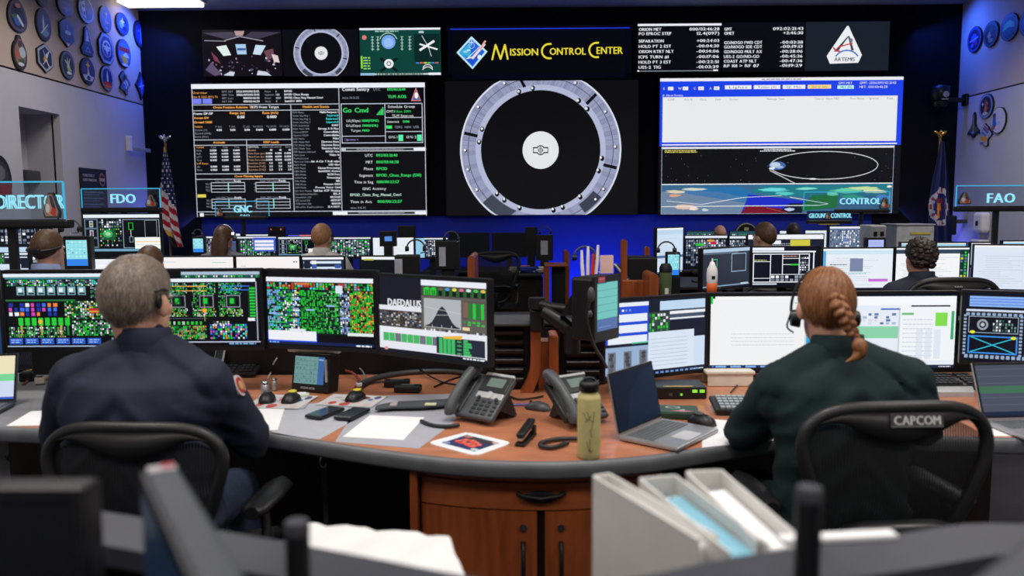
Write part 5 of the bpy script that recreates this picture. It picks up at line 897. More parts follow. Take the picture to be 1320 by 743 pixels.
def headset_obj(label, px, py, Y, r, zrest=None, rot=0):
    c = atY(px, py, Y); t = thing('headset', label, 'headset', (c.x, Y, c.z), rot, 'headsets resting on the panels')
    mk('headband', MB().tube([(r * math.cos(a), .0, r * math.sin(a)) for a in [math.pi * k / 14 for k in range(15)]], r * .09, 8), GREYP, t)
    for s_ in (-1, 1): mk('ear_cup', MB().cyl((s_ * r * .96 - .012, 0, -.0), (s_ * r * .96 + .012, 0, -.0), r * .3, r * .26, 14), BLK, t)
    mk('microphone_boom', MB().tube([(r, 0, 0), (r * 1.1, -.04, -r * .3), (r * .7, -.1, -r * .4)], .004, 6), CHROME, t); return t
headset_obj('headset with chrome boom lying on top of the cyan touch panel', 91, 296, 5.65, .07)
headset_obj('headset of wire and black cups on the boxy panel', 536, 321, 5.65, .065)
headset_obj('headset on the panel before the dark blue diagram monitor', 582, 308, 6.55, .06)
headset_obj('headset on the panel at the aisle desk', 703, 300, 9.63, .07)
headset_obj('headset hung over the narrow cyan panel near olive cup', 859, 323, 5.53, .06)
headset_obj('headset on the small cyan panel at the far left', 255, 302, 8.6, .05)
# rocket model, cup, box etc
c = atY(917.5, 377, 3.95); t = thing('rocket_model', 'white rocket model with orange foot on the console shelf', 'model', (c.x, 3.95, 1.0)); zt = atY(917.5, 333, 3.95).z - 1.115
mk('pedestal', MB().box((0, 0, .057), (.09, .09, .114), .006), BLK, t)
ZR = .115

mk('body', MB().lathe([(.024, .05), (.027, .06), (.027, .10), (.025, .12), (.015, .14), (.010, .155), (.008, zt * .85), (.004, zt * .93), (.002, zt)], (0, 0, ZR), n=20), WHITE, t); mk('orange_foot', MB().lathe([(.02, 0), (.026, .005), (.026, .05), (.02, .052)], (0, 0, ZR), n=20), M('orange_plastic', (214, 96, 40), .5), t)
mk('emblem', MB().box((0, -.0275, .08 + ZR), (.016, .002, .016)), DARK, t); mk('clip', MB().box((.03, 0, .015 + ZR), (.03, .03, .03), .006), BLK, t)
c = atY(857, 357, 5.45); t = thing('travel_cup', 'olive green cup with dark lid on the aisle console', 'cup', (c.x, 5.42, .75)); s_ = atY(857, 340, 5.42).z - .75
mk('body', MB().lathe([(.03, 0), (.035, .02), (.042, s_ * .85), (.04, s_ * .88)], n=18), M('olive_enamel', (84, 98, 62), .5), t); mk('lid', MB().lathe([(.044, s_ * .86), (.044, s_ * .93), (.03, s_)], n=18), DARK, t); mk('badge', MB().box((0, -.042, s_ * .55), (.025, .004, .04)), WHITE, t)
c = atY(856, 355, 5.2); t = thing('round_tin', 'small pale round tin standing below the olive cup', 'tin', (c.x, 5.36, .75)); mk('body', MB().lathe([(.03, 0), (.031, .09), (.028, .1)], n=16), LGREY, t); mk('lid', MB().lathe([(.032, .09), (.032, .11), (.02, .114)], n=16), WHITE, t)
a = atY(1150, 318, 9.6); b = atY(1198, 318, 9.6); zt = atY(1174, 290, 9.6).z
t = thing('equipment_cabinet', 'pale grey metal cabinet with yellow stripe beside the blue flag', 'cabinet', ((a.x + b.x) / 2, 9.7, 0)); w = b.x - a.x
mk('body', MB().box((0, 0, zt / 2), (w, .4, zt), .01), M('cabinet_grey', (176, 178, 180), .5), t); mk('stripe', MB().box((.06, -.203, zt - .1), (w * .55, .006, .025)), M('yellow_strip', (200, 176, 70), .5), t); mk('lock', MB().box((.04, -.204, zt - .2), (.03, .008, .03)), BLK, t); mk('top_plate', MB().box((0, 0, zt + .005), (w + .02, .42, .012), .003), LGREY, t)
a = atY(1113, 318, 8.3); b = atY(1134, 318, 8.3); zt = atY(1124, 290, 8.3).z
t = thing('printer', 'small beige printer with dark windows under the CONTROL sign', 'printer', ((a.x + b.x) / 2, 8.3, .75)); w = b.x - a.x
mk('body', MB().box((0, 0, (zt - .75) / 2), (w, .3, zt - .75), .02), LGREY, t)
for s_ in (-1, 1): mk('window', MB().box((s_ * w * .2, -.152, zt - .84), (w * .22, .006, .05)), DARK, t)
mk('paper_tray', MB().box((0, -.17, .12), (w * .8, .06, .02)), WHITE, t)
c = atY(962, 293, 10.6); t = thing('domed_plaque', 'dark domed plaque with pale rim before the blue wall', 'plaque', (c.x, 10.6, .75)); hz = atY(962, 286, 10.6).z - .75
mk('board', MB().loft([[Vector((r * math.cos(a), y, hz - .18 + r * 1.1 * math.sin(a))) for a in [math.pi * k / 16 for k in range(17)]] + [Vector((-r, y, 0)), Vector((r, y, 0))] for r, y in ((.15, 0), (.15, .03))], smooth=False), DARK, t)
mk('rim', MB().tube([(.14 * math.cos(a), -.006, hz - .18 + .154 * math.sin(a)) for a in [math.pi * k / 20 for k in range(21)]], .007, 6), M('pale_gold', (190, 190, 150), .5), t); mk('star', MB().box((0, -.008, hz - .1), (.06, .008, .05)), M('pale_gold', (190, 190, 150), .5), t)
# aisle wood panels
def endslab(t, px0, px1, ytop, Y, depth, zbot=0, name='wood_slab', m=None):
    a = atY(px0, ytop, Y); b = atY(px1, ytop, Y); w = b.x - a.x; h = a.z - zbot; r = min(w / 2, .06) * .98; cx = (a.x + b.x) / 2 - t.location.x
    pts = [(-w / 2, zbot), (w / 2, zbot)] + [(w / 2 * math.cos(k * math.pi / 10), a.z - r + r * math.sin(k * math.pi / 10)) for k in range(11)]
    mb = MB(); mb.T = Matrix(((1, 0, 0, cx), (0, 0, 1, Y - t.location.y), (0, 1, 0, 0), (0, 0, 0, 1))); mb.prism(pts, 0, depth); return mk(name, mb, m or WOODV, t)
t = thing('aisle_end_panel', 'slim cherry wood end panel left of the empty mesh chair', 'panel', (atY(607, 340, 5.4).x, 5.4, 0)); endslab(t, 602.5, 611.5, 330, 5.4, .5); mk('foot_plate', MB().box((0, .25, .02), (.06, .5, .04), .004), DARK, t)
t = thing('aisle_end_panel', 'tall cherry wood end panel of the paper strewn aisle desk', 'panel', (atY(717, 340, 8.9).x, 8.8, 0))
endslab(t, 700.5, 708.5, 343, 8.8, .05); endslab(t, 716, 733, 343, 9.1, .05); endslab(t, 728, 734, 324, 9.3, .5); mk('inner_panel', MB().box((.03, .2, .44), (.16, .04, .88), .004), DARK, t)
a = atY(702, 341, 8.9); b = atY(732, 341, 8.9); mk('top_rail', MB().box(((a.x + b.x) / 2 - t.location.x, .2, a.z - .01), (b.x - a.x, .42, .025), .01), WOODM, t)
t = thing('aisle_end_panel', 'stepped cherry wood end panel with cables behind the pink note', 'panel', (atY(822, 350, 5.2).x, 5.0, 0))
endslab(t, 801, 809, 309, 5.3, .05); endslab(t, 837.5, 849.5, 353, 5.0, .3); endslab(t, 831, 838, 318, 6.6, .05)
a = atY(803, 362, 5.25); b = atY(840, 365, 5.25); mk('low_board', MB().box(((a.x + b.x) / 2 - t.location.x, .3, a.z / 2), (b.x - a.x, .04, a.z), .008), WOODV, t); mk('foot_block', MB().box(((a.x + b.x) / 2 - t.location.x - .02, .26, .93), (.06, .05, .04)), BLK, t)
a = atY(808, 345, 5.5); b = atY(846, 345, 5.5); mk('equipment_bay', MB().box(((a.x + b.x) / 2 - t.location.x, .6, .6), (b.x - a.x, .3, 1.2), .01), DARK, t)
c = atY(820, 345, 5.2); t = thing('white_binder', 'slim white folder leaning in the aisle rack beside the stepped wood panel', 'folder', (c.x, 5.38, 1.01), rot=(0, RAD(-38), 0)); mk('cover', MB().box((0, 0, .09), (.012, .1, .2), .003), WHITE, t); mk('spine', MB().box((.012, 0, .09), (.01, .1, .2), .003), GREYP, t)
a = atY(645, 352, 9.3); b = atY(699, 352, 9.3)
t = thing('aisle_desk', 'dark walnut desk with rounded top left of the tall wood panel', 'desk', ((a.x + b.x) / 2, 9.72, 0)); w = b.x - a.x; zt = atY(680, 353, 9.3).z
mk('worktop', MB().box((0, 0, zt - .02), (w, .84, .05), .02), WTOP, t); mk('front_panel', MB().box((.06, -.3, (zt - .05) / 2), (w * .8, .04, zt - .05)), DWOOD, t); mk('side_panel', MB().box((w / 2 - .05, .05, (zt - .05) / 2), (.05, .7, zt - .05)), DWOOD, t)
for i, (px, py, col, lb, sx) in enumerate(((664, 344, (226, 222, 214), 'crumpled white cloth on the aisle desk', .14), (683, 346, (40, 70, 170), 'blue patterned papers on the aisle desk', .26), (676, 341, (190, 110, 90), 'reddish folded paper behind the blue ones', .12), (694, 343, (206, 208, 216), 'white sheet at the right of the aisle desk', .14))):
    c = atY(px, py, 9.5); mb = MB(); rg2 = random.Random(i); n = 8
    for layer in range(3): mb.box((rg2.uniform(-.02, .02), rg2.uniform(-.02, .02), .012 + layer * .022), (sx * rg2.uniform(.7, 1), .13, .02), .006, Matrix.Rotation(rg2.uniform(-.4, .4), 3, 'Z'))
    tag(mk('paper_pile', mb, M('cloth_%d' % i, col, .8, var=.4, scale=30), None, (c.x, 9.42 + (.2 if i == 2 else 0), zt + .006)), lb, 'paper')
# ================================================================ FRONT DESK
ZD = .75
def G(px, py, z=ZD): return atZ(px, py, z)
front_px = [(-150, 549), (-60, 551), (0, 553), (100, 556), (220, 554), (320, 557), (380, 566), (450, 577), (530, 588), (600, 595), (680, 598), (750, 597), (840, 590), (920, 578), (1000, 566), (1100, 562), (1200, 564), (1290, 567), (1400, 568), (1500, 568)]
FE = [Vector((p.x, p.y, 0)) for p in interp([G(*q) for q in front_px], 4)]
back_y = 3.76
t = thing('mission_console', 'long curved cherry wood console desk with grey edge and bulging centre', 'desk', (0, 0, 0))
EI = []
for i, p in enumerate(FE):
    d_ = (FE[min(i + 1, len(FE) - 1)] - FE[max(i - 1, 0)]).normalized(); EI.append(Vector((p.x - d_.y * .022, p.y + d_.x * .022, 0)))
poly = [(p.x, p.y) for p in EI] + [(EI[-1].x, back_y), (EI[0].x, back_y)]
mk('worktop', MB().prism(poly, ZD - .035, ZD), M('desk_laminate', (182, 118, 86), .36, var=.16, scale=3.5, stretch=(1.5, 8, 1), coat=.2), t)
mb = MB(); rings = []
for p, q in zip(FE, EI):
    n = (p - q); prof = [(0, ZD + .001), (.6, ZD + .001), (.95, ZD - .006), (1.05, ZD - .018), (1.0, ZD - .043), (.8, ZD - .052), (0, ZD - .052)]
    rings.append([Vector((q.x + n.x * a * 1.0, q.y + n.y * a, z)) for a, z in prof])
mb.loft(rings); mk('edge_band', mb, EDGE, t)
mk('modesty_panel', MB().box(((FE[0].x + FE[-1].x) / 2, 3.6, .34), (FE[-1].x - FE[0].x, .05, .68)), DWOOD, t)
t = thing('equipment_spine', 'long black equipment cabinet running behind the front desk monitors', 'cabinet', (0, 3.96, 0)); w = FE[-1].x - FE[0].x
mk('body', MB().box(((FE[0].x + FE[-1].x) / 2, 0, .49), (w, .36, .98), .012), DARK, t); mk('top_ledge', MB().box(((FE[0].x + FE[-1].x) / 2, 0, .99), (w, .39, .02), .006), BLK, t)
# centre cabinet under the bulge
xs0, xs1 = G(530, 590).x, G(852, 590).x
arc = [p for p in EI if xs0 - .02 < p.x < xs1 + .02]
arc = [Vector((p.x, p.y + .045, 0)) for p in interp([(p.x, p.y, 0) for p in EI], 3) if xs0 < p.x < xs1]
def strip(pts, z0, z1, th=.02):
    m_ = MB(); m_.loft([[Vector((p.x, p.y, z0)), Vector((p.x, p.y, z1)), Vector((p.x, p.y + th, z1)), Vector((p.x, p.y + th, z0))] for p in pts], smooth=False); return m_
c = arc[len(arc) // 2]
t = thing('bow_front_cabinet', 'bow fronted cherry wood cabinet with drawer over two doors under desk centre', 'cabinet', (0, 0, 0))
mk('body', MB().prism([(p.x, p.y + .022) for p in arc] + [(xs1, 3.3), (xs0, 3.3)], .05, ZD - .062), DWOOD, t)
for x in (xs0, xs1): mk('side_panel', MB().box((x, (arc[0].y + 3.3) / 2 - .02, .36), (.026, 3.3 - arc[0].y + .04, .66), .004), WOODV, t)
mk('top_rail', strip(arc, .668, ZD - .062), WOODM, t)
dz0, dz1 = .575, .662
dr = mk('drawer', strip(arc[1:-1], dz0, dz1), WOODM, t)
hp = min(arc, key=lambda p: abs(p.x - G(697, 640, .62).x)); mbh = MB(); mbh.tube([(hp.x - .075, hp.y - .002, .632), (hp.x - .06, hp.y - .018, .628), (hp.x, hp.y - .024, .62), (hp.x + .06, hp.y - .018, .628), (hp.x + .075, hp.y - .002, .632)], .008, 8); mk('handle', mbh, BLK, dr)
mk('finger_pull', MB().ell((hp.x, hp.y, .618), (.055, .006, .022)), DARK, dr)
xm = atY(697, 680, arc[len(arc) // 2].y).x
for nm, pts, hx_ in (('door', [p for p in arc[1:-1] if p.x <= xm - .003], 673), ('door', [p for p in arc[1:-1] if p.x >= xm + .003], 721)):
    d_ = mk(nm, strip(pts, .07, dz0 - .006), WOODV, t); hp = min(pts, key=lambda p: abs(p.x - atY(hx_, 700, 2.57).x))
    zt = atY(hx_, 699, hp.y).z; mk('handle', MB().tube([(hp.x, hp.y - .004, zt), (hp.x, hp.y - .03, zt - .015), (hp.x, hp.y - .03, zt - .16), (hp.x, hp.y - .004, zt - .175)], .0075, 8), BLK, d_)
    mk('lock', MB().cyl((hp.x, hp.y, atY(hx_, 680, hp.y).z), (hp.x, hp.y - .008, atY(hx_, 680, hp.y).z), .0115), CHROME, d_)
# row-one monitors
monitor('monitor of green and white status blocks left of the grey haired man', 4, 171, 3.38, 3.38, 348, 453.5, c_schem1, stand='arm')
monitor('monitor with four schematic loops just right of the grey haired man', 172, 339, 3.38, 3.38, 346.5, 452, c_schem2, stand='arm')
monitor('monitor packed with green columns behind the tilted keyset', 341, 486, 3.4, 3.26, 347.5, 452, c_schem3, stand='arm')
monitor('monitor lettered DAEDALUS with bell curve plot and green table', 487, 630.5, 3.26, 2.96, 356, 465.5, c_daed, stand='arm')
monitor('monitor with blue windows and grey photo tiles left of the white screen', 778, 912, 3.3, 3.54, 382, 487, c_windows, stand='arm')
monitor('almost blank white monitor left of the braided woman', 913, 1073, 3.54, 3.54, 377.5, 479, lambda p: (c_white_left(p), p.rect(128, 26, 135, 70, (40, 170, 226), 4), p.rect(135, 22, 160, 96, (214, 226, 242), 3), p.rect(142, 34, 160, 37, (30, 50, 90), 5), p.rect(139, 42, 152, 56, (110, 140, 180), 5), p.rect(150, 42, 160, 56, (140, 214, 176), 6), p.rect(139, 82, 150, 88, (60, 190, 150), 5), p.rect(126, 6, 128, 96, (200, 206, 214), 5)), stand='arm')
monitor('white monitor with bright green block right of the braided woman', 1074, 1234, 3.54, 3.54, 375.5, 479, c_right_app, stand='arm')
monitor('dark diagram monitor with blue crossed box above the silver laptop', 1238, 1395, 3.46, 3.3, 376, 474, c_darkdiag, stand='arm')
monitor('monitor of which only a blue sliver shows at the left photo edge', -160, 3, 3.2, 3.38, 350, 466, lambda p: c_table(p, 0, True, (30, 60, 100)), stand='arm')
# ---------------------------------------------------------------- centre pylon, louvre units
def flare(px_l, px_r, ytop, Y, label_t, out):
    a = atY(px_l, ytop, Y); b = atY(px_r, ytop, Y); w = b.x - a.x; h = a.z - ZD; rings = []
    for k in range(13):
        f = k / 12; o = out * (1 - min(1, f * 2.2)) ** 2
        rings.append((a.x - t.location.x + o, b.x - t.location.x + o * .8 + (0), h * f if k < 12 else h))
    m_ = MB(); m_.loft([[Vector((x0, 0, z)), Vector((x1, 0, z)), Vector((x1, .16, z)), Vector((x0, .16, z))] for x0, x1, z in rings], smooth=False)
    m_.box(((rings[-1][0] + rings[-1][1]) / 2, .08, h), (w, .16, .02), .009); return m_
pc = atY(703, 480, 3.42); t = thing('desk_pylon', 'flared cherry wood pylon of two fins between the touch panel arm and louvres', 'pylon', (pc.x, 3.36, ZD))
mk('fin', flare(684, 697, 416, 3.36, t, -.045), WOODV, t); mk('fin', flare(708, 720, 436, 3.36, t, .03), WOODV, t)
a = atY(697, 440, 3.42); b = atY(708, 440, 3.42); mk('infill_panel', MB().box(((a.x + b.x) / 2 - pc.x, .1, (a.z - ZD) / 2), (b.x - a.x + .02, .1, a.z - ZD)), WOODV, t)
def louvre(label, px0, px1, ytop, Y):
    a = atY(px0, ytop, Y); b = atY(px1, ytop, Y); w = b.x - a.x; h = a.z - ZD
    t = thing('louvre_unit', label, 'vent unit', ((a.x + b.x) / 2, Y, ZD), 0, 'black louvred units behind the desk')
    mk('housing', MB().box((0, .12, h / 2), (w, .2, h), .006), DARK, t); mk('top_ledge', MB().box((0, .08, h + .008), (w + .01, .26, .018), .006), GREYP, t)
    for k in range(6): mk('slat', MB().box((0, .005, h - .03 - k * .042), (w - .05, .03, .022), .005, Matrix.Rotation(.45, 3, 'X')), BLK, t)
    return t
louvre('black louvred vent unit left of the wood pylon', 630, 683, 419, 3.42); louvre('black louvred vent unit right of the wood pylon under the touch panel', 722, 782, 423, 3.5)
# articulated touch panel
AX = atY(704, 400, 3.3)
t = thing('arm_touch_panel', 'black touch panel with teal screen on articulated arm above the pylon', 'touch panel', (AX.x, 3.3, ZD + .29))
def L3(px, py, Y): return atY(px, py, Y) - t.location
mk('clamp', MB().box(L3(692, 412, 3.38), (.06, .08, .1), .012).cyl(L3(692, 425, 3.38), L3(692, 385, 3.38), .028, n=14), BLK, t)
mk('upper_link', MB().tube([L3(692, 392, 3.36), L3(712, 397, 3.3), L3(758, 402, 3.22)], [.024, .022, .02], 10), BLK, t)
mk('lower_link', MB().tube([L3(702, 402, 3.3), L3(720, 414, 3.26), L3(738, 428, 3.24)], [.03, .034, .03], 8), BLK, t)
mk('joint', MB().cyl(L3(738, 420, 3.24), L3(738, 455, 3.24), .034, n=14), BLK, t); mk('joint', MB().cyl(L3(692, 384, 3.36), L3(692, 398, 3.36), .036, n=14), BLK, t)
mk('wedge_bracket', MB().loft([[L3(722, 408, 3.2), L3(752, 405, 3.2), L3(754, 362, 3.2), L3(748, 358, 3.2)], [L3(722, 408, 3.3), L3(752, 405, 3.3), L3(754, 362, 3.3), L3(748, 358, 3.3)]], smooth=False), BLK, t)
pcn = L3(780, 397, 3.12); Rz = RAD(52); hh = atY(768, 355, 3.12).z - atY(768, 440, 3.12).z
hs = MB(); hs.T = Matrix.Translation(pcn) @ Matrix.Rotation(Rz, 4, 'Z'); hs.box((0, .05, 0), (.19, .1, hh * .95), .012); hs.box((0, -.004, 0), (.19, .012, hh), .005)
h_ = mk('housing', hs, BLK, t)
p = Paint(0, 0, 160, 100, .15, hh * .72, .0003); c_teal(p); p.build('screen', SCREEN, t, pcn + Matrix.Rotation(Rz, 3, 'Z') @ Vector((0, -.0115, .008)), rot=(0, 0, Rz))
p = Paint(0, 0, 10, 10, .05, .022); p.rect(0, 0, 10, 10, (190, 80, 100), 0); p.rect(1, 3, 9, 5, (220, 150, 160), 1); p.build('pink_tag', PRINT, t, pcn + Matrix.Rotation(Rz, 3, 'Z') @ Vector((-.045, -.0115, hh * .44)), rot=(0, 0, Rz))
mk('cable', MB().tube(interp([L3(760, 388, 3.0), L3(756, 408, 3.0), L3(760, 430, 3.0), L3(768, 450, 3.05), L3(776, 462, 3.15), L3(782, 474, 3.3)], 5), .006, 6), BLK, t)
mk('knob', MB().ell(L3(762, 380, 3.03), (.014, .014, .03)), GREYP, t); mk('knob', MB().ell(L3(760, 405, 3.03), (.012, .012, .014)), GREYP, t)
c = atY(783, 352, 3.12); t = thing('sticky_note', 'pale pink paper note standing on top of the touch panel', 'note', (c.x, 3.15, c.z - .005), RAD(12))
zh = atY(781, 328, 3.14).z - c.z; mk('sheet', MB().box((0, 0, zh / 2), (.055, .004, zh), .001), M('pink_paper', (232, 192, 184), .7), t); mk('fold', MB().box((0, .01, .005), (.055, .022, .004)), M('pink_paper', (232, 192, 184), .7), t)
c = atY(757, 352, 3.95); t = thing('pen_pot', 'pot of white and red topped pens before the blue wall glow', 'pot', (c.x, 3.9, 1.0)); zt = atY(757, 318, 3.9).z - 1.0
mk('pot', MB().lathe([(.03, 0), (.034, .01), (.036, zt * .5), (.033, zt * .5)], n=16), DARK, t)
for i, (dx, dy, hgt, col) in enumerate(((-.02, .0, .95, 'w'), (.0, .01, 1.0, 'w'), (.015, -.01, .9, 'r'), (.03, .0, 1.02, 'w'))): mk('marker_pen', MB().tube([(dx * .6, dy, zt * .1), (dx * 1.5, dy, zt * hgt * .8), (dx * 1.6, dy, zt * hgt)], [.009, .009, .006], 8), WHITE if col == 'w' else M('red_plastic', (200, 50, 44), .45), t)
headset_obj('black headset arch standing behind the pens before the blue glow', 754, 332, 4.02, .055)
# ---------------------------------------------------------------- desk things
def sheet(name, label, cat, px, mat=WHITE, th=.0015, z=ZD, group=None, paint=None):
    P = [G(*q, z) for q in px]; c = sum(P, Vector()) / len(P)
    t_ = MB().prism([(p.x - c.x, p.y - c.y) for p in P], 0, th)
    o = mk(name, t_, mat, None, (c.x, c.y, z)); tag(o, label, cat, group)
    if paint:
        e1 = P[1] - P[0]; w = e1.length; h = (P[3] - P[0]).length; rz = math.atan2(e1.y, e1.x)
        p = Paint(0, 0, 100, 100, w * .97, h * .97, .0003); paint(p); p.build('printed_face', PRINT, o, (0, 0, th + .0004), rot=(RAD(-90), 0, rz))
    return o
GSH = M('grey_sheet', (176, 178, 188), .5, var=.05)
sheet('desk_mat', 'grey plastic desk mat under the phones and pointing devices', 'mat', [(352, 527), (470, 512), (470, 535), (412, 567), (350, 560)], GSH, .001)
sheet('document', 'grey printed sheet with wood showing around it, under the white paper', 'paper', [(470, 511), (600, 508), (585, 545), (540, 579), (432, 570)], M('grey_sheet_b', (166, 168, 178), .5, var=.05), .001)
sheet('desk_mat', 'grey desk mat by the left laptop at the photo edge', 'mat', [(-60, 480), (110, 482), (140, 548), (-60, 552)], M('grey_sheet_c', (120, 120, 124), .6), .001)
sheet('paper', 'blank white paper in front of the three yellow-marked trackballs', 'paper', [(300, 528), (367, 527), (358, 555), (318, 557)], WHITE, .002, ZD + .0012)
sheet('paper', 'blank white paper lying askew left of the first desk phone', 'paper', [(477, 536), (547, 539), (520, 568), (442, 564)], WHITE, .002, ZD + .0012)
sheet('paper', 'white paper beside the left laptop base', 'paper', [(40, 531), (62, 530), (80, 549), (8, 550)], WHITE, .002, ZD + .0012)
sheet('paper', 'white paper under the braided woman left forearm', 'paper', [(905, 540), (960, 545), (1000, 568), (905, 578)], WHITE, .002)
sheet('paper', 'white paper in front of the silver laptop at right', 'paper', [(1262, 548), (1420, 548), (1420, 563), (1275, 563)], WHITE, .002)
def fl_pad(p):
    p.rect(0, 0, 100, 100, (206, 204, 206), 0); [p.disc(p.rng.uniform(8, 92), p.rng.uniform(10, 90), p.rng.uniform(4, 12), p.rng.uniform(6, 16), p.rng.choice([(190, 80, 70), (70, 90, 150), (170, 170, 180), (110, 60, 60), (210, 190, 180)]), 1 + p.rng.random() * .8, 9) for k in range(16)]
sheet('mouse_pad', 'pictured mouse pad with light rim under two black trackballs', 'mouse pad', [(336, 510), (405, 512), (392, 528), (318, 527)], LGREY, .004, ZD + .0012, None, fl_pad)
sheet('mouse_pad', 'pictured mouse pad under the single trackball right of the keyset', 'mouse pad', [(430, 509), (500, 512), (478, 527), (408, 523)], LGREY, .004, ZD + .0012, None, fl_pad)
def crew(p):
    p.rect(0, 0, 100, 100, (226, 230, 236), 0); p.rect(14, 14, 88, 88, (40, 46, 96), 1); p.rect(14, 14, 88, 34, (50, 52, 58), 2); p.disc(24, 22, 9, 8, (170, 110, 110), 3, 10)
    for x, y in ((34, 44), (46, 40), (58, 46), (68, 52), (40, 60), (54, 62), (66, 66), (30, 58)): p.disc(x, y, 8, 9, (226, 82, 62), 3.4, 10); p.disc(x, y - 4, 3.4, 3.6, (196, 140, 120), 4, 8)
    p.disc(82, 80, 8, 7, (190, 200, 215), 4, 10); p.disc(20, 82, 8, 7, (130, 140, 180), 4, 10); p.disc(84, 20, 7, 6, (200, 170, 150), 4, 10)
def rounded(px, r=.16):
    out = []
    for i in range(4):
        a, b, c_ = Vector(px[i - 1] + (0,)), Vector(px[i] + (0,)), Vector(px[(i + 1) % 4] + (0,)); p0 = b.lerp(a, r); p1 = b.lerp(c_, r)
        for k in range(4): f = k / 3; q = p0.lerp(b, f).lerp(b.lerp(p1, f), f); out.append((q.x, q.y))
    return out
cpx = [(550, 572), (613, 589), (661, 572), (602, 558)]
o = sheet('photo_card', 'white rounded card with picture of orange suited crew, at the desk edge', 'card', rounded(cpx), WHITE, .003)
P = [G(*q) for q in cpx]; e1 = P[1] - P[0]; p = Paint(0, 0, 100, 100, e1.length * .9, (P[3] - P[0]).length * .9, .0003); crew(p); c = sum(P, Vector()) / 4
p.build('printed_face', PRINT, o, (c.x - o.location.x, c.y - o.location.y, .0034), rot=(RAD(-90), 0, math.atan2(e1.y, e1.x)))
def keyboard(label, px, py, rz, w=.44, d=.16, kc=None, tilt=.02, rows=5):
    c = G(px, py); t = thing('keyboard', label, 'keyboard', (c.x, c.y, ZD + .002), rz, 'keyboards')
    kx = MB(); Rt = Matrix.Rotation(math.atan2(tilt, d), 3, 'X'); kx.box((0, 0, .012 + tilt / 2), (w, d, .02), .006, Rt); mk('case', kx, BLK, t)
    kk = MB(); nx = 19
    for j in range(rows):
        for i in range(nx):
            if i == 15: continue
            if j == 0 and 4 <= i <= 8:
                if i == 6: kk.box(Rt @ Vector((-w / 2 + .02 + (w - .04) * (i + .5) / nx, -d / 2 + .02 + j * (d - .04) / (rows - .99), .027)) + Vector((0, 0, tilt / 2)), (w * .24, .017, .006), 0, Rt)
                continue
            kk.box(Rt @ Vector((-w / 2 + .02 + (w - .04) * (i + .5) / nx, -d / 2 + .022 + j * (d - .044) / (rows - 1), .026)) + Vector((0, 0, tilt / 2)), (.0175, .018, .008), 0, Rt)
    o = mk('keycaps', kk, kc or M('keycap_black', (36, 36, 38), .5), t); o['kind'] = 'stuff'; return t
keyboard('black keyboard beside the right arm of the grey haired man', 276, 484, RAD(3), tilt=.035)
keyboard('keyboard with pale keys beside the braided woman left forearm', 992, 531, RAD(-4), kc=M('keycap_pale', (150, 160, 166), .5))
keyboard('silver framed keyboard behind the right shoulder of the braided woman', 1196, 499, RAD(0), kc=M('keycap_black', (36, 36, 38), .5))
sheet('keyboard_tray', 'white keyboard tray before the silver framed keyboard', 'tray', [(1150, 503), (1253, 503), (1256, 512), (1150, 512)], LGREY, .02)
def mouse(label, px, py, rz, yellow, z=ZD + .006, s=1.0):
    c = G(px, py); t = thing('trackball_mouse', label, 'mouse', (c.x, c.y, z), rz, 'pointing devices on the desk')
    b = MB(); prof = [(-.055, .018, .014), (-.045, .028, .03), (-.02, .033, .04), (.015, .032, .038), (.04, .026, .026), (.052, .015, .012)]
    b.loft([[Vector((wd * s * math.cos(a), y * s, hgt * s * max(0, math.sin(a)))) for a in [math.pi * k / 10 for k in range(11)]] for y, wd, hgt in prof]); mk('body', b, BLK, t)
    mk('wheel', MB().cyl((-.004 * s, .03 * s, .03 * s), (.004 * s, .03 * s, .03 * s), .008 * s, n=10), GREYP, t)
    mk('top_button', MB().ell((0, .012 * s, .038 * s), (.017 * s, .022 * s, .006 * s)), M('yellow_plastic', (214, 196, 60), .5) if yellow else GREYP, t); return t
mouse('grey topped trackball on the pictured pad, nearest the man', 345, 519, .1, False); mouse('yellow topped trackball on the pad beside the grey one', 376, 519, -.1, True)
mouse('yellow topped trackball on the pad right of the keyset', 459, 517, -.3, True); mouse('plain black mouse beside the laptop in the middle', 904, 548, .7, False, ZD + .003)
def smartphone(label, px, rz):
    P = [G(*q) for q in px]; c = sum(P, Vector()) / 4; t = thing('smartphone', label, 'phone', (c.x, c.y, ZD + .0045), rz, 'smartphones')
    mk('case', MB().box((0, 0, .007), (.078, .152, .012), .005), BLK, t); mk('glass', MB().box((0, 0, .0135), (.07, .144, .0015), .0006), M('dark_glass', (52, 62, 68), .12, coat=.5), t); return t
smartphone('smartphone with grey glass lying before the yellow trackball', [(398, 543), (418, 527), (440, 530), (420, 545)], RAD(-24)); smartphone('black smartphone lying right of the grey glass one', [(434, 545), (450, 528), (474, 531), (458, 547)], RAD(-18))
# desk keyset on the man's desk
c = G(398, 508); t = thing('touch_keyset', 'tilted black keyset with sage green key grid under the green column monitor', 'touch panel', (c.x, c.y + .02, ZD + .002), RAD(-20), 'touch panels on the consoles')
Rt = Matrix.Rotation(-.18, 4, 'X'); hb = MB(); hb.T = Rt; hb.box((0, .035, .085), (.19, .08, .165), .006); mk('housing', hb, BLK, t)
p = Paint(0, 0, 160, 100, .15, .118, .0003); c_sage(p); p.build('screen', SCREEN, t, Rt @ Vector((-.008, -.0062, .095)), rot=(-.18, 0, 0))
p = Paint(0, 0, 40, 5, .1, .0125, .0003); p.text(2, 4.4, 4, 'PCDN-4726', (190, 192, 196), 1, fat=.3); p.build('lettering', PRINT, t, Rt @ Vector((0, -.0066, .018)), rot=(-.18, 0, 0))
mk('foot', MB().box((0, .04, .01), (.15, .08, .02), .005), BLK, t); mk('side_strip', MB().box((.088, -.004, .1), (.008, .012, .1), .003), LGREY, t)
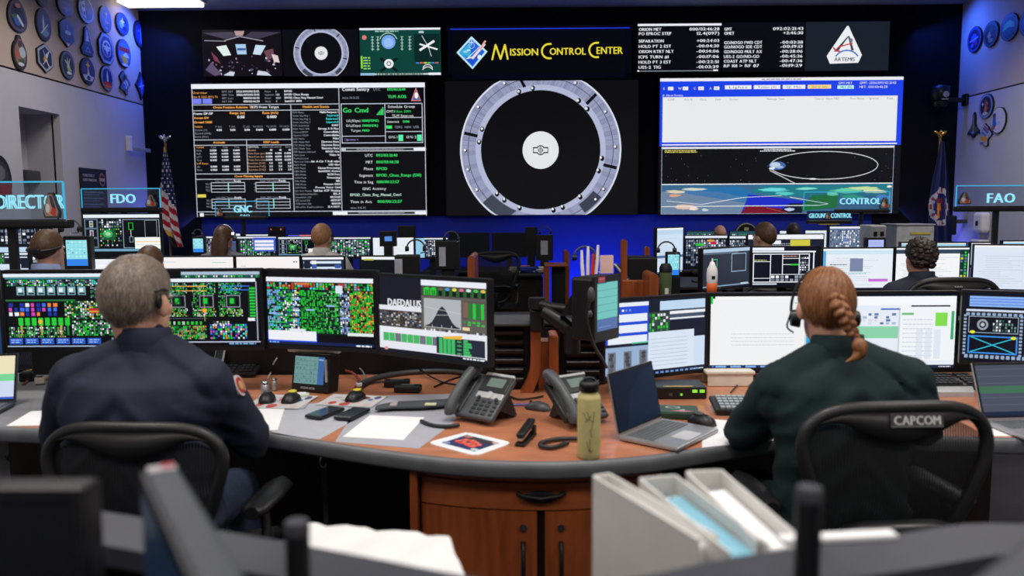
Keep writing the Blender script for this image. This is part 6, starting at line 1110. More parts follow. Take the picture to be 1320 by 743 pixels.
c = atY(400, 449, 3.12); t = thing('light_bar', 'beige bar lying across the top of the desk keyset', 'bar', (G(400, 508).x, G(398, 508).y + .08, ZD + .164), RAD(-12)); mk('bar', MB().box((0, 0, .012), (.24, .03, .018), .006), M('beige_plastic', (216, 208, 192), .5), t); mk('end_cap', MB().box((.118, 0, .012), (.008, .032, .02), .003), LGREY, t)
for i, (px, py, hgt, r, lb) in enumerate(((342, 516, .075, .016, 'brushed metal cylinder standing left of the desk keyset'), (354, 504, .05, .011, 'smaller metal cylinder behind the brushed one'))):
    c = G(px, py); t = thing('metal_cylinder', lb, 'cylinder', (c.x, c.y, ZD + .0045)); mk('body', MB().lathe([(r * .95, 0), (r, .004), (r, hgt * .8), (r * .9, hgt * .82)], n=18), SILVER, t); mk('cap', MB().lathe([(r * .92, hgt * .82), (r * .92, hgt), (r * .6, hgt * 1.03)], n=18), CHROME, t)
c = G(280, 486); t = thing('handheld_meter', 'small silver handheld with grey screen beside the man sleeve patch', 'device', (c.x, c.y + .02, ZD + .06), 0, None, (RAD(-25), 0, RAD(-10))); mk('body', MB().box((0, 0, .035), (.05, .014, .075), .006), LGREY, t); mk('screen_glass', MB().box((0, -.0075, .04), (.038, .002, .05)), M('dark_glass', (52, 62, 68), .12, coat=.5), t); mk('cradle', MB().box((0, .02, -.03), (.06, .06, .06), .01), DARK, t)
for px, py, rz, lb in ((512, 499, .1, 'black power brick by the DAEDALUS monitor, rear one'), (526, 506, -.12, 'black power brick by the DAEDALUS monitor, front one')):
    c = G(px, py); t = thing('power_brick', lb, 'adapter', (c.x, c.y, ZD + .002), rz, 'power bricks'); mk('body', MB().box((0, 0, .016), (.115, .05, .03), .006), BLK, t); mk('label_plate', MB().box((0, 0, .0318), (.06, .03, .001)), GREYP, t)
# grey pouch
pts = [G(485, 531), G(510, 528), G(545, 527), G(575, 525), G(590, 522)]; c = pts[2]; t = thing('cable_pouch', 'flat dark grey pouch with pale label lying above the white paper', 'pouch', (c.x, c.y, ZD + .003))
mb = MB(); mb.loft([[Vector((p.x - c.x, p.y - c.y + wy * math.cos(a), .014 + .012 * math.sin(a) * f)) for a in [2 * math.pi * k / 12 for k in range(12)]] for p, wy, f in zip(pts, (.03, .045, .05, .045, .02), (.6, 1, 1.05, 1, .5))]); mk('body', mb, M('pouch_fabric', (70, 74, 80), .8, bump=.2), t)
mk('label_plate', MB().box((.035, -.03, .022), (.045, .03, .006), .002), M('pale_yellow', (206, 206, 170), .6), t); mk('strap', MB().box((-.11, -.02, .02), (.03, .06, .012), .004), M('pouch_strap', (170, 160, 160), .7), t)
# ---------------------------------------------------------------- desk phones
PGR = M('phone_grey', (74, 78, 82), .42); PDK = M('phone_dark', (40, 42, 45), .4); PSV = M('phone_silver', (196, 198, 200), .35, .3)
def desk_phone(label, px, py, rz, cordpts):
    c = G(px, py); t = thing('desk_phone', label, 'telephone', (c.x, c.y, ZD + .002), rz, 'desk telephones')
    T = Matrix.Translation((0, -.07, .022)) @ Matrix.Rotation(RAD(40), 4, 'X')
    def B(nm, fnc, m, par=t):
        b = MB(); b.T = T; fnc(b); return mk(nm, b, m, par)
    B('body', lambda b: b.box((.02, .105, 0), (.2, .22, .026), .009), PGR)
    B('display_bezel', lambda b: b.box((.045, .17, .012), (.14, .085, .014), .004), PDK)
    B('top_trim', lambda b: b.box((.045, .217, .013), (.146, .014, .018), .004), PSV)
    B('display', lambda b: b.box((.05, .175, .0196), (.085, .045, .002)), M('phone_lcd', (112, 130, 122), .2))
    B('silver_panel', lambda b: b.box((.045, .112, .0125), (.135, .032, .006), .003), PSV)
    nv = B('navigation_key', lambda b: b.cyl((.045, .112, .014), (.045, .112, .019), .018), PSV)
    def keys(b):
        for i in range(3):
            for j in range(4): b.box((.005 + i * .03, .02 + j * .02, .0145), (.02, .012, .006), .002)
        for j in range(4): b.box((.102, .02 + j * .02, .0145), (.018, .01, .006), .002)
        for x in (.0, .09): b.cyl((x, .095, .013), (x, .095, .0175), .009, n=12)
    B('keypad', keys, PDK)['kind'] = 'stuff'
    B('cradle', lambda b: b.box((-.075, .105, .004), (.05, .2, .03), .008), PDK)
    pts = [(-.078, -.012, .03), (-.078, .0, .044), (-.078, .05, .058), (-.078, .105, .062), (-.078, .16, .058), (-.078, .21, .046), (-.078, .225, .03)]
    B('handset', lambda b: (b.tube(interp(pts, 3), [.02 + .006 * abs(math.cos(k * math.pi / 18)) for k in range(19)], 12, True), b.ell((-.078, .01, .036), (.027, .034, .018)), b.ell((-.078, .2, .036), (.027, .034, .018))), PGR)
    mk('stand', MB().loft([[Vector((x, .0, .05)), Vector((x, .1, .004)), Vector((x, .125, .004)), Vector((x, .06, .13))] for x in (-.04, .1)], smooth=False), PDK, t)
    w = Matrix.Rotation(-rz, 4, 'Z') @ Matrix.Translation(-t.location)
    mk('cord', MB().tube(interp([w @ q for q in cordpts], 6), .0075, 8), PDK, t)
    for ch in t.children:
        if not ch.name.startswith('cord'): ch.scale = (.9, .9, .9)
    return t
desk_phone('grey desk phone facing left, beside the askew white paper', 619, 541, RAD(-36), [G(592, 548, ZD + .01), G(575, 550, ZD + .009), G(556, 548, ZD + .009), G(543, 543, ZD + .009)])
desk_phone('grey desk phone facing right, behind the yellow bottle', 741, 545, RAD(34), [G(748, 566, ZD + .012), G(722, 566, ZD + .01), G(700, 570, ZD + .01), G(697, 575, ZD + .01), G(712, 577, ZD + .01), G(732, 571, ZD + .01)])
c = G(693, 528); t = thing('computer_mouse', 'grey mouse lying between the two desk phones', 'mouse', (c.x, c.y, ZD + .001), RAD(60)); b = MB(); b.loft([[Vector((wd * math.cos(a), y, hgt * max(0, math.sin(a)))) for a in [math.pi * k / 10 for k in range(11)]] for y, wd, hgt in [(-.055, .012, .01), (-.04, .028, .026), (0, .032, .034), (.035, .028, .024), (.052, .012, .008)]]); mk('body', b, PGR, t); mk('wheel', MB().ell((0, .03, .026), (.004, .008, .006)), PDK, t)
# stapler
c = G(678, 569); d_ = G(693, 553) - G(668, 577); t = thing('stapler', 'black stapler lying open mouthed between the crew card and the phone', 'stapler', (c.x, c.y, ZD + .001), math.atan2(d_.y, d_.x))
mk('base', MB().box((0, 0, .006), (.15, .036, .01), .004), BLK, t); mk('magazine', MB().box((-.005, 0, .03), (.135, .02, .012), .003, Matrix.Rotation(-.1, 3, 'Y')), CHROME, t); mk('top_arm', MB().box((-.0, 0, .045), (.145, .03, .018), .008, Matrix.Rotation(-.14, 3, 'Y')), BLK, t); mk('hinge', MB().box((.062, 0, .022), (.026, .034, .034), .005), BLK, t)
# bottle
c = G(759, 590); t = thing('water_bottle', 'pale yellow water bottle with black cap standing at the desk edge', 'bottle', (c.x, c.y, ZD + .001))
mk('body', MB().lathe([(.032, 0), (.0365, .006), (.037, .02), (.037, .19), (.035, .2), (.026, .212), (.024, .216)], n=28), M('bottle_yellow', (200, 188, 128), .5, var=.08, scale=30), t)
mk('cap', MB().lathe([(.025, .212), (.031, .216), (.032, .236), (.029, .245), (.018, .247)], n=24), BLK, t); mk('carry_loop', MB().tube([(-.02, 0, .243), (-.014, 0, .254), (.0, 0, .257), (.014, 0, .254), (.02, 0, .243)], .005, 8), BLK, t)
sk = MB(); rg = random.Random(8)
for (a0, z0), (a1, z1) in (((-2.2, .15), (-1.7, .13)), ((-1.9, .155), (-1.3, .12)), ((-2.0, .12), (-1.5, .14)), ((-1.4, .1), (-1.2, .15)), ((-1.9, .06), (-1.45, .025)), ((-1.6, .07), (-1.5, .02)), ((-1.75, .03), (-1.3, .03)), ((-1.6, .1), (-1.3, .07))):
    sk.tube([(.0373 * math.cos(a0 + (a1 - a0) * k / 4), .0373 * math.sin(a0 + (a1 - a0) * k / 4), z0 + (z1 - z0) * k / 4 + .006 * math.sin(k * 2)) for k in range(5)], .0009, 4)
mk('line_drawing', sk, M('drawing_ink', (96, 92, 74), .6), t)['kind'] = 'stuff'
# ---------------------------------------------------------------- laptops
def laptop(label, a, b, depth, lid_h, open_deg, lidfn, mat, kb=None):
    a = G(*a); b = G(*b); e = b - a; w = e.length; rz = math.atan2(e.y, e.x); m_ = (a + b) / 2
    t = thing('laptop', label, 'laptop', (m_.x, m_.y, ZD + .003), rz, 'laptops')
    mk('base', MB().box((0, -depth / 2, .008), (w, depth, .014), .005), mat, t)
    kk = MB()
    for j in range(6):
        for i in range(14): kk.box((-w * .43 + w * .86 * (i + .5) / 14, -depth * .12 - j * depth * .075, .0158), (w * .053, depth * .062, .0022))
    o = mk('keycaps', kk, kb or M('keycap_grey', (96, 100, 104), .5), t); o['kind'] = 'stuff'
    mk('touchpad', MB().box((0, -depth * .79, .0153), (w * .34, depth * .3, .001)), M('touchpad', (186, 188, 192), .4), t)
    R_ = Matrix.Rotation(RAD(90 - open_deg), 4, 'X'); R_.translation = (0, 0, .014); lb = MB(); lb.T = R_; lb.box((0, .003, lid_h / 2), (w, .007, lid_h), .003); lid = mk('lid', lb, mat, t)
    bz = MB(); bz.T = R_; bz.box((0, -.0008, lid_h / 2 + .003), (w - .006, .0012, lid_h - .008)); mk('bezel', bz, BLK, lid)
    p = Paint(0, 0, 160, 100, w - .02, lid_h - .024, .0003); lidfn(p); p.build('screen', SCREEN, lid, R_ @ Vector((0, -.0022, lid_h / 2 + .002)), rot=(RAD(90 - open_deg), 0, 0)); return t
c_dim = lambda p: (p.rect(0, 0, 160, 100, (10, 22, 42), 0), p.poly([(30, 100), (60, 40), (110, 10), (160, 0), (160, 100)], (12, 30, 54), 1))
laptop('open silver laptop with dark blue screen in front of the network box', (797, 569), (853, 545), .225, .215, 102, c_dim, SILVER)
laptop('open silver laptop with grey banded screen at the right photo edge', (1266, 548), (1374, 545), .22, .21, 112, lambda p: (p.rect(0, 0, 160, 100, (74, 80, 96), 0), [p.rect(0, 8 + 14 * k, 160, 9 + 14 * k, (96, 104, 122), 1) for k in range(7)], p.rect(0, 42, 160, 56, (66, 110, 84), 2), p.rect(0, 92, 160, 100, (30, 40, 66), 2)), SILVER)
laptop('open dark laptop with purple header and green band at the left photo edge', (-86, 528), (21, 524), .2, .2, 104, lambda p: (p.rect(0, 0, 160, 100, (206, 216, 240), 0), p.rect(0, 0, 160, 18, (84, 60, 170), 1), p.rect(0, 42, 160, 58, (120, 214, 150), 2), p.rect(120, 0, 160, 56, (236, 226, 190), 1.5), p.rect(0, 95, 160, 100, (60, 90, 200), 2)), M('laptop_dark', (60, 66, 74), .45))
# network box, case, riser, cables
c = G(878, 515); t = thing('network_box', 'black network box with green lamps behind the open laptop', 'device', (c.x, c.y + .07, ZD + .001)); mk('body', MB().box((0, 0, .026), (.21, .15, .05), .005), BLK, t); mk('top_label', MB().box((-.01, -.06, .0515), (.12, .012, .001)), M('yellow_strip', (200, 176, 70), .5), t)
GLED = emis('green_lamp', (150, 235, 60), 1.0)
for x, z in ((.055, .034), (.085, .034), (.0, .02)): mk('lamp', MB().box((x, -.0755, z), (.02 if x else .008, .003, .012 if x else .008)), GLED, t)
mk('port', MB().box((-.045, -.0755, .02), (.016, .003, .012)), GREYP, t)
c = G(876, 541); t = thing('hardcover_case', 'dark green flat case with white oval before the network box', 'case', (c.x, c.y + .05, ZD + .001), RAD(-8)); mk('body', MB().box((0, 0, .014), (.16, .12, .026), .006), M('green_cover', (38, 66, 50), .5), t)
p = Paint(0, 0, 100, 75, .15, .11, .0003); p.rect(0, 0, 100, 75, (40, 70, 52), 0); p.ring(40, 24, 15, 18, (226, 230, 232), 1, 24, asp=.6); p.poly([(30, 60), (60, 52), (90, 60), (70, 70)], (180, 110, 120), 1); p.poly([(52, 50), (70, 46), (66, 58)], (190, 200, 220), 2); p.build('printed_face', PRINT, t, (0, 0, .0275), rot=(RAD(-90), 0, 0))
c = G(942, 499); t = thing('monitor_riser', 'beige riser block under the almost blank white monitor', 'riser', (c.x, c.y + .06, ZD + .001)); mk('top_plate', MB().box((0, 0, .06), (.215, .12, .015), .004), M('beige_plastic', (216, 208, 192), .5), t); mk('front_plate', MB().box((0, -.05, .026), (.2, .01, .052), .003), M('beige_plastic', (216, 208, 192), .5), t); mk('back_plate', MB().box((0, .05, .026), (.2, .01, .052), .003), M('beige_plastic', (216, 208, 192), .5), t)
def cable(label, px, col=BLK, r=.004, z=.006): 
    P = interp([G(q[0], q[1], ZD + z + (q[2] if len(q) > 2 else 0)) for q in px], 6); c = P[0].copy(); mb = MB(); mb.tube([p - c for p in P], r, 7); o = mk('cable', mb, col, None, c); tag(o, label, 'cable', 'cables on the desk'); return o
GCAB = M('cable_grey', (120, 120, 122), .5); PUR = M('cable_violet', (110, 104, 200), .5); WCAB = M('cable_white', (196, 196, 196), .5)
cable('thick grey cable looping along the desk under the DAEDALUS monitor', [(462, 496), (490, 486), (530, 480), (580, 479), (625, 486)], M('cable_dark_grey', (64, 66, 68), .5), .012, .014)
cable('white cable curling out left of the desk keyset', [(345, 488), (352, 478), (366, 474, .01), (378, 473)], WCAB)
cable('grey cable curling out right of the desk keyset', [(446, 472), (462, 474, .02), (470, 486, .01), (462, 498)], GCAB)
cable('black cord from the yellow trackball up to the monitor foot', [(462, 510), (468, 500), (480, 494), (500, 492)])
cable('black cord hanging from the DAEDALUS monitor to the bricks', [(541, 476, .02), (556, 486, .01), (575, 494), (600, 497)])
cable('second black cord crossing under the DAEDALUS monitor', [(612, 476, .02), (598, 484), (580, 490), (560, 499)])
cable('violet cable running from the pylon foot to the right desk phone', [(668, 486, .03), (682, 482, .02), (696, 488), (716, 496), (724, 502)], PUR)
cable('short violet cable behind the grey mouse', [(655, 523), (668, 522), (684, 522)], PUR)
cable('black cord sagging between the two desk phones', [(655, 510), (668, 515), (684, 514), (700, 511)])
cable('black cord arching behind the second desk phone', [(660, 500), (674, 497), (690, 498), (706, 500)])
cable('grey cord lying below the almost blank white monitor', [(942, 506), (955, 494), (975, 494), (990, 500)], BLK, .003)
cable('white flex hanging from the monitor over the desk keyset', [(352, 470, .1), (357, 462, .1), (350, 472, .02), (347, 478)], WCAB, .003)
cable('tangled brown cable beside the left laptop', [(30, 496), (42, 488), (55, 492), (66, 485), (72, 494)], M('cable_brown', (120, 80, 56), .6), .006)
cable('yellow thin cable behind the left laptop', [(26, 482), (40, 477), (54, 478), (66, 482)], M('cable_yellow', (200, 170, 40), .5), .003)
cable('red and brown bundle right of the desk keyset', [(446, 478, .02), (456, 482, .02), (464, 492), (458, 500)], M('cable_red', (130, 56, 44), .6), .006)
for px, py, lb, m_, sz in ((36, 492, 'black connector block by the left laptop', BLK, (.06, .05, .04)), (52, 496, 'beige connector block by the left laptop', M('beige_plastic', (216, 208, 192), .5), (.04, .03, .03)), (388, 512, 'pale folded slip behind the yellow topped trackball', M('pale_slip', (190, 200, 180), .7), (.07, .05, .008)), (463, 500, 'white plug beside the desk keyset', WHITE, (.025, .02, .018))):
    c = G(px, py); t = thing('connector_block' if 'block' in lb else ('paper_slip' if 'slip' in lb else 'cable_plug'), lb, 'connector' if 'slip' not in lb else 'paper', (c.x, c.y, ZD + .005), .3); mk('body', MB().box((0, 0, sz[2] / 2), sz, .004), m_, t); mk('top_piece', MB().box((0, 0, sz[2] + .002), (sz[0] * .6, sz[1] * .6, .004)), GREYP if 'slip' not in lb else WHITE, t)
# hook hanging under the desk
c = atY(417, 600, 2.95); t = thing('coat_hook', 'silver hook with dark strap hanging in the dark knee space', 'hook', (c.x, 2.95, c.z)); mk('hook', MB().tube(interp([(0, 0, .085), (.0, 0, .05), (-.012, 0, .015), (-.008, 0, -.005), (.006, 0, -.008), (.01, 0, .01)], 4), .004, 7), CHROME, t); mk('strap', MB().box((.004, .0, -.12), (.02, .008, .22), .003), GREYP, t)
mk('mount', MB().box((0, .0, .1), (.03, .02, .03)), DARK, t)
# ================================================================ CHAIRS
def mesh_fabric():
    m = D.materials.new('chair_mesh_fabric'); m.use_nodes = True; nt = m.node_tree; b = nt.nodes['Principled BSDF']
    b.inputs['Base Color'].default_value = rgb((24, 24, 26)); b.inputs['Roughness'].default_value = .7
    tc = nt.nodes.new('ShaderNodeTexCoord'); wv = nt.nodes.new('ShaderNodeTexWave'); wv.bands_direction = 'X'; wv.inputs['Scale'].default_value = 38
    nt.links.new(tc.outputs['Object'], wv.inputs['Vector']); mr = nt.nodes.new('ShaderNodeMapRange'); mr.inputs[1].default_value = .25; mr.inputs[2].default_value = .6; mr.inputs[3].default_value = .5; mr.inputs[4].default_value = .97
    nt.links.new(wv.outputs['Fac'], mr.inputs[0]); nt.links.new(mr.outputs[0], b.inputs['Alpha']); return m
MESHF = mesh_fabric()
_half = [(0, .985), (.13, .982), (.205, .965), (.25, .93), (.266, .885), (.258, .83), (.235, .76), (.205, .68), (.18, .60), (.155, .54), (.09, .505), (0, .50)]
def back_y(x, z): return -.225 - .16 * (z - .5) - .05 * math.sin((z - .5) * 6.2) + .45 * x * x
def mesh_chair(label, x, y, rz, sc=1.0, text=None, group='black mesh office chairs', hs=1.0):
    t = thing('mesh_chair', label, 'chair', (x, y, 0), rz, group)
    def zz(z): return .5 * sc + (z - .5) * sc * hs
    prof = _half + [(-a, b) for a, b in _half[-2:0:-1]]
    pts = interp([(a * sc, 0, b) for a, b in prof] + [(prof[0][0], 0, prof[0][1])], 4)
    P = [Vector((p.x, back_y(p.x / sc, p.z) * sc, zz(p.z))) for p in pts]
    mk('back_frame', MB().tube(P, .019 * sc, 10, False), CHAIRM, t)
    def hw(z):
        for (a0, z0), (a1, z1) in zip(_half[3:], _half[4:]):
            if z1 <= z <= z0: return a0 + (a1 - a0) * (z0 - z) / max(z0 - z1, 1e-6)
        return .2
    # top rail: curved plate between frame and dipped inner edge
    rail = MB(); n = 22; rows_ = []
    for k in range(n + 1):
        u = -1 + 2 * k / n; x_ = u * .235; top = .978 - .05 * max(0, abs(u) - .5) ** 2 * 3; bot = .925 - .032 * math.cos(u * math.pi) - .045 * max(0, abs(u) - .72)
        rows_.append([Vector((x_ * sc, (back_y(x_, z) + dy) * sc, zz(z))) for z, dy in ((top, -.014), ((top + bot) / 2, -.02), (bot, -.014), (bot, .008), (top, .008))])
    rail.loft(rows_); tr = mk('top_rail', rail, CHAIRM, t)
    g = MB(); vs = []; fs = []; nz, nx = 14, 14
    for j in range(nz + 1):
        z = .515 + (.935 - .515) * j / nz; w = hw(z) - .01
        for i in range(nx + 1): xx = w * (-1 + 2 * i / nx); vs.append((xx * sc, (back_y(xx, z) + .012) * sc, zz(z)))
    for j in range(nz):
        for i in range(nx): a = j * (nx + 1) + i; fs.append((a, a + 1, a + nx + 2, a + nx + 1))
    g.add(vs, fs, True); mk('back_mesh', g, MESHF, t)
    mk('lumbar_pad', MB().tube(interp([(-.15 * sc, (back_y(.15, .66) - .03) * sc, zz(.645)), (-.1 * sc, (back_y(.1, .66) - .04) * sc, zz(.66)), (0, (back_y(0, .66) - .045) * sc, zz(.665)), (.1 * sc, (back_y(.1, .66) - .04) * sc, zz(.66)), (.15 * sc, (back_y(.15, .66) - .03) * sc, zz(.645))], 4), .034 * sc, 10, True, .55), LEATHER, t)
    mk('spine', MB().tube(interp([(0, -.30 * sc, zz(.6)), (0, -.27 * sc, zz(.5)), (0, -.16 * sc, .42 * sc), (0, 0, .40 * sc)], 4), .03 * sc, 8), CHAIRM, t)
    for s_ in (-1, 1): mk('back_strut', MB().tube([(s_ * .17 * sc, (back_y(.17, .58) - .02) * sc, zz(.58)), (s_ * .12 * sc, -.25 * sc, zz(.5)), (s_ * .05 * sc, -.16 * sc, .42 * sc)], .014 * sc, 8), CHAIRM, t)
    st = MB(); st.loft([[Vector((xx * sc, yy * sc, (zc - .02 + .03 * abs(xx / .25) ** 2) * sc)) for xx in (-.25, -.15, -.05, .05, .15, .25)] + [Vector((xx * sc, yy * sc, (zc - .05) * sc)) for xx in (.24, .12, 0, -.12, -.24)] for yy, zc in ((-.22, .475), (-.1, .465), (.08, .468), (.2, .465), (.235, .44))]); mk('seat', st, MESHF if False else M('seat_fabric', (26, 26, 28), .8, bump=.2), t)
    for s_ in (-1, 1):
        ar = MB(); ar.loft([[Vector(((s_ * .30 + w * math.cos(a)) * sc, yy * sc, (.665 + .022 * math.sin(a)) * sc)) for a in [2 * math.pi * k / 12 for k in range(12)]] for yy, w in ((-.17, .022), (-.15, .042), (-.02, .05), (.1, .046), (.125, .02))]); am = mk('armrest', ar, LEATHER, t)
        mk('arm_support', MB().tube(interp([(s_ * .295 * sc, -.05 * sc, .645 * sc), (s_ * .31 * sc, -.08 * sc, .55 * sc), (s_ * .27 * sc, -.13 * sc, .46 * sc), (s_ * .1 * sc, -.13 * sc, .41 * sc)], 4), .017 * sc, 8), CHAIRM, am)
    mk('gas_column', MB().cyl((0, 0, .1 * sc), (0, 0, .42 * sc), .028 * sc), GREYP, t)
    for k in range(5):
        a = k * 2 * math.pi / 5 + .3; e = Vector((math.cos(a), math.sin(a), 0))
        lg = mk('leg', MB().tube([e * .03 * sc + Vector((0, 0, .11 * sc)), e * .2 * sc + Vector((0, 0, .095 * sc)), e * .31 * sc + Vector((0, 0, .075 * sc))], [.024 * sc, .02 * sc, .014 * sc], 8), CHAIRM, t)
        n_ = Vector((-e.y, e.x, 0)); mk('caster', MB().cyl(e * .31 * sc + n_ * .02 + Vector((0, 0, .03)), e * .31 * sc - n_ * .02 + Vector((0, 0, .03)), .03, n=14).cyl(e * .31 * sc + Vector((0, 0, .05)), e * .31 * sc + Vector((0, 0, .08)), .008, n=8), BLK, lg)
    if text:
        W_ = text[2] * sc; p = Paint(0, 0, 60, 16, W_, W_ * 16 / 60, .0004); p.rect(0, 0, 60, 16, (62, 62, 64), 0); p.rect(0, 14.4, 60, 15.2, (130, 130, 130), 1)
        p.text(3, 13, 10.5, text[0], (214, 214, 214), 1, fit=54, fat=.9); p.build('name_strip', PRINT, tr, (text[1] * sc, (back_y(text[1], .955) - .026) * sc, zz(.957)), rot=(RAD(-14), 0, RAD(-2) if text[1] > 0 else 0))
    return t
# ================================================================ PEOPLE
def remesh(mb, vox, smooth=2, name='tmp'):
    me = D.meshes.new('tmp'); me.from_pydata([tuple(v) for v in mb.v], [], mb.f)
    bm = bmesh.new(); bm.from_mesh(me); bmesh.ops.recalc_face_normals(bm, faces=bm.faces[:]); bm.to_mesh(me); bm.free()
    o = D.objects.new('tmp', me); COL.objects.link(o); md = o.modifiers.new('r', 'REMESH'); md.mode = 'VOXEL'; md.voxel_size = vox
    dg = bpy.context.evaluated_depsgraph_get(); m2 = D.meshes.new_from_object(o.evaluated_get(dg)); D.objects.remove(o); D.meshes.remove(me)
    if smooth:
        bm = bmesh.new(); bm.from_mesh(m2)
        for _ in range(smooth): bmesh.ops.smooth_vert(bm, verts=bm.verts[:], factor=.5, use_axis_x=True, use_axis_y=True, use_axis_z=True)
        bm.to_mesh(m2); bm.free()
    return m2
def mkmesh(name, me, mat, parent, fold=0.0, fscale=6.0):
    me.name = name
    if fold:
        for v in me.vertices:
            p = v.co; n = noise.noise(Vector((p.x * fscale * .7 + 3, p.y * fscale * .8, p.z * fscale * 2.0 + abs(p.x) * 9))); n = 1 - abs(n) * 2.2
            v.co = p + v.normal * (max(-.6, n) * fold + noise.noise(p * fscale * 2.2) * fold * .2)
    me.materials.clear(); me.materials.append(mat)
    me.polygons.foreach_set('use_smooth', [True] * len(me.polygons)); me.update()
    o = D.objects.new(name, me); COL.objects.link(o); o.parent = parent; return o
def strand_hair_mat(name, c0, c1, sc=(60, 60, 8)):
    m = M(name, c0, .5, var=.1); nt = m.node_tree; r = [n for n in nt.nodes if n.type == 'VALTORGB'][0]
    r.color_ramp.elements[0].color = rgb(c0); r.color_ramp.elements[1].color = rgb(c1)
    mp = [n for n in nt.nodes if n.type == 'MAPPING'][0]; mp.inputs['Scale'].default_value = sc
    n = [n for n in nt.nodes if n.type == 'TEX_NOISE'][0]; n.inputs['Scale'].default_value = 3.0; return m
def person(label, loc, rz, s=1.0, jacket=None, trousers=None, hair='short', hairm=None, head_yaw=0, head_pitch=0, hs=1.0, girth=1.0, J=None, vox=.016, skin=SKIN, collar=True, strands=0, fold=.006, head_off=(0, 0, 0)):
    j = dict(neck=(0, .055, 1.09), head=(0, .095, 1.235), sl=(-.178, .035, 1.02), sr=(.178, .035, 1.02), el=(-.27, .14, .80), er=(.27, .14, .80), wl=(-.17, .42, .79), wr=(.17, .42, .79), hl=(-.09, .03, .52), hr=(.09, .03, .52), kl=(-.13, .44, .52), kr=(.13, .44, .52), al=(-.14, .47, .10), ar=(.14, .47, .10))
    if J: j.update(J)
    t = thing('person', label, 'person', (loc[0], loc[1], 0), rz, 'people at the consoles'); V = {k: Vector(v) * s for k, v in j.items()}; V['head'] = V['head'] + Vector(head_off)
    lean = V['neck'] - Vector((0, .055, 1.09)) * s
    def torso(mb, inc, z0=.43, z1=2):
        rows_ = [(.44, 0, 0, .15, .11), (.50, 0, 0, .17, .125), (.58, 0, .0, .172, .13), (.70, 0, .01, .162, .122), (.82, 0, .018, .166, .122), (.92, 0, .026, .176, .122), (1.0, 0, .034, .168, .105), (1.04, 0, .04, .13, .085), (1.07, 0, .046, .085, .066), (1.10, 0, .05, .055, .054)]
        rs = []
        for z, cx, cy, rx, ry in rows_:
            if z < z0 or z > z1: continue
            f = max(0, (z - .5) / .6); c = Vector((cx, cy, z)) * s + lean * f; g = girth if z < 1.03 else 1 + (girth - 1) * .4
            rs.append([c + Vector(((rx * g + inc) * s * math.cos(a), (ry * g + inc) * s * math.sin(a), 0)) for a in [2 * math.pi * k / 24 for k in range(24)]])
        mb.loft(rs)
    def arm(mb, inc, hand):
        for S, E, Wr, sg in ((V['sl'], V['el'], V['wl'], -1), (V['sr'], V['er'], V['wr'], 1)):
            nb = V['neck'] + Vector((sg * .052, -.012, -.02)) * s
            mb.capsule(nb, S, ((.05 if inc else .03) + inc) * s, (.056 + inc) * s); mb.capsule(V['neck'] + Vector((sg * .06, -.03, -.14)) * s, S + Vector((0, -.01, -.05)) * s, (.07 + inc) * s, (.055 + inc) * s); mb.capsule(S, E, (.06 + inc) * s * (girth * .3 + .7), (.047 + inc) * s); mb.capsule(E, Wr, (.046 + inc) * s, (.032 + inc) * s)
            if hand:
                d = (Wr - E).normalized(); side = d.cross(Vector((0, 0, 1))).normalized(); pc = Wr + d * .05 * s
                mb.capsule(Wr, pc + d * .02 * s, .026 * s, .03 * s)
                for k, L_ in enumerate((.062, .074, .07, .055)):
                    b0 = pc + d * .028 * s + side * ((k - 1.5) * .019 * s); m0 = b0 + d * L_ * .55 * s + Vector((0, 0, -.004)); mb.capsule(b0, m0, .0095 * s, .0085 * s, 8); mb.capsule(m0, m0 + (d + Vector((0, 0, -.5))).normalized() * L_ * .5 * s, .0085 * s, .007 * s, 8)
                tb = pc + side * (-sg * .026 * s) * 1.0; mb.capsule(tb, tb + (d * .7 + side * -sg * .6).normalized() * .055 * s, .011 * s, .0085 * s, 8)
    def legs(mb, inc, foot):
        for H, K, A in ((V['hl'], V['kl'], V['al']), (V['hr'], V['kr'], V['ar'])):
            mb.capsule(H, K, (.08 + inc) * s, (.055 + inc) * s); mb.capsule(K, A, (.053 + inc) * s, (.036 + inc) * s)
            if foot: mb.capsule(A + Vector((0, .0, -.05)) * s, A + Vector((0, .16, -.068)) * s, .036 * s, .028 * s)
    RH = Matrix.Rotation(RAD(head_yaw), 3, 'Z') @ Matrix.Rotation(RAD(head_pitch), 3, 'X'); hc = V['head']; q = hs * s
    HP = lambda x, y, z: hc + RH @ (Vector((x, y, z)) * q)
    b = MB(); torso(b, 0); arm(b, 0, True); legs(b, 0, True)
    b.capsule(V['neck'] - Vector((0, .005, .06)) * s, hc + RH @ Vector((0, -.02, -.05)) * q, .058 * s, .055 * q)
    b.ell(HP(0, -.012, .022), (.074 * q, .094 * q, .098 * q), 22, 16, RH); b.ell(HP(0, .028, -.05), (.056 * q, .062 * q, .068 * q), 18, 12, RH); b.ell(HP(0, .062, -.088), (.03 * q, .026 * q, .024 * q), 12, 8, RH)
    b.capsule(HP(0, .088, .008), HP(0, .108, -.028), .009 * q, .014 * q, 10); b.ell(HP(0, .08, -.06), (.025 * q, .014 * q, .012 * q), 12, 8, RH)
    for sg in (-1, 1):
        b.ell(HP(sg * .077, -.012, -.005), (.011 * q, .02 * q, .034 * q), 12, 10, RH @ Matrix.Rotation(sg * -.3, 3, 'Z') @ Matrix.Rotation(.2, 3, 'X')); b.ell(HP(sg * .037, .052, -.022), (.022 * q, .022 * q, .022 * q), 10, 8, RH)
    body = mkmesh('body', remesh(b, vox * .55 if vox < .012 else vox * .7, 2), skin, t)
    mk('lips', MB().ell(HP(0, .0935, -.058), (.021 * q, .006 * q, .0055 * q), 12, 8, RH), M('lips', (170, 98, 88), .5), t)
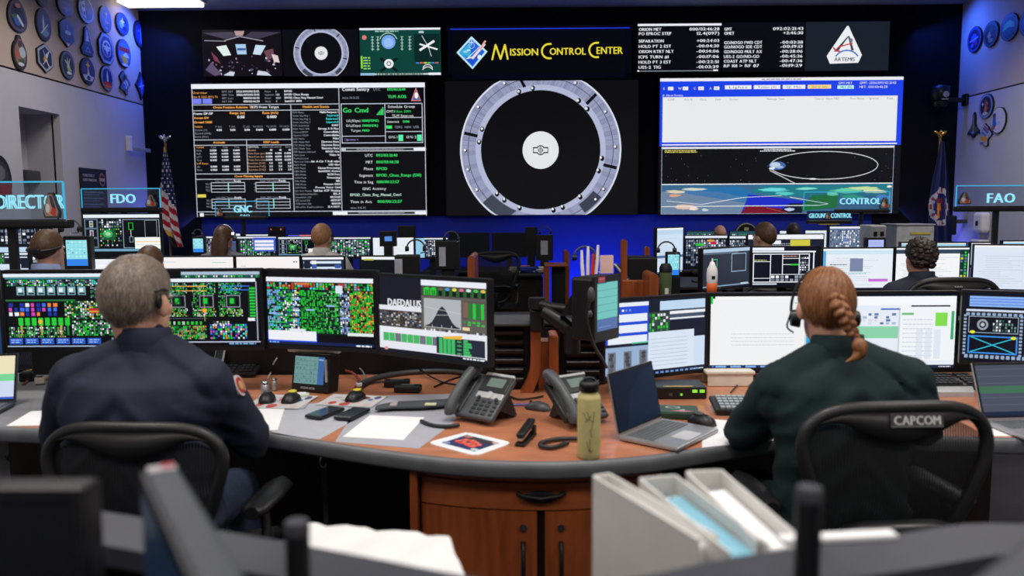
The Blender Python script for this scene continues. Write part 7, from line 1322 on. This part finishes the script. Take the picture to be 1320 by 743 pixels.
    for sg in (-1, 1): mk('eye', MB().ell(HP(sg * .031, .079, .012), (.012 * q, .008 * q, .0085 * q), 10, 8, RH), M('eye_white', (220, 216, 210), .3), t)
    jk = MB(); torso(jk, .02, .5, 1.086); arm(jk, .013, False)
    if collar: jk.capsule(V['neck'] + Vector((0, -.012, -.05)) * s, V['neck'] + Vector((0, .0, .0)) * s, .09 * s, .074 * s)
    jo = mkmesh('jacket', remesh(jk, vox, 2), jacket, t, fold * s)
    if collar:
        nk = V['neck']; mk('collar', MB().loft([[nk + Vector((r * s * math.cos(a), (r * .95 * math.sin(a) - .006) * s, z * s + .008 * math.sin(-a) * s)) for a in [2 * math.pi * k / 22 for k in range(22)]] for r, z in ((.088, -.02), (.082, .02), (.076, .062), (.07, .064), (.07, .0))], False), jacket, t)
    tr = MB(); torso(tr, .012, .43, .66); legs(tr, .014, False); mkmesh('trousers', remesh(tr, max(vox, .012), 1), trousers, t, fold * .6 * s)
    for sg, A in ((-1, V['al']), (1, V['ar'])): mk('shoe', MB().capsule(A + Vector((0, -.02, -.055)) * s, A + Vector((0, .17, -.062)) * s, .045 * s, .038 * s), BLK, t)
    # hair
    def hairpt(th, ph, rr): return HP(.0765 * rr * math.sin(th) * math.sin(ph), -.012 + .097 * rr * math.sin(th) * math.cos(ph), .022 + .101 * rr * math.cos(th))
    def line_(ph): 
        c = (1 - math.cos(ph)) / 2
        return RAD({'bald': 40, 'short': 50, 'thin': 46, 'long': 52, 'curly': 54, 'braid': 54}[hair] + {'bald': 84, 'short': 82, 'thin': 92, 'long': 84, 'curly': 84, 'braid': 80}[hair] * c ** .62)
    hb = MB(); NT, NP = (18, 40) if vox > .012 else (28, 72); thick = {'bald': .01, 'short': .07, 'thin': .06, 'long': .1, 'curly': .16, 'braid': .075}[hair]
    t0 = .12 if hair != 'bald' else .75
    vs = []; fs = []
    for a in range(NT + 1):
        for k in range(NP):
            ph = 2 * math.pi * k / NP; u = t0 + (1 - t0) * a / NT; th = u * line_(ph); n_ = noise.noise(Vector((math.sin(ph) * 4, math.cos(ph) * 4, th * 5))) * (.35 if hair != 'curly' else 1.3)
            side = abs(math.sin(ph)) ** 2 * .25 if hair in ('thin', 'short') else 0
            if hair == 'braid': n_ = .25 * math.sin(ph * 22 + 3 * math.sin(th * 3)) + .2 * noise.noise(Vector((ph * 3, th * 2, 1)))
            rr = 1.005 + thick * (1 + n_ + side) * (1 - max(0, (u - .78) / .22) ** 2 * .85) * (1 if hair != 'thin' else (.35 + .65 * min(1, u * 1.6)))
            vs.append(hairpt(th, ph, rr))
    for a in range(NT):
        for k in range(NP): fs.append((a * NP + k, a * NP + (k + 1) % NP, (a + 1) * NP + (k + 1) % NP, (a + 1) * NP + k))
    if t0 < .5: fs.append(list(range(NP))[::-1])
    hb.add(vs, fs, True)
    if hair == 'long':
        hb.loft([[HP(.085 * w * math.cos(a), -.075 - .012 * i + .05 * w * math.sin(a), .06 - .07 * i) for a in [2 * math.pi * k / 14 for k in range(14)]] for i, w in enumerate((.7, 1, 1.05, 1, .95, .85, .6))])
    if hair == 'curly':
        rg = random.Random(4)
        for k in range(60):
            ph = math.pi + rg.uniform(-1.25, 1.25); th = RAD(rg.uniform(35, 128)); c = hairpt(th, ph, 1.1); hb.ell(c, (.022 * q, .022 * q, .016 * q), 8, 6)
    hm = hairm if isinstance(hairm, list) else [hairm]
    rg = random.Random(2); ns = strands
    for k in range(ns):
        ph = rg.uniform(0, 2 * math.pi); u = rg.uniform(.1, 1.0); th = u * line_(ph); rr = 1.0 + thick * (.9 if u < .85 else .4) * (1 if hair != 'thin' else (.35 + .65 * min(1, u * 1.6)))
        p0 = hairpt(th, ph, rr); L_ = rg.uniform(.12, .26) if hair != 'braid' else .3; p1 = hairpt(th + L_, ph + rg.uniform(-.15, .15), rr + rg.uniform(.0, .06)); sd = (p1 - p0).cross(p0 - hc).normalized() * .0011
        hb.mat = 1 if len(hm) > 1 and rg.random() < .5 else 0; hb.add([p0 - sd, p0 + sd, p1], [(0, 1, 2)])
    mk('hair', hb, hm, t)
    return t, HP, RH, V
NAVYJ = M('navy_jacket', (25, 32, 54), .75, var=.14, scale=8, bump=.12, bscale=500)
TEALJ = M('dark_teal_cardigan', (11, 36, 39), .85, var=.18, scale=10, bump=.25, bscale=420)
JEANS = M('denim', (58, 70, 96), .85, var=.2, scale=60, bump=.2, bscale=500); TROUS = M('dark_trousers', (34, 34, 40), .8)
HGREY = strand_hair_mat('grey_hair', (88, 76, 68), (140, 124, 110)); HGREY2 = strand_hair_mat('light_grey_hair', (130, 118, 106), (172, 162, 150))
HAUB = strand_hair_mat('auburn_hair', (98, 58, 32), (158, 104, 62)); HBRN = strand_hair_mat('brown_hair', (66, 44, 30), (104, 74, 52)); HDK = strand_hair_mat('dark_hair', (34, 28, 24), (64, 52, 44)); HLB = strand_hair_mat('sandy_hair', (140, 96, 64), (186, 138, 98))
# --- the two people at the front desk
mx, my = -1.165, 2.38
man, HP, RH, V = person('grey haired man in navy jacket seated from behind, watching the green monitors', (mx, my), 0, 1.03, NAVYJ, JEANS, 'thin', [HGREY, HGREY2], -11, -3, 1.15, 1.22,
    dict(sl=(-.185, .02, .99), sr=(.2, .02, .98), el=(-.30, .10, .80), er=(.275, .16, .765), wl=(-.2, .46, .80), wr=(.10, .50, .80), neck=(.01, .045, 1.085), head=(-.012, .06, 1.222)), .010, SKIN, True, 5200, .011)
q = 1.03 * 1.13
gl = MB()
for sg in (-1, 1):
    gl.tube([HP(sg * .083, -.02, .006), HP(sg * .08, .03, .012), HP(sg * .066, .088, .012)], .0022, 6)
    gl.tube([HP(sg * .034 + .026 * math.cos(a), .098 - .012 * abs(math.cos(a)), .008 + .018 * math.sin(a)) for a in [2 * math.pi * k / 16 for k in range(17)]], .0018, 6)
mk('glasses', gl, BLK, man)
eh = MB(); eh.ell(HP(.083, -.034, .004), (.009, .013, .022), 12, 10, RH); eh.tube([HP(.084, -.05, .03), HP(.09, -.02, .035), HP(.084, .0, .03)], .004, 6); mk('earpiece', eh, BLK, man)
bd = MB()
for k in range(21): a = -1.35 + 2.7 * k / 20; bd.ell(HP(.049 * math.sin(a), .028 + .054 * math.cos(a), -.078 - .012 * math.cos(a)), (.013, .012, .022), 10, 8, RH)
mkmesh('beard', remesh(bd, .005, 3), HGREY2, man)
sp = V['sr'].lerp(V['er'], .18); d_ = (V['er'] - V['sr']).normalized(); out = Vector((.97, .12, .2)).normalized(); out = (out - d_ * out.dot(d_)).normalized()
pm = MB(); Rq = Vector((0, 0, 1)).rotation_difference(out).to_matrix()
for r, th, mm in ((.034, .002, 0), (.027, .0035, 1), (.015, .005, 2)): pm.mat = mm; pm.tube([sp + out * .07, sp + out * (.08 + th)], r, 20)
mk('sleeve_patch', pm, [M('patch_white', (214, 204, 204), .7), M('patch_red', (178, 50, 44), .7), M('patch_gold', (200, 170, 110), .7)], man)
wx, wy = .99, 2.38
woman, HPw, RHw, Vw = person('woman in dark teal cardigan with auburn braid, seated from behind', (wx, wy), 0, 1.0, TEALJ, TEALJ, 'braid', HAUB, -6, -5, 1.02, 1.06,
    dict(sl=(-.175, .06, .985), sr=(.19, .02, 1.005), el=(-.245, .21, .80), er=(.285, .1, .85), wl=(-.02, .46, .80), wr=(.2, .42, .80), neck=(-.01, .06, 1.085), head=(-.032, .10, 1.222)), .010, SKIN, True, 2600, .013)
def WP(px, py, Y): return atY(px, py, Y) - woman.location
br = MB(); bp = [(1080, 383, 2.345), (1083, 394, 2.325), (1088, 404, 2.315), (1093, 414, 2.31), (1097, 423, 2.31), (1100, 431, 2.305)]
for i, (x, y, Y) in enumerate(bp):
    w = (1.0, 1.1, 1.05, .95, .85, .75)[i]
    for sg in (-1, 1): br.ell(WP(x + sg * 5.5 * w, y + (3 if sg > 0 else 0), Y), (.0175 * w, .018 * w, .0125 * w), 14, 10, Matrix.Rotation(sg * .65, 3, 'Y'))
me = remesh(br, .0035, 1); mkmesh('braid', me, HAUB, woman)
mk('hair_tie', MB().ell(WP(1103, 439, 2.3), (.012, .012, .012), 14, 10), M('navy_tie', (30, 40, 80), .7), woman)
tl = MB(); tl.tube(interp([WP(1103, 438, 2.3), WP(1108, 446, 2.285), WP(1108, 455, 2.28), WP(1101, 462, 2.275), WP(1090, 467, 2.27)], 5), [.008, .012, .016, .019, .021, .022, .022, .021, .021, .02, .019, .018, .016, .014, .012, .01, .008, .006, .004, .003, .001], 12); mk('braid_tail', tl, HAUB, woman)
hd = thing('headset', 'black headset worn by the braided woman, ear cup at the left', 'headset', woman.location)
mk('headband', MB().tube([HPw(.092 * math.cos(a), .045, -.01 + .135 * math.sin(a)) for a in [math.pi * k / 20 for k in range(21)]], .0045, 8), BLK, hd)
for sg in (-1, 1): mk('ear_cup', MB().cyl(HPw(sg * .074, .012, -.03), HPw(sg * .1, .014, -.03), .03, .025, 18), BLK, hd)
mk('microphone_boom', MB().tube(interp([HPw(-.1, .02, -.02), HPw(-.1, .06, -.06), HPw(-.07, .11, -.08)], 4), .003, 6), BLK, hd)
lc = MB(); lc.tube(interp([Vw['neck'] + Vector((-.07, .01, .035)), Vw['neck'] + Vector((-.085, .03, .0)), Vw['neck'] + Vector((-.09, .06, -.05))], 4), .012, 8); mk('shirt_collar', lc, M('light_blue_shirt', (120, 160, 220), .7), woman)
mesh_chair('black mesh office chair with plain back, under the grey haired man', (163 - 669) / 1027 * 2.2, 2.47, RAD(-2), .955, None, hs=.985)
mesh_chair('black mesh office chair with pale lettered name strip, under the braided woman', (1146 - 669) / 1027 * 2.2, 2.45, RAD(4), .99, ('CAPCOM', .03, .145), hs=1.035)
mesh_chair('empty black mesh chair at the aisle desk before the blue wall', atY(630, 350, 8.8).x, 9.0, RAD(16), 1.0, None, hs=1.16)
# --- people in the rows behind (each on a chair of the same kind)
WSH = M('white_shirt', (206, 202, 198), .8, bump=.1); BSH = M('pale_blue_shirt', (150, 165, 205), .8); DSU = M('dark_suit', (38, 42, 58), .8); GSHI = M('grey_shirt', (110, 112, 118), .8)
def rear(label, px, ptop, Y, hair, hm, jk, yaw=0, s=None, chairlabel=None, hs=1.0, skin=SKIN, text=None, cdy=0):
    c = atY(px, ptop, Y); sc_ = s or min(1.12, max(.9, c.z / 1.345))
    person(label, (c.x, Y), 0, sc_, jk, TROUS, hair, hm, yaw, 2, hs, 1.05, None, .02, skin, True, 0, .004)
    if chairlabel: mesh_chair(chairlabel, c.x + (cdy if cdy else 0), Y + .08, 0, .92, text, hs=.85 if not text else 1.0)
rear('brown haired person in pale blue shirt behind the DIRECTOR sign post', 50, 300, 4.95, 'short', HBRN, BSH, -12, None, 'mesh chair of the person in pale blue shirt')
rear('dark haired person of whom only the crown shows above the grey haired man', 185, 321, 4.95, 'short', HBRN, DSU, 0, None, 'mesh chair behind the schematic monitor')
rear('woman with long brown hair at the third row, headset on', 284, 294, 7.85, 'long', HBRN, GSHI, -10, None, 'mesh chair of the long haired woman')
rear('man in white shirt with sandy hair facing the telemetry tables', 412, 292.5, 7.3, 'short', HLB, WSH, -14, None, 'mesh chair of the man in white shirt', 1.08)
rear('bald person at the far right console', 930.5, 291.5, 9.5, 'bald', HLB, GSHI, 0, None, 'mesh chair of the bald person')
rear('short haired man in profile turned left under the orbit map', 989, 291, 7.2, 'short', HBRN, GSHI, 34, None, 'mesh chair of the short haired man', 1.08)
rear('dark haired person at the far right console', 1026, 289.5, 9.5, 'short', HDK, DSU, 0, None, 'mesh chair of the dark haired person')
rear('curly dark haired person in dark suit facing the white document monitors', 1195, 312, 4.95, 'curly', HDK, DSU, 8, None, None, .98)
mesh_chair('black mesh chair with FAO lettered top rail, under the curly haired person', atY(1226, 370, 4.62).x, 4.88, RAD(0), 1.0, ('FAO', .0, .05), hs=1.27)
hs2 = atY(412, 305, 7.3); t = thing('headset', 'black headset worn by the man in white shirt', 'headset', (hs2.x, 7.4, 0))
mk('ear_cup', MB().cyl((.075, .0, hs2.z - .02), (.1, .0, hs2.z - .02), .03, .028, 14), BLK, t); mk('headband', MB().tube([(.1 * math.cos(a), 0, hs2.z - .02 + .115 * math.sin(a)) for a in [math.pi * k / 16 for k in range(17)]], .005, 6), BLK, t)
hs2 = atY(284, 304, 7.85); t = thing('headset', 'silver headset worn by the long haired woman', 'headset', (hs2.x, 7.95, 0))
mk('ear_cup', MB().cyl((.085, .0, hs2.z), (.11, .0, hs2.z), .035, .03, 14), CHROME, t); mk('headband', MB().tube([(.1 * math.cos(a), 0, hs2.z + .105 * math.sin(a)) for a in [math.pi * k / 16 for k in range(17)]], .006, 6), CHROME, t)
hs2 = atY(50, 318, 4.95); t = thing('headset', 'headset strap round the head of the person in pale blue shirt', 'headset', (hs2.x, 4.95, 0))
mk('strap', MB().tube([(.095 * math.cos(a), .07 - .115 * math.sin(a), hs2.z - .01 - .02 * math.sin(a)) for a in [math.pi * k / 16 for k in range(17)]], .009, 6), BLK, t); mk('rear_pad', MB().box((0, -.05, hs2.z - .03), (.07, .02, .035), .008), BLK, t)
# ================================================================ ROW NEAREST THE CAMERA
ZL = 1.15
far_px = [(-200, 610), (115, 657), (310, 689), (450, 714), (590, 741), (700, 757), (823, 744), (951, 718), (1150, 690), (1245, 676), (1330, 676), (1500, 676)]
F = [atZ(*q, ZL) for q in far_px]; F = interp(F, 3)
t = thing('front_console_ledge', 'dark grey curved console ledge running along the bottom of the view', 'console', (0, 0, 0))
LEDGE = M('ledge_laminate', (56, 58, 66), .45); dd = .085
mk('top_board', MB().prism([(p.x, p.y) for p in F] + [(p.x, p.y - dd) for p in F[::-1]], ZL - .025, ZL), LEDGE, t)
for k in range(3): mk('slat', MB().loft([[Vector((p.x, p.y - dd + .012 + a, z)) for a, z in ((0, ZL - .05 - k * .05), (.012, ZL - .05 - k * .05), (.012, ZL - .08 - k * .05), (0, ZL - .08 - k * .05))] for p in F], smooth=False), BLK, t)
mk('partition', MB().loft([[Vector((p.x, p.y - dd + a, z)) for a, z in ((.03, ZL - .025), (.06, ZL - .025), (.06, .0), (.03, .0))] for p in F], smooth=False), DARK, t)
mk('worktop', MB().prism([(F[0].x, .46)] + [(p.x, p.y - dd + .02) for p in F] + [(F[-1].x, .46)], .70, .73), WTOP, t)
def post(label, px0, px1, ptop, Y):
    a = atY(px0, ptop, Y); b = atY(px1, ptop, Y); r = (b.x - a.x) / 2; t = thing('monitor_pole', label, 'pole', ((a.x + b.x) / 2, Y, .73)); h = a.z - .73
    mk('tube', MB().cyl((0, 0, .01), (0, 0, h - .012), r, n=24), BLK, t); mk('end_cap', MB().lathe([(r * 1.04, h - .014), (r * 1.04, h - .003), (r * .9, h)], n=24), M('cap_grey', (58, 60, 68), .5), t); mk('base_flange', MB().cyl((0, 0, 0), (0, 0, .012), r * 2.4, n=24), BLK, t)
post('short black monitor pole before the white sheet', 367, 398, 672, .80); post('short black monitor pole before the chair of the braided woman', 1027, 1060, 628, .78)
monitor('switched off dark monitor out of focus at the lower left corner', -520, 117, .76, .76, 632, 1010, c_off, .73, 'near monitors')
def edge_monitor(label, far, near_dir, W_, ztop, facing, sticker=False):
    f = far; e = near_dir.normalized(); c = f + e * W_ / 2
    t = thing('monitor', label, 'monitor', (c.x, c.y, .73), math.atan2(e.y, e.x), 'near monitors'); h = .32; cz = ztop - .73 - h / 2
    mk('housing', MB().box((0, .016, cz), (W_, .032, h), .004), M('monitor_shell_grey', (56, 60, 68), .45), t); mk('bezel', MB().box((0, -.001, cz), (W_ - .004, .004, h - .006)), BLK, t)
    screen_on(t, W_ - .02, h - .03, cz, lambda p: p.rect(0, 0, 160, 100, (16, 30, 48), 0), -.004); mk('stand_neck', MB().box((0, .05, cz / 2), (.06, .03, cz), .004), GREYP, t); mk('stand_base', MB().box((0, .04, .008), (.2, .16, .016), .005), GREYP, t)
    if sticker: mk('corner_sticker', MB().box((-W_ / 2 + .012, .016, cz + h / 2 + .001), (.02, .026, .002)), M('sticker_pale', (170, 166, 172), .6), t); mk('red_sticker', MB().box((-W_ / 2 + .008, .022, cz + h / 2 + .0022), (.012, .012, .001)), M('sticker_red', (170, 60, 76), .6), t)
    return t
fa = atZ(184, 605, 1.28); na = atZ(250, 743, 1.28)
edge_monitor('grey monitor seen edge on with red sticker at its corner', fa, Vector((na.x - fa.x, na.y - fa.y, 0)), .34, 1.28, 'L', True)
fa = atZ(1352, 676, 1.28); na = atZ(1262, 743, 1.28); edge_monitor('grey monitor corner at the lower right of the photo', fa, Vector((na.x - fa.x, na.y - fa.y, 0)), .30, 1.28, 'L')
# low cabinets behind the ledge (carry binders and papers)
t = thing('low_cabinet', 'dark low cabinet behind the ledge carrying the white binders', 'cabinet', (.46, 1.16, 0)); mk('body', MB().box((0, 0, .41), (.66, .32, .80), .01), DARK, t); mk('top_board', MB().box((0, 0, .825), (.68, .34, .03), .006), DARK, t)
t = thing('low_cabinet', 'dark low cabinet behind the ledge carrying the white vinyl sheet', 'cabinet', (-.42, 1.33, 0)); mk('body', MB().box((0, 0, .45), (.52, .22, .88), .01), DARK, t); mk('top_board', MB().box((0, 0, .905), (.54, .24, .03), .006), DARK, t)
BIND = M('binder_vinyl', (218, 216, 212), .45, var=.04); INS = M('binder_lining', (190, 190, 188), .6)
def binder(label, far, near, th, page, zt=1.13, open_=0.0):
    f = atZ(*far, zt); n = atZ(*near, zt); e = n - f; L_ = .262; c = (f + n) / 2; rz = math.atan2(e.y, e.x); hgt = zt - .84
    t = thing('ring_binder', label, 'binder', (c.x, c.y, .84), rz, 'white ring binders')
    mk('front_cover', MB().box((0, -th / 2, hgt / 2), (L_, .004, hgt), .0015, Matrix.Rotation(open_, 3, 'Z')), BIND, t); mk('back_cover', MB().box((0, th / 2, hgt / 2), (L_, .004, hgt), .0015), BIND, t)
    mk('spine', MB().box((-L_ / 2, 0, hgt / 2), (.005, th, hgt), .002), BIND, t); mk('ring_plate', MB().box((-L_ / 2 + .006, 0, hgt / 2), (.006, th * .5, hgt - .06), .002), DARK, t); mk('pages', MB().box((.012, th * .06, hgt / 2 - .008), (.212, th * .62, hgt - .02), .004), page, t); mk('divider_sheet', MB().box((.016, -th * .32, hgt / 2 - .004), (.214, .003, hgt - .01), .001), WHITE, t)
    mk('lining', MB().box((0, -th / 2 + .004, hgt / 2), (L_ - .02, .003, hgt - .012)), INS, t)
    for z in (hgt - .035, hgt - .12, hgt - .2): mk('ring', MB().tube([(-.085 + 0 * a, th * .42 * math.cos(a), z + .016 * math.sin(a)) for a in [math.pi * k / 10 for k in range(11)]], .0022, 6), CHROME, t)
    return t
binder('white ring binder with broad front cover facing the chair, leftmost of three', (776, 612), (912, 692), .028, WHITE)
binder('white ring binder with pale blue sheets inside, middle of three', (846, 613), (966, 706), .058, M('blue_pages', (122, 176, 196), .7))
binder('white ring binder with plain pages, rightmost of three', (908, 607), (1004, 694), .056, WHITE)
# white sheet, roll, strip
P = [atZ(372, 678, .93), atZ(578, 698, .93), atZ(600, 752, .93), atZ(400, 728, .93)]; c = sum(P, Vector()) / 4
g = MB(); vs = []; fs = []; N = 16
for j in range(N + 1):
    for i in range(N + 1):
        u, v = i / N, j / N; q = P[0].lerp(P[1], u).lerp(P[3].lerp(P[2], u), v); vs.append((q.x - c.x, q.y - c.y, .02 + .0028 * math.sin(u * 19 + v * 9) + .002 * math.sin(u * 41 - v * 13)))
for j in range(N):
    for i in range(N): a = j * (N + 1) + i; fs.append((a, a + 1, a + N + 2, a + N + 1))
g.add(vs, fs, True)
t = thing('vinyl_sheet', 'wrinkled white glossy sheet lying behind the short left pole', 'sheet', (c.x, c.y, .92)); mk('sheet', g, M('glossy_white', (228, 228, 228), .25, var=.03), t)
mk('stack_below', MB().prism([(p.x - c.x, p.y - c.y) for p in P], 0, .014), WHITE, t)
c = atY(222, 632, 1.38); t = thing('paper_roll', 'beige paper roll standing between monitor edge and chair back', 'roll', (c.x, 1.38, .92)); h = c.z - .92; r = 15 / 1027 * 1.38
mk('roll', MB().loft([[Vector((rr * math.cos(k * math.pi / 14), rr * math.sin(k * math.pi / 14), z)) for k in range(28)] for rr, z in ((r, 0), (r, h), (r * .45, h), (r * .45, h - .04))], False), M('beige_paper', (222, 204, 168), .8, var=.04), t); mk('core', MB().cyl((0, 0, .001), (0, 0, h - .04), r * .44, n=16), M('roll_core', (110, 90, 66), .8), t)
a = atZ(1004, 697, ZL); b = atZ(1150, 690, ZL); d_ = b - a; c = (a + b) / 2
o = mk('paper_strip', MB().box((0, 0, .003), (d_.length, .018, .006), .001), WHITE, None, (c.x, c.y - .005, ZL)); o.rotation_euler = (0, 0, math.atan2(d_.y, d_.x)); tag(o, 'white paper strip lying on the ledge right of the pole', 'paper')
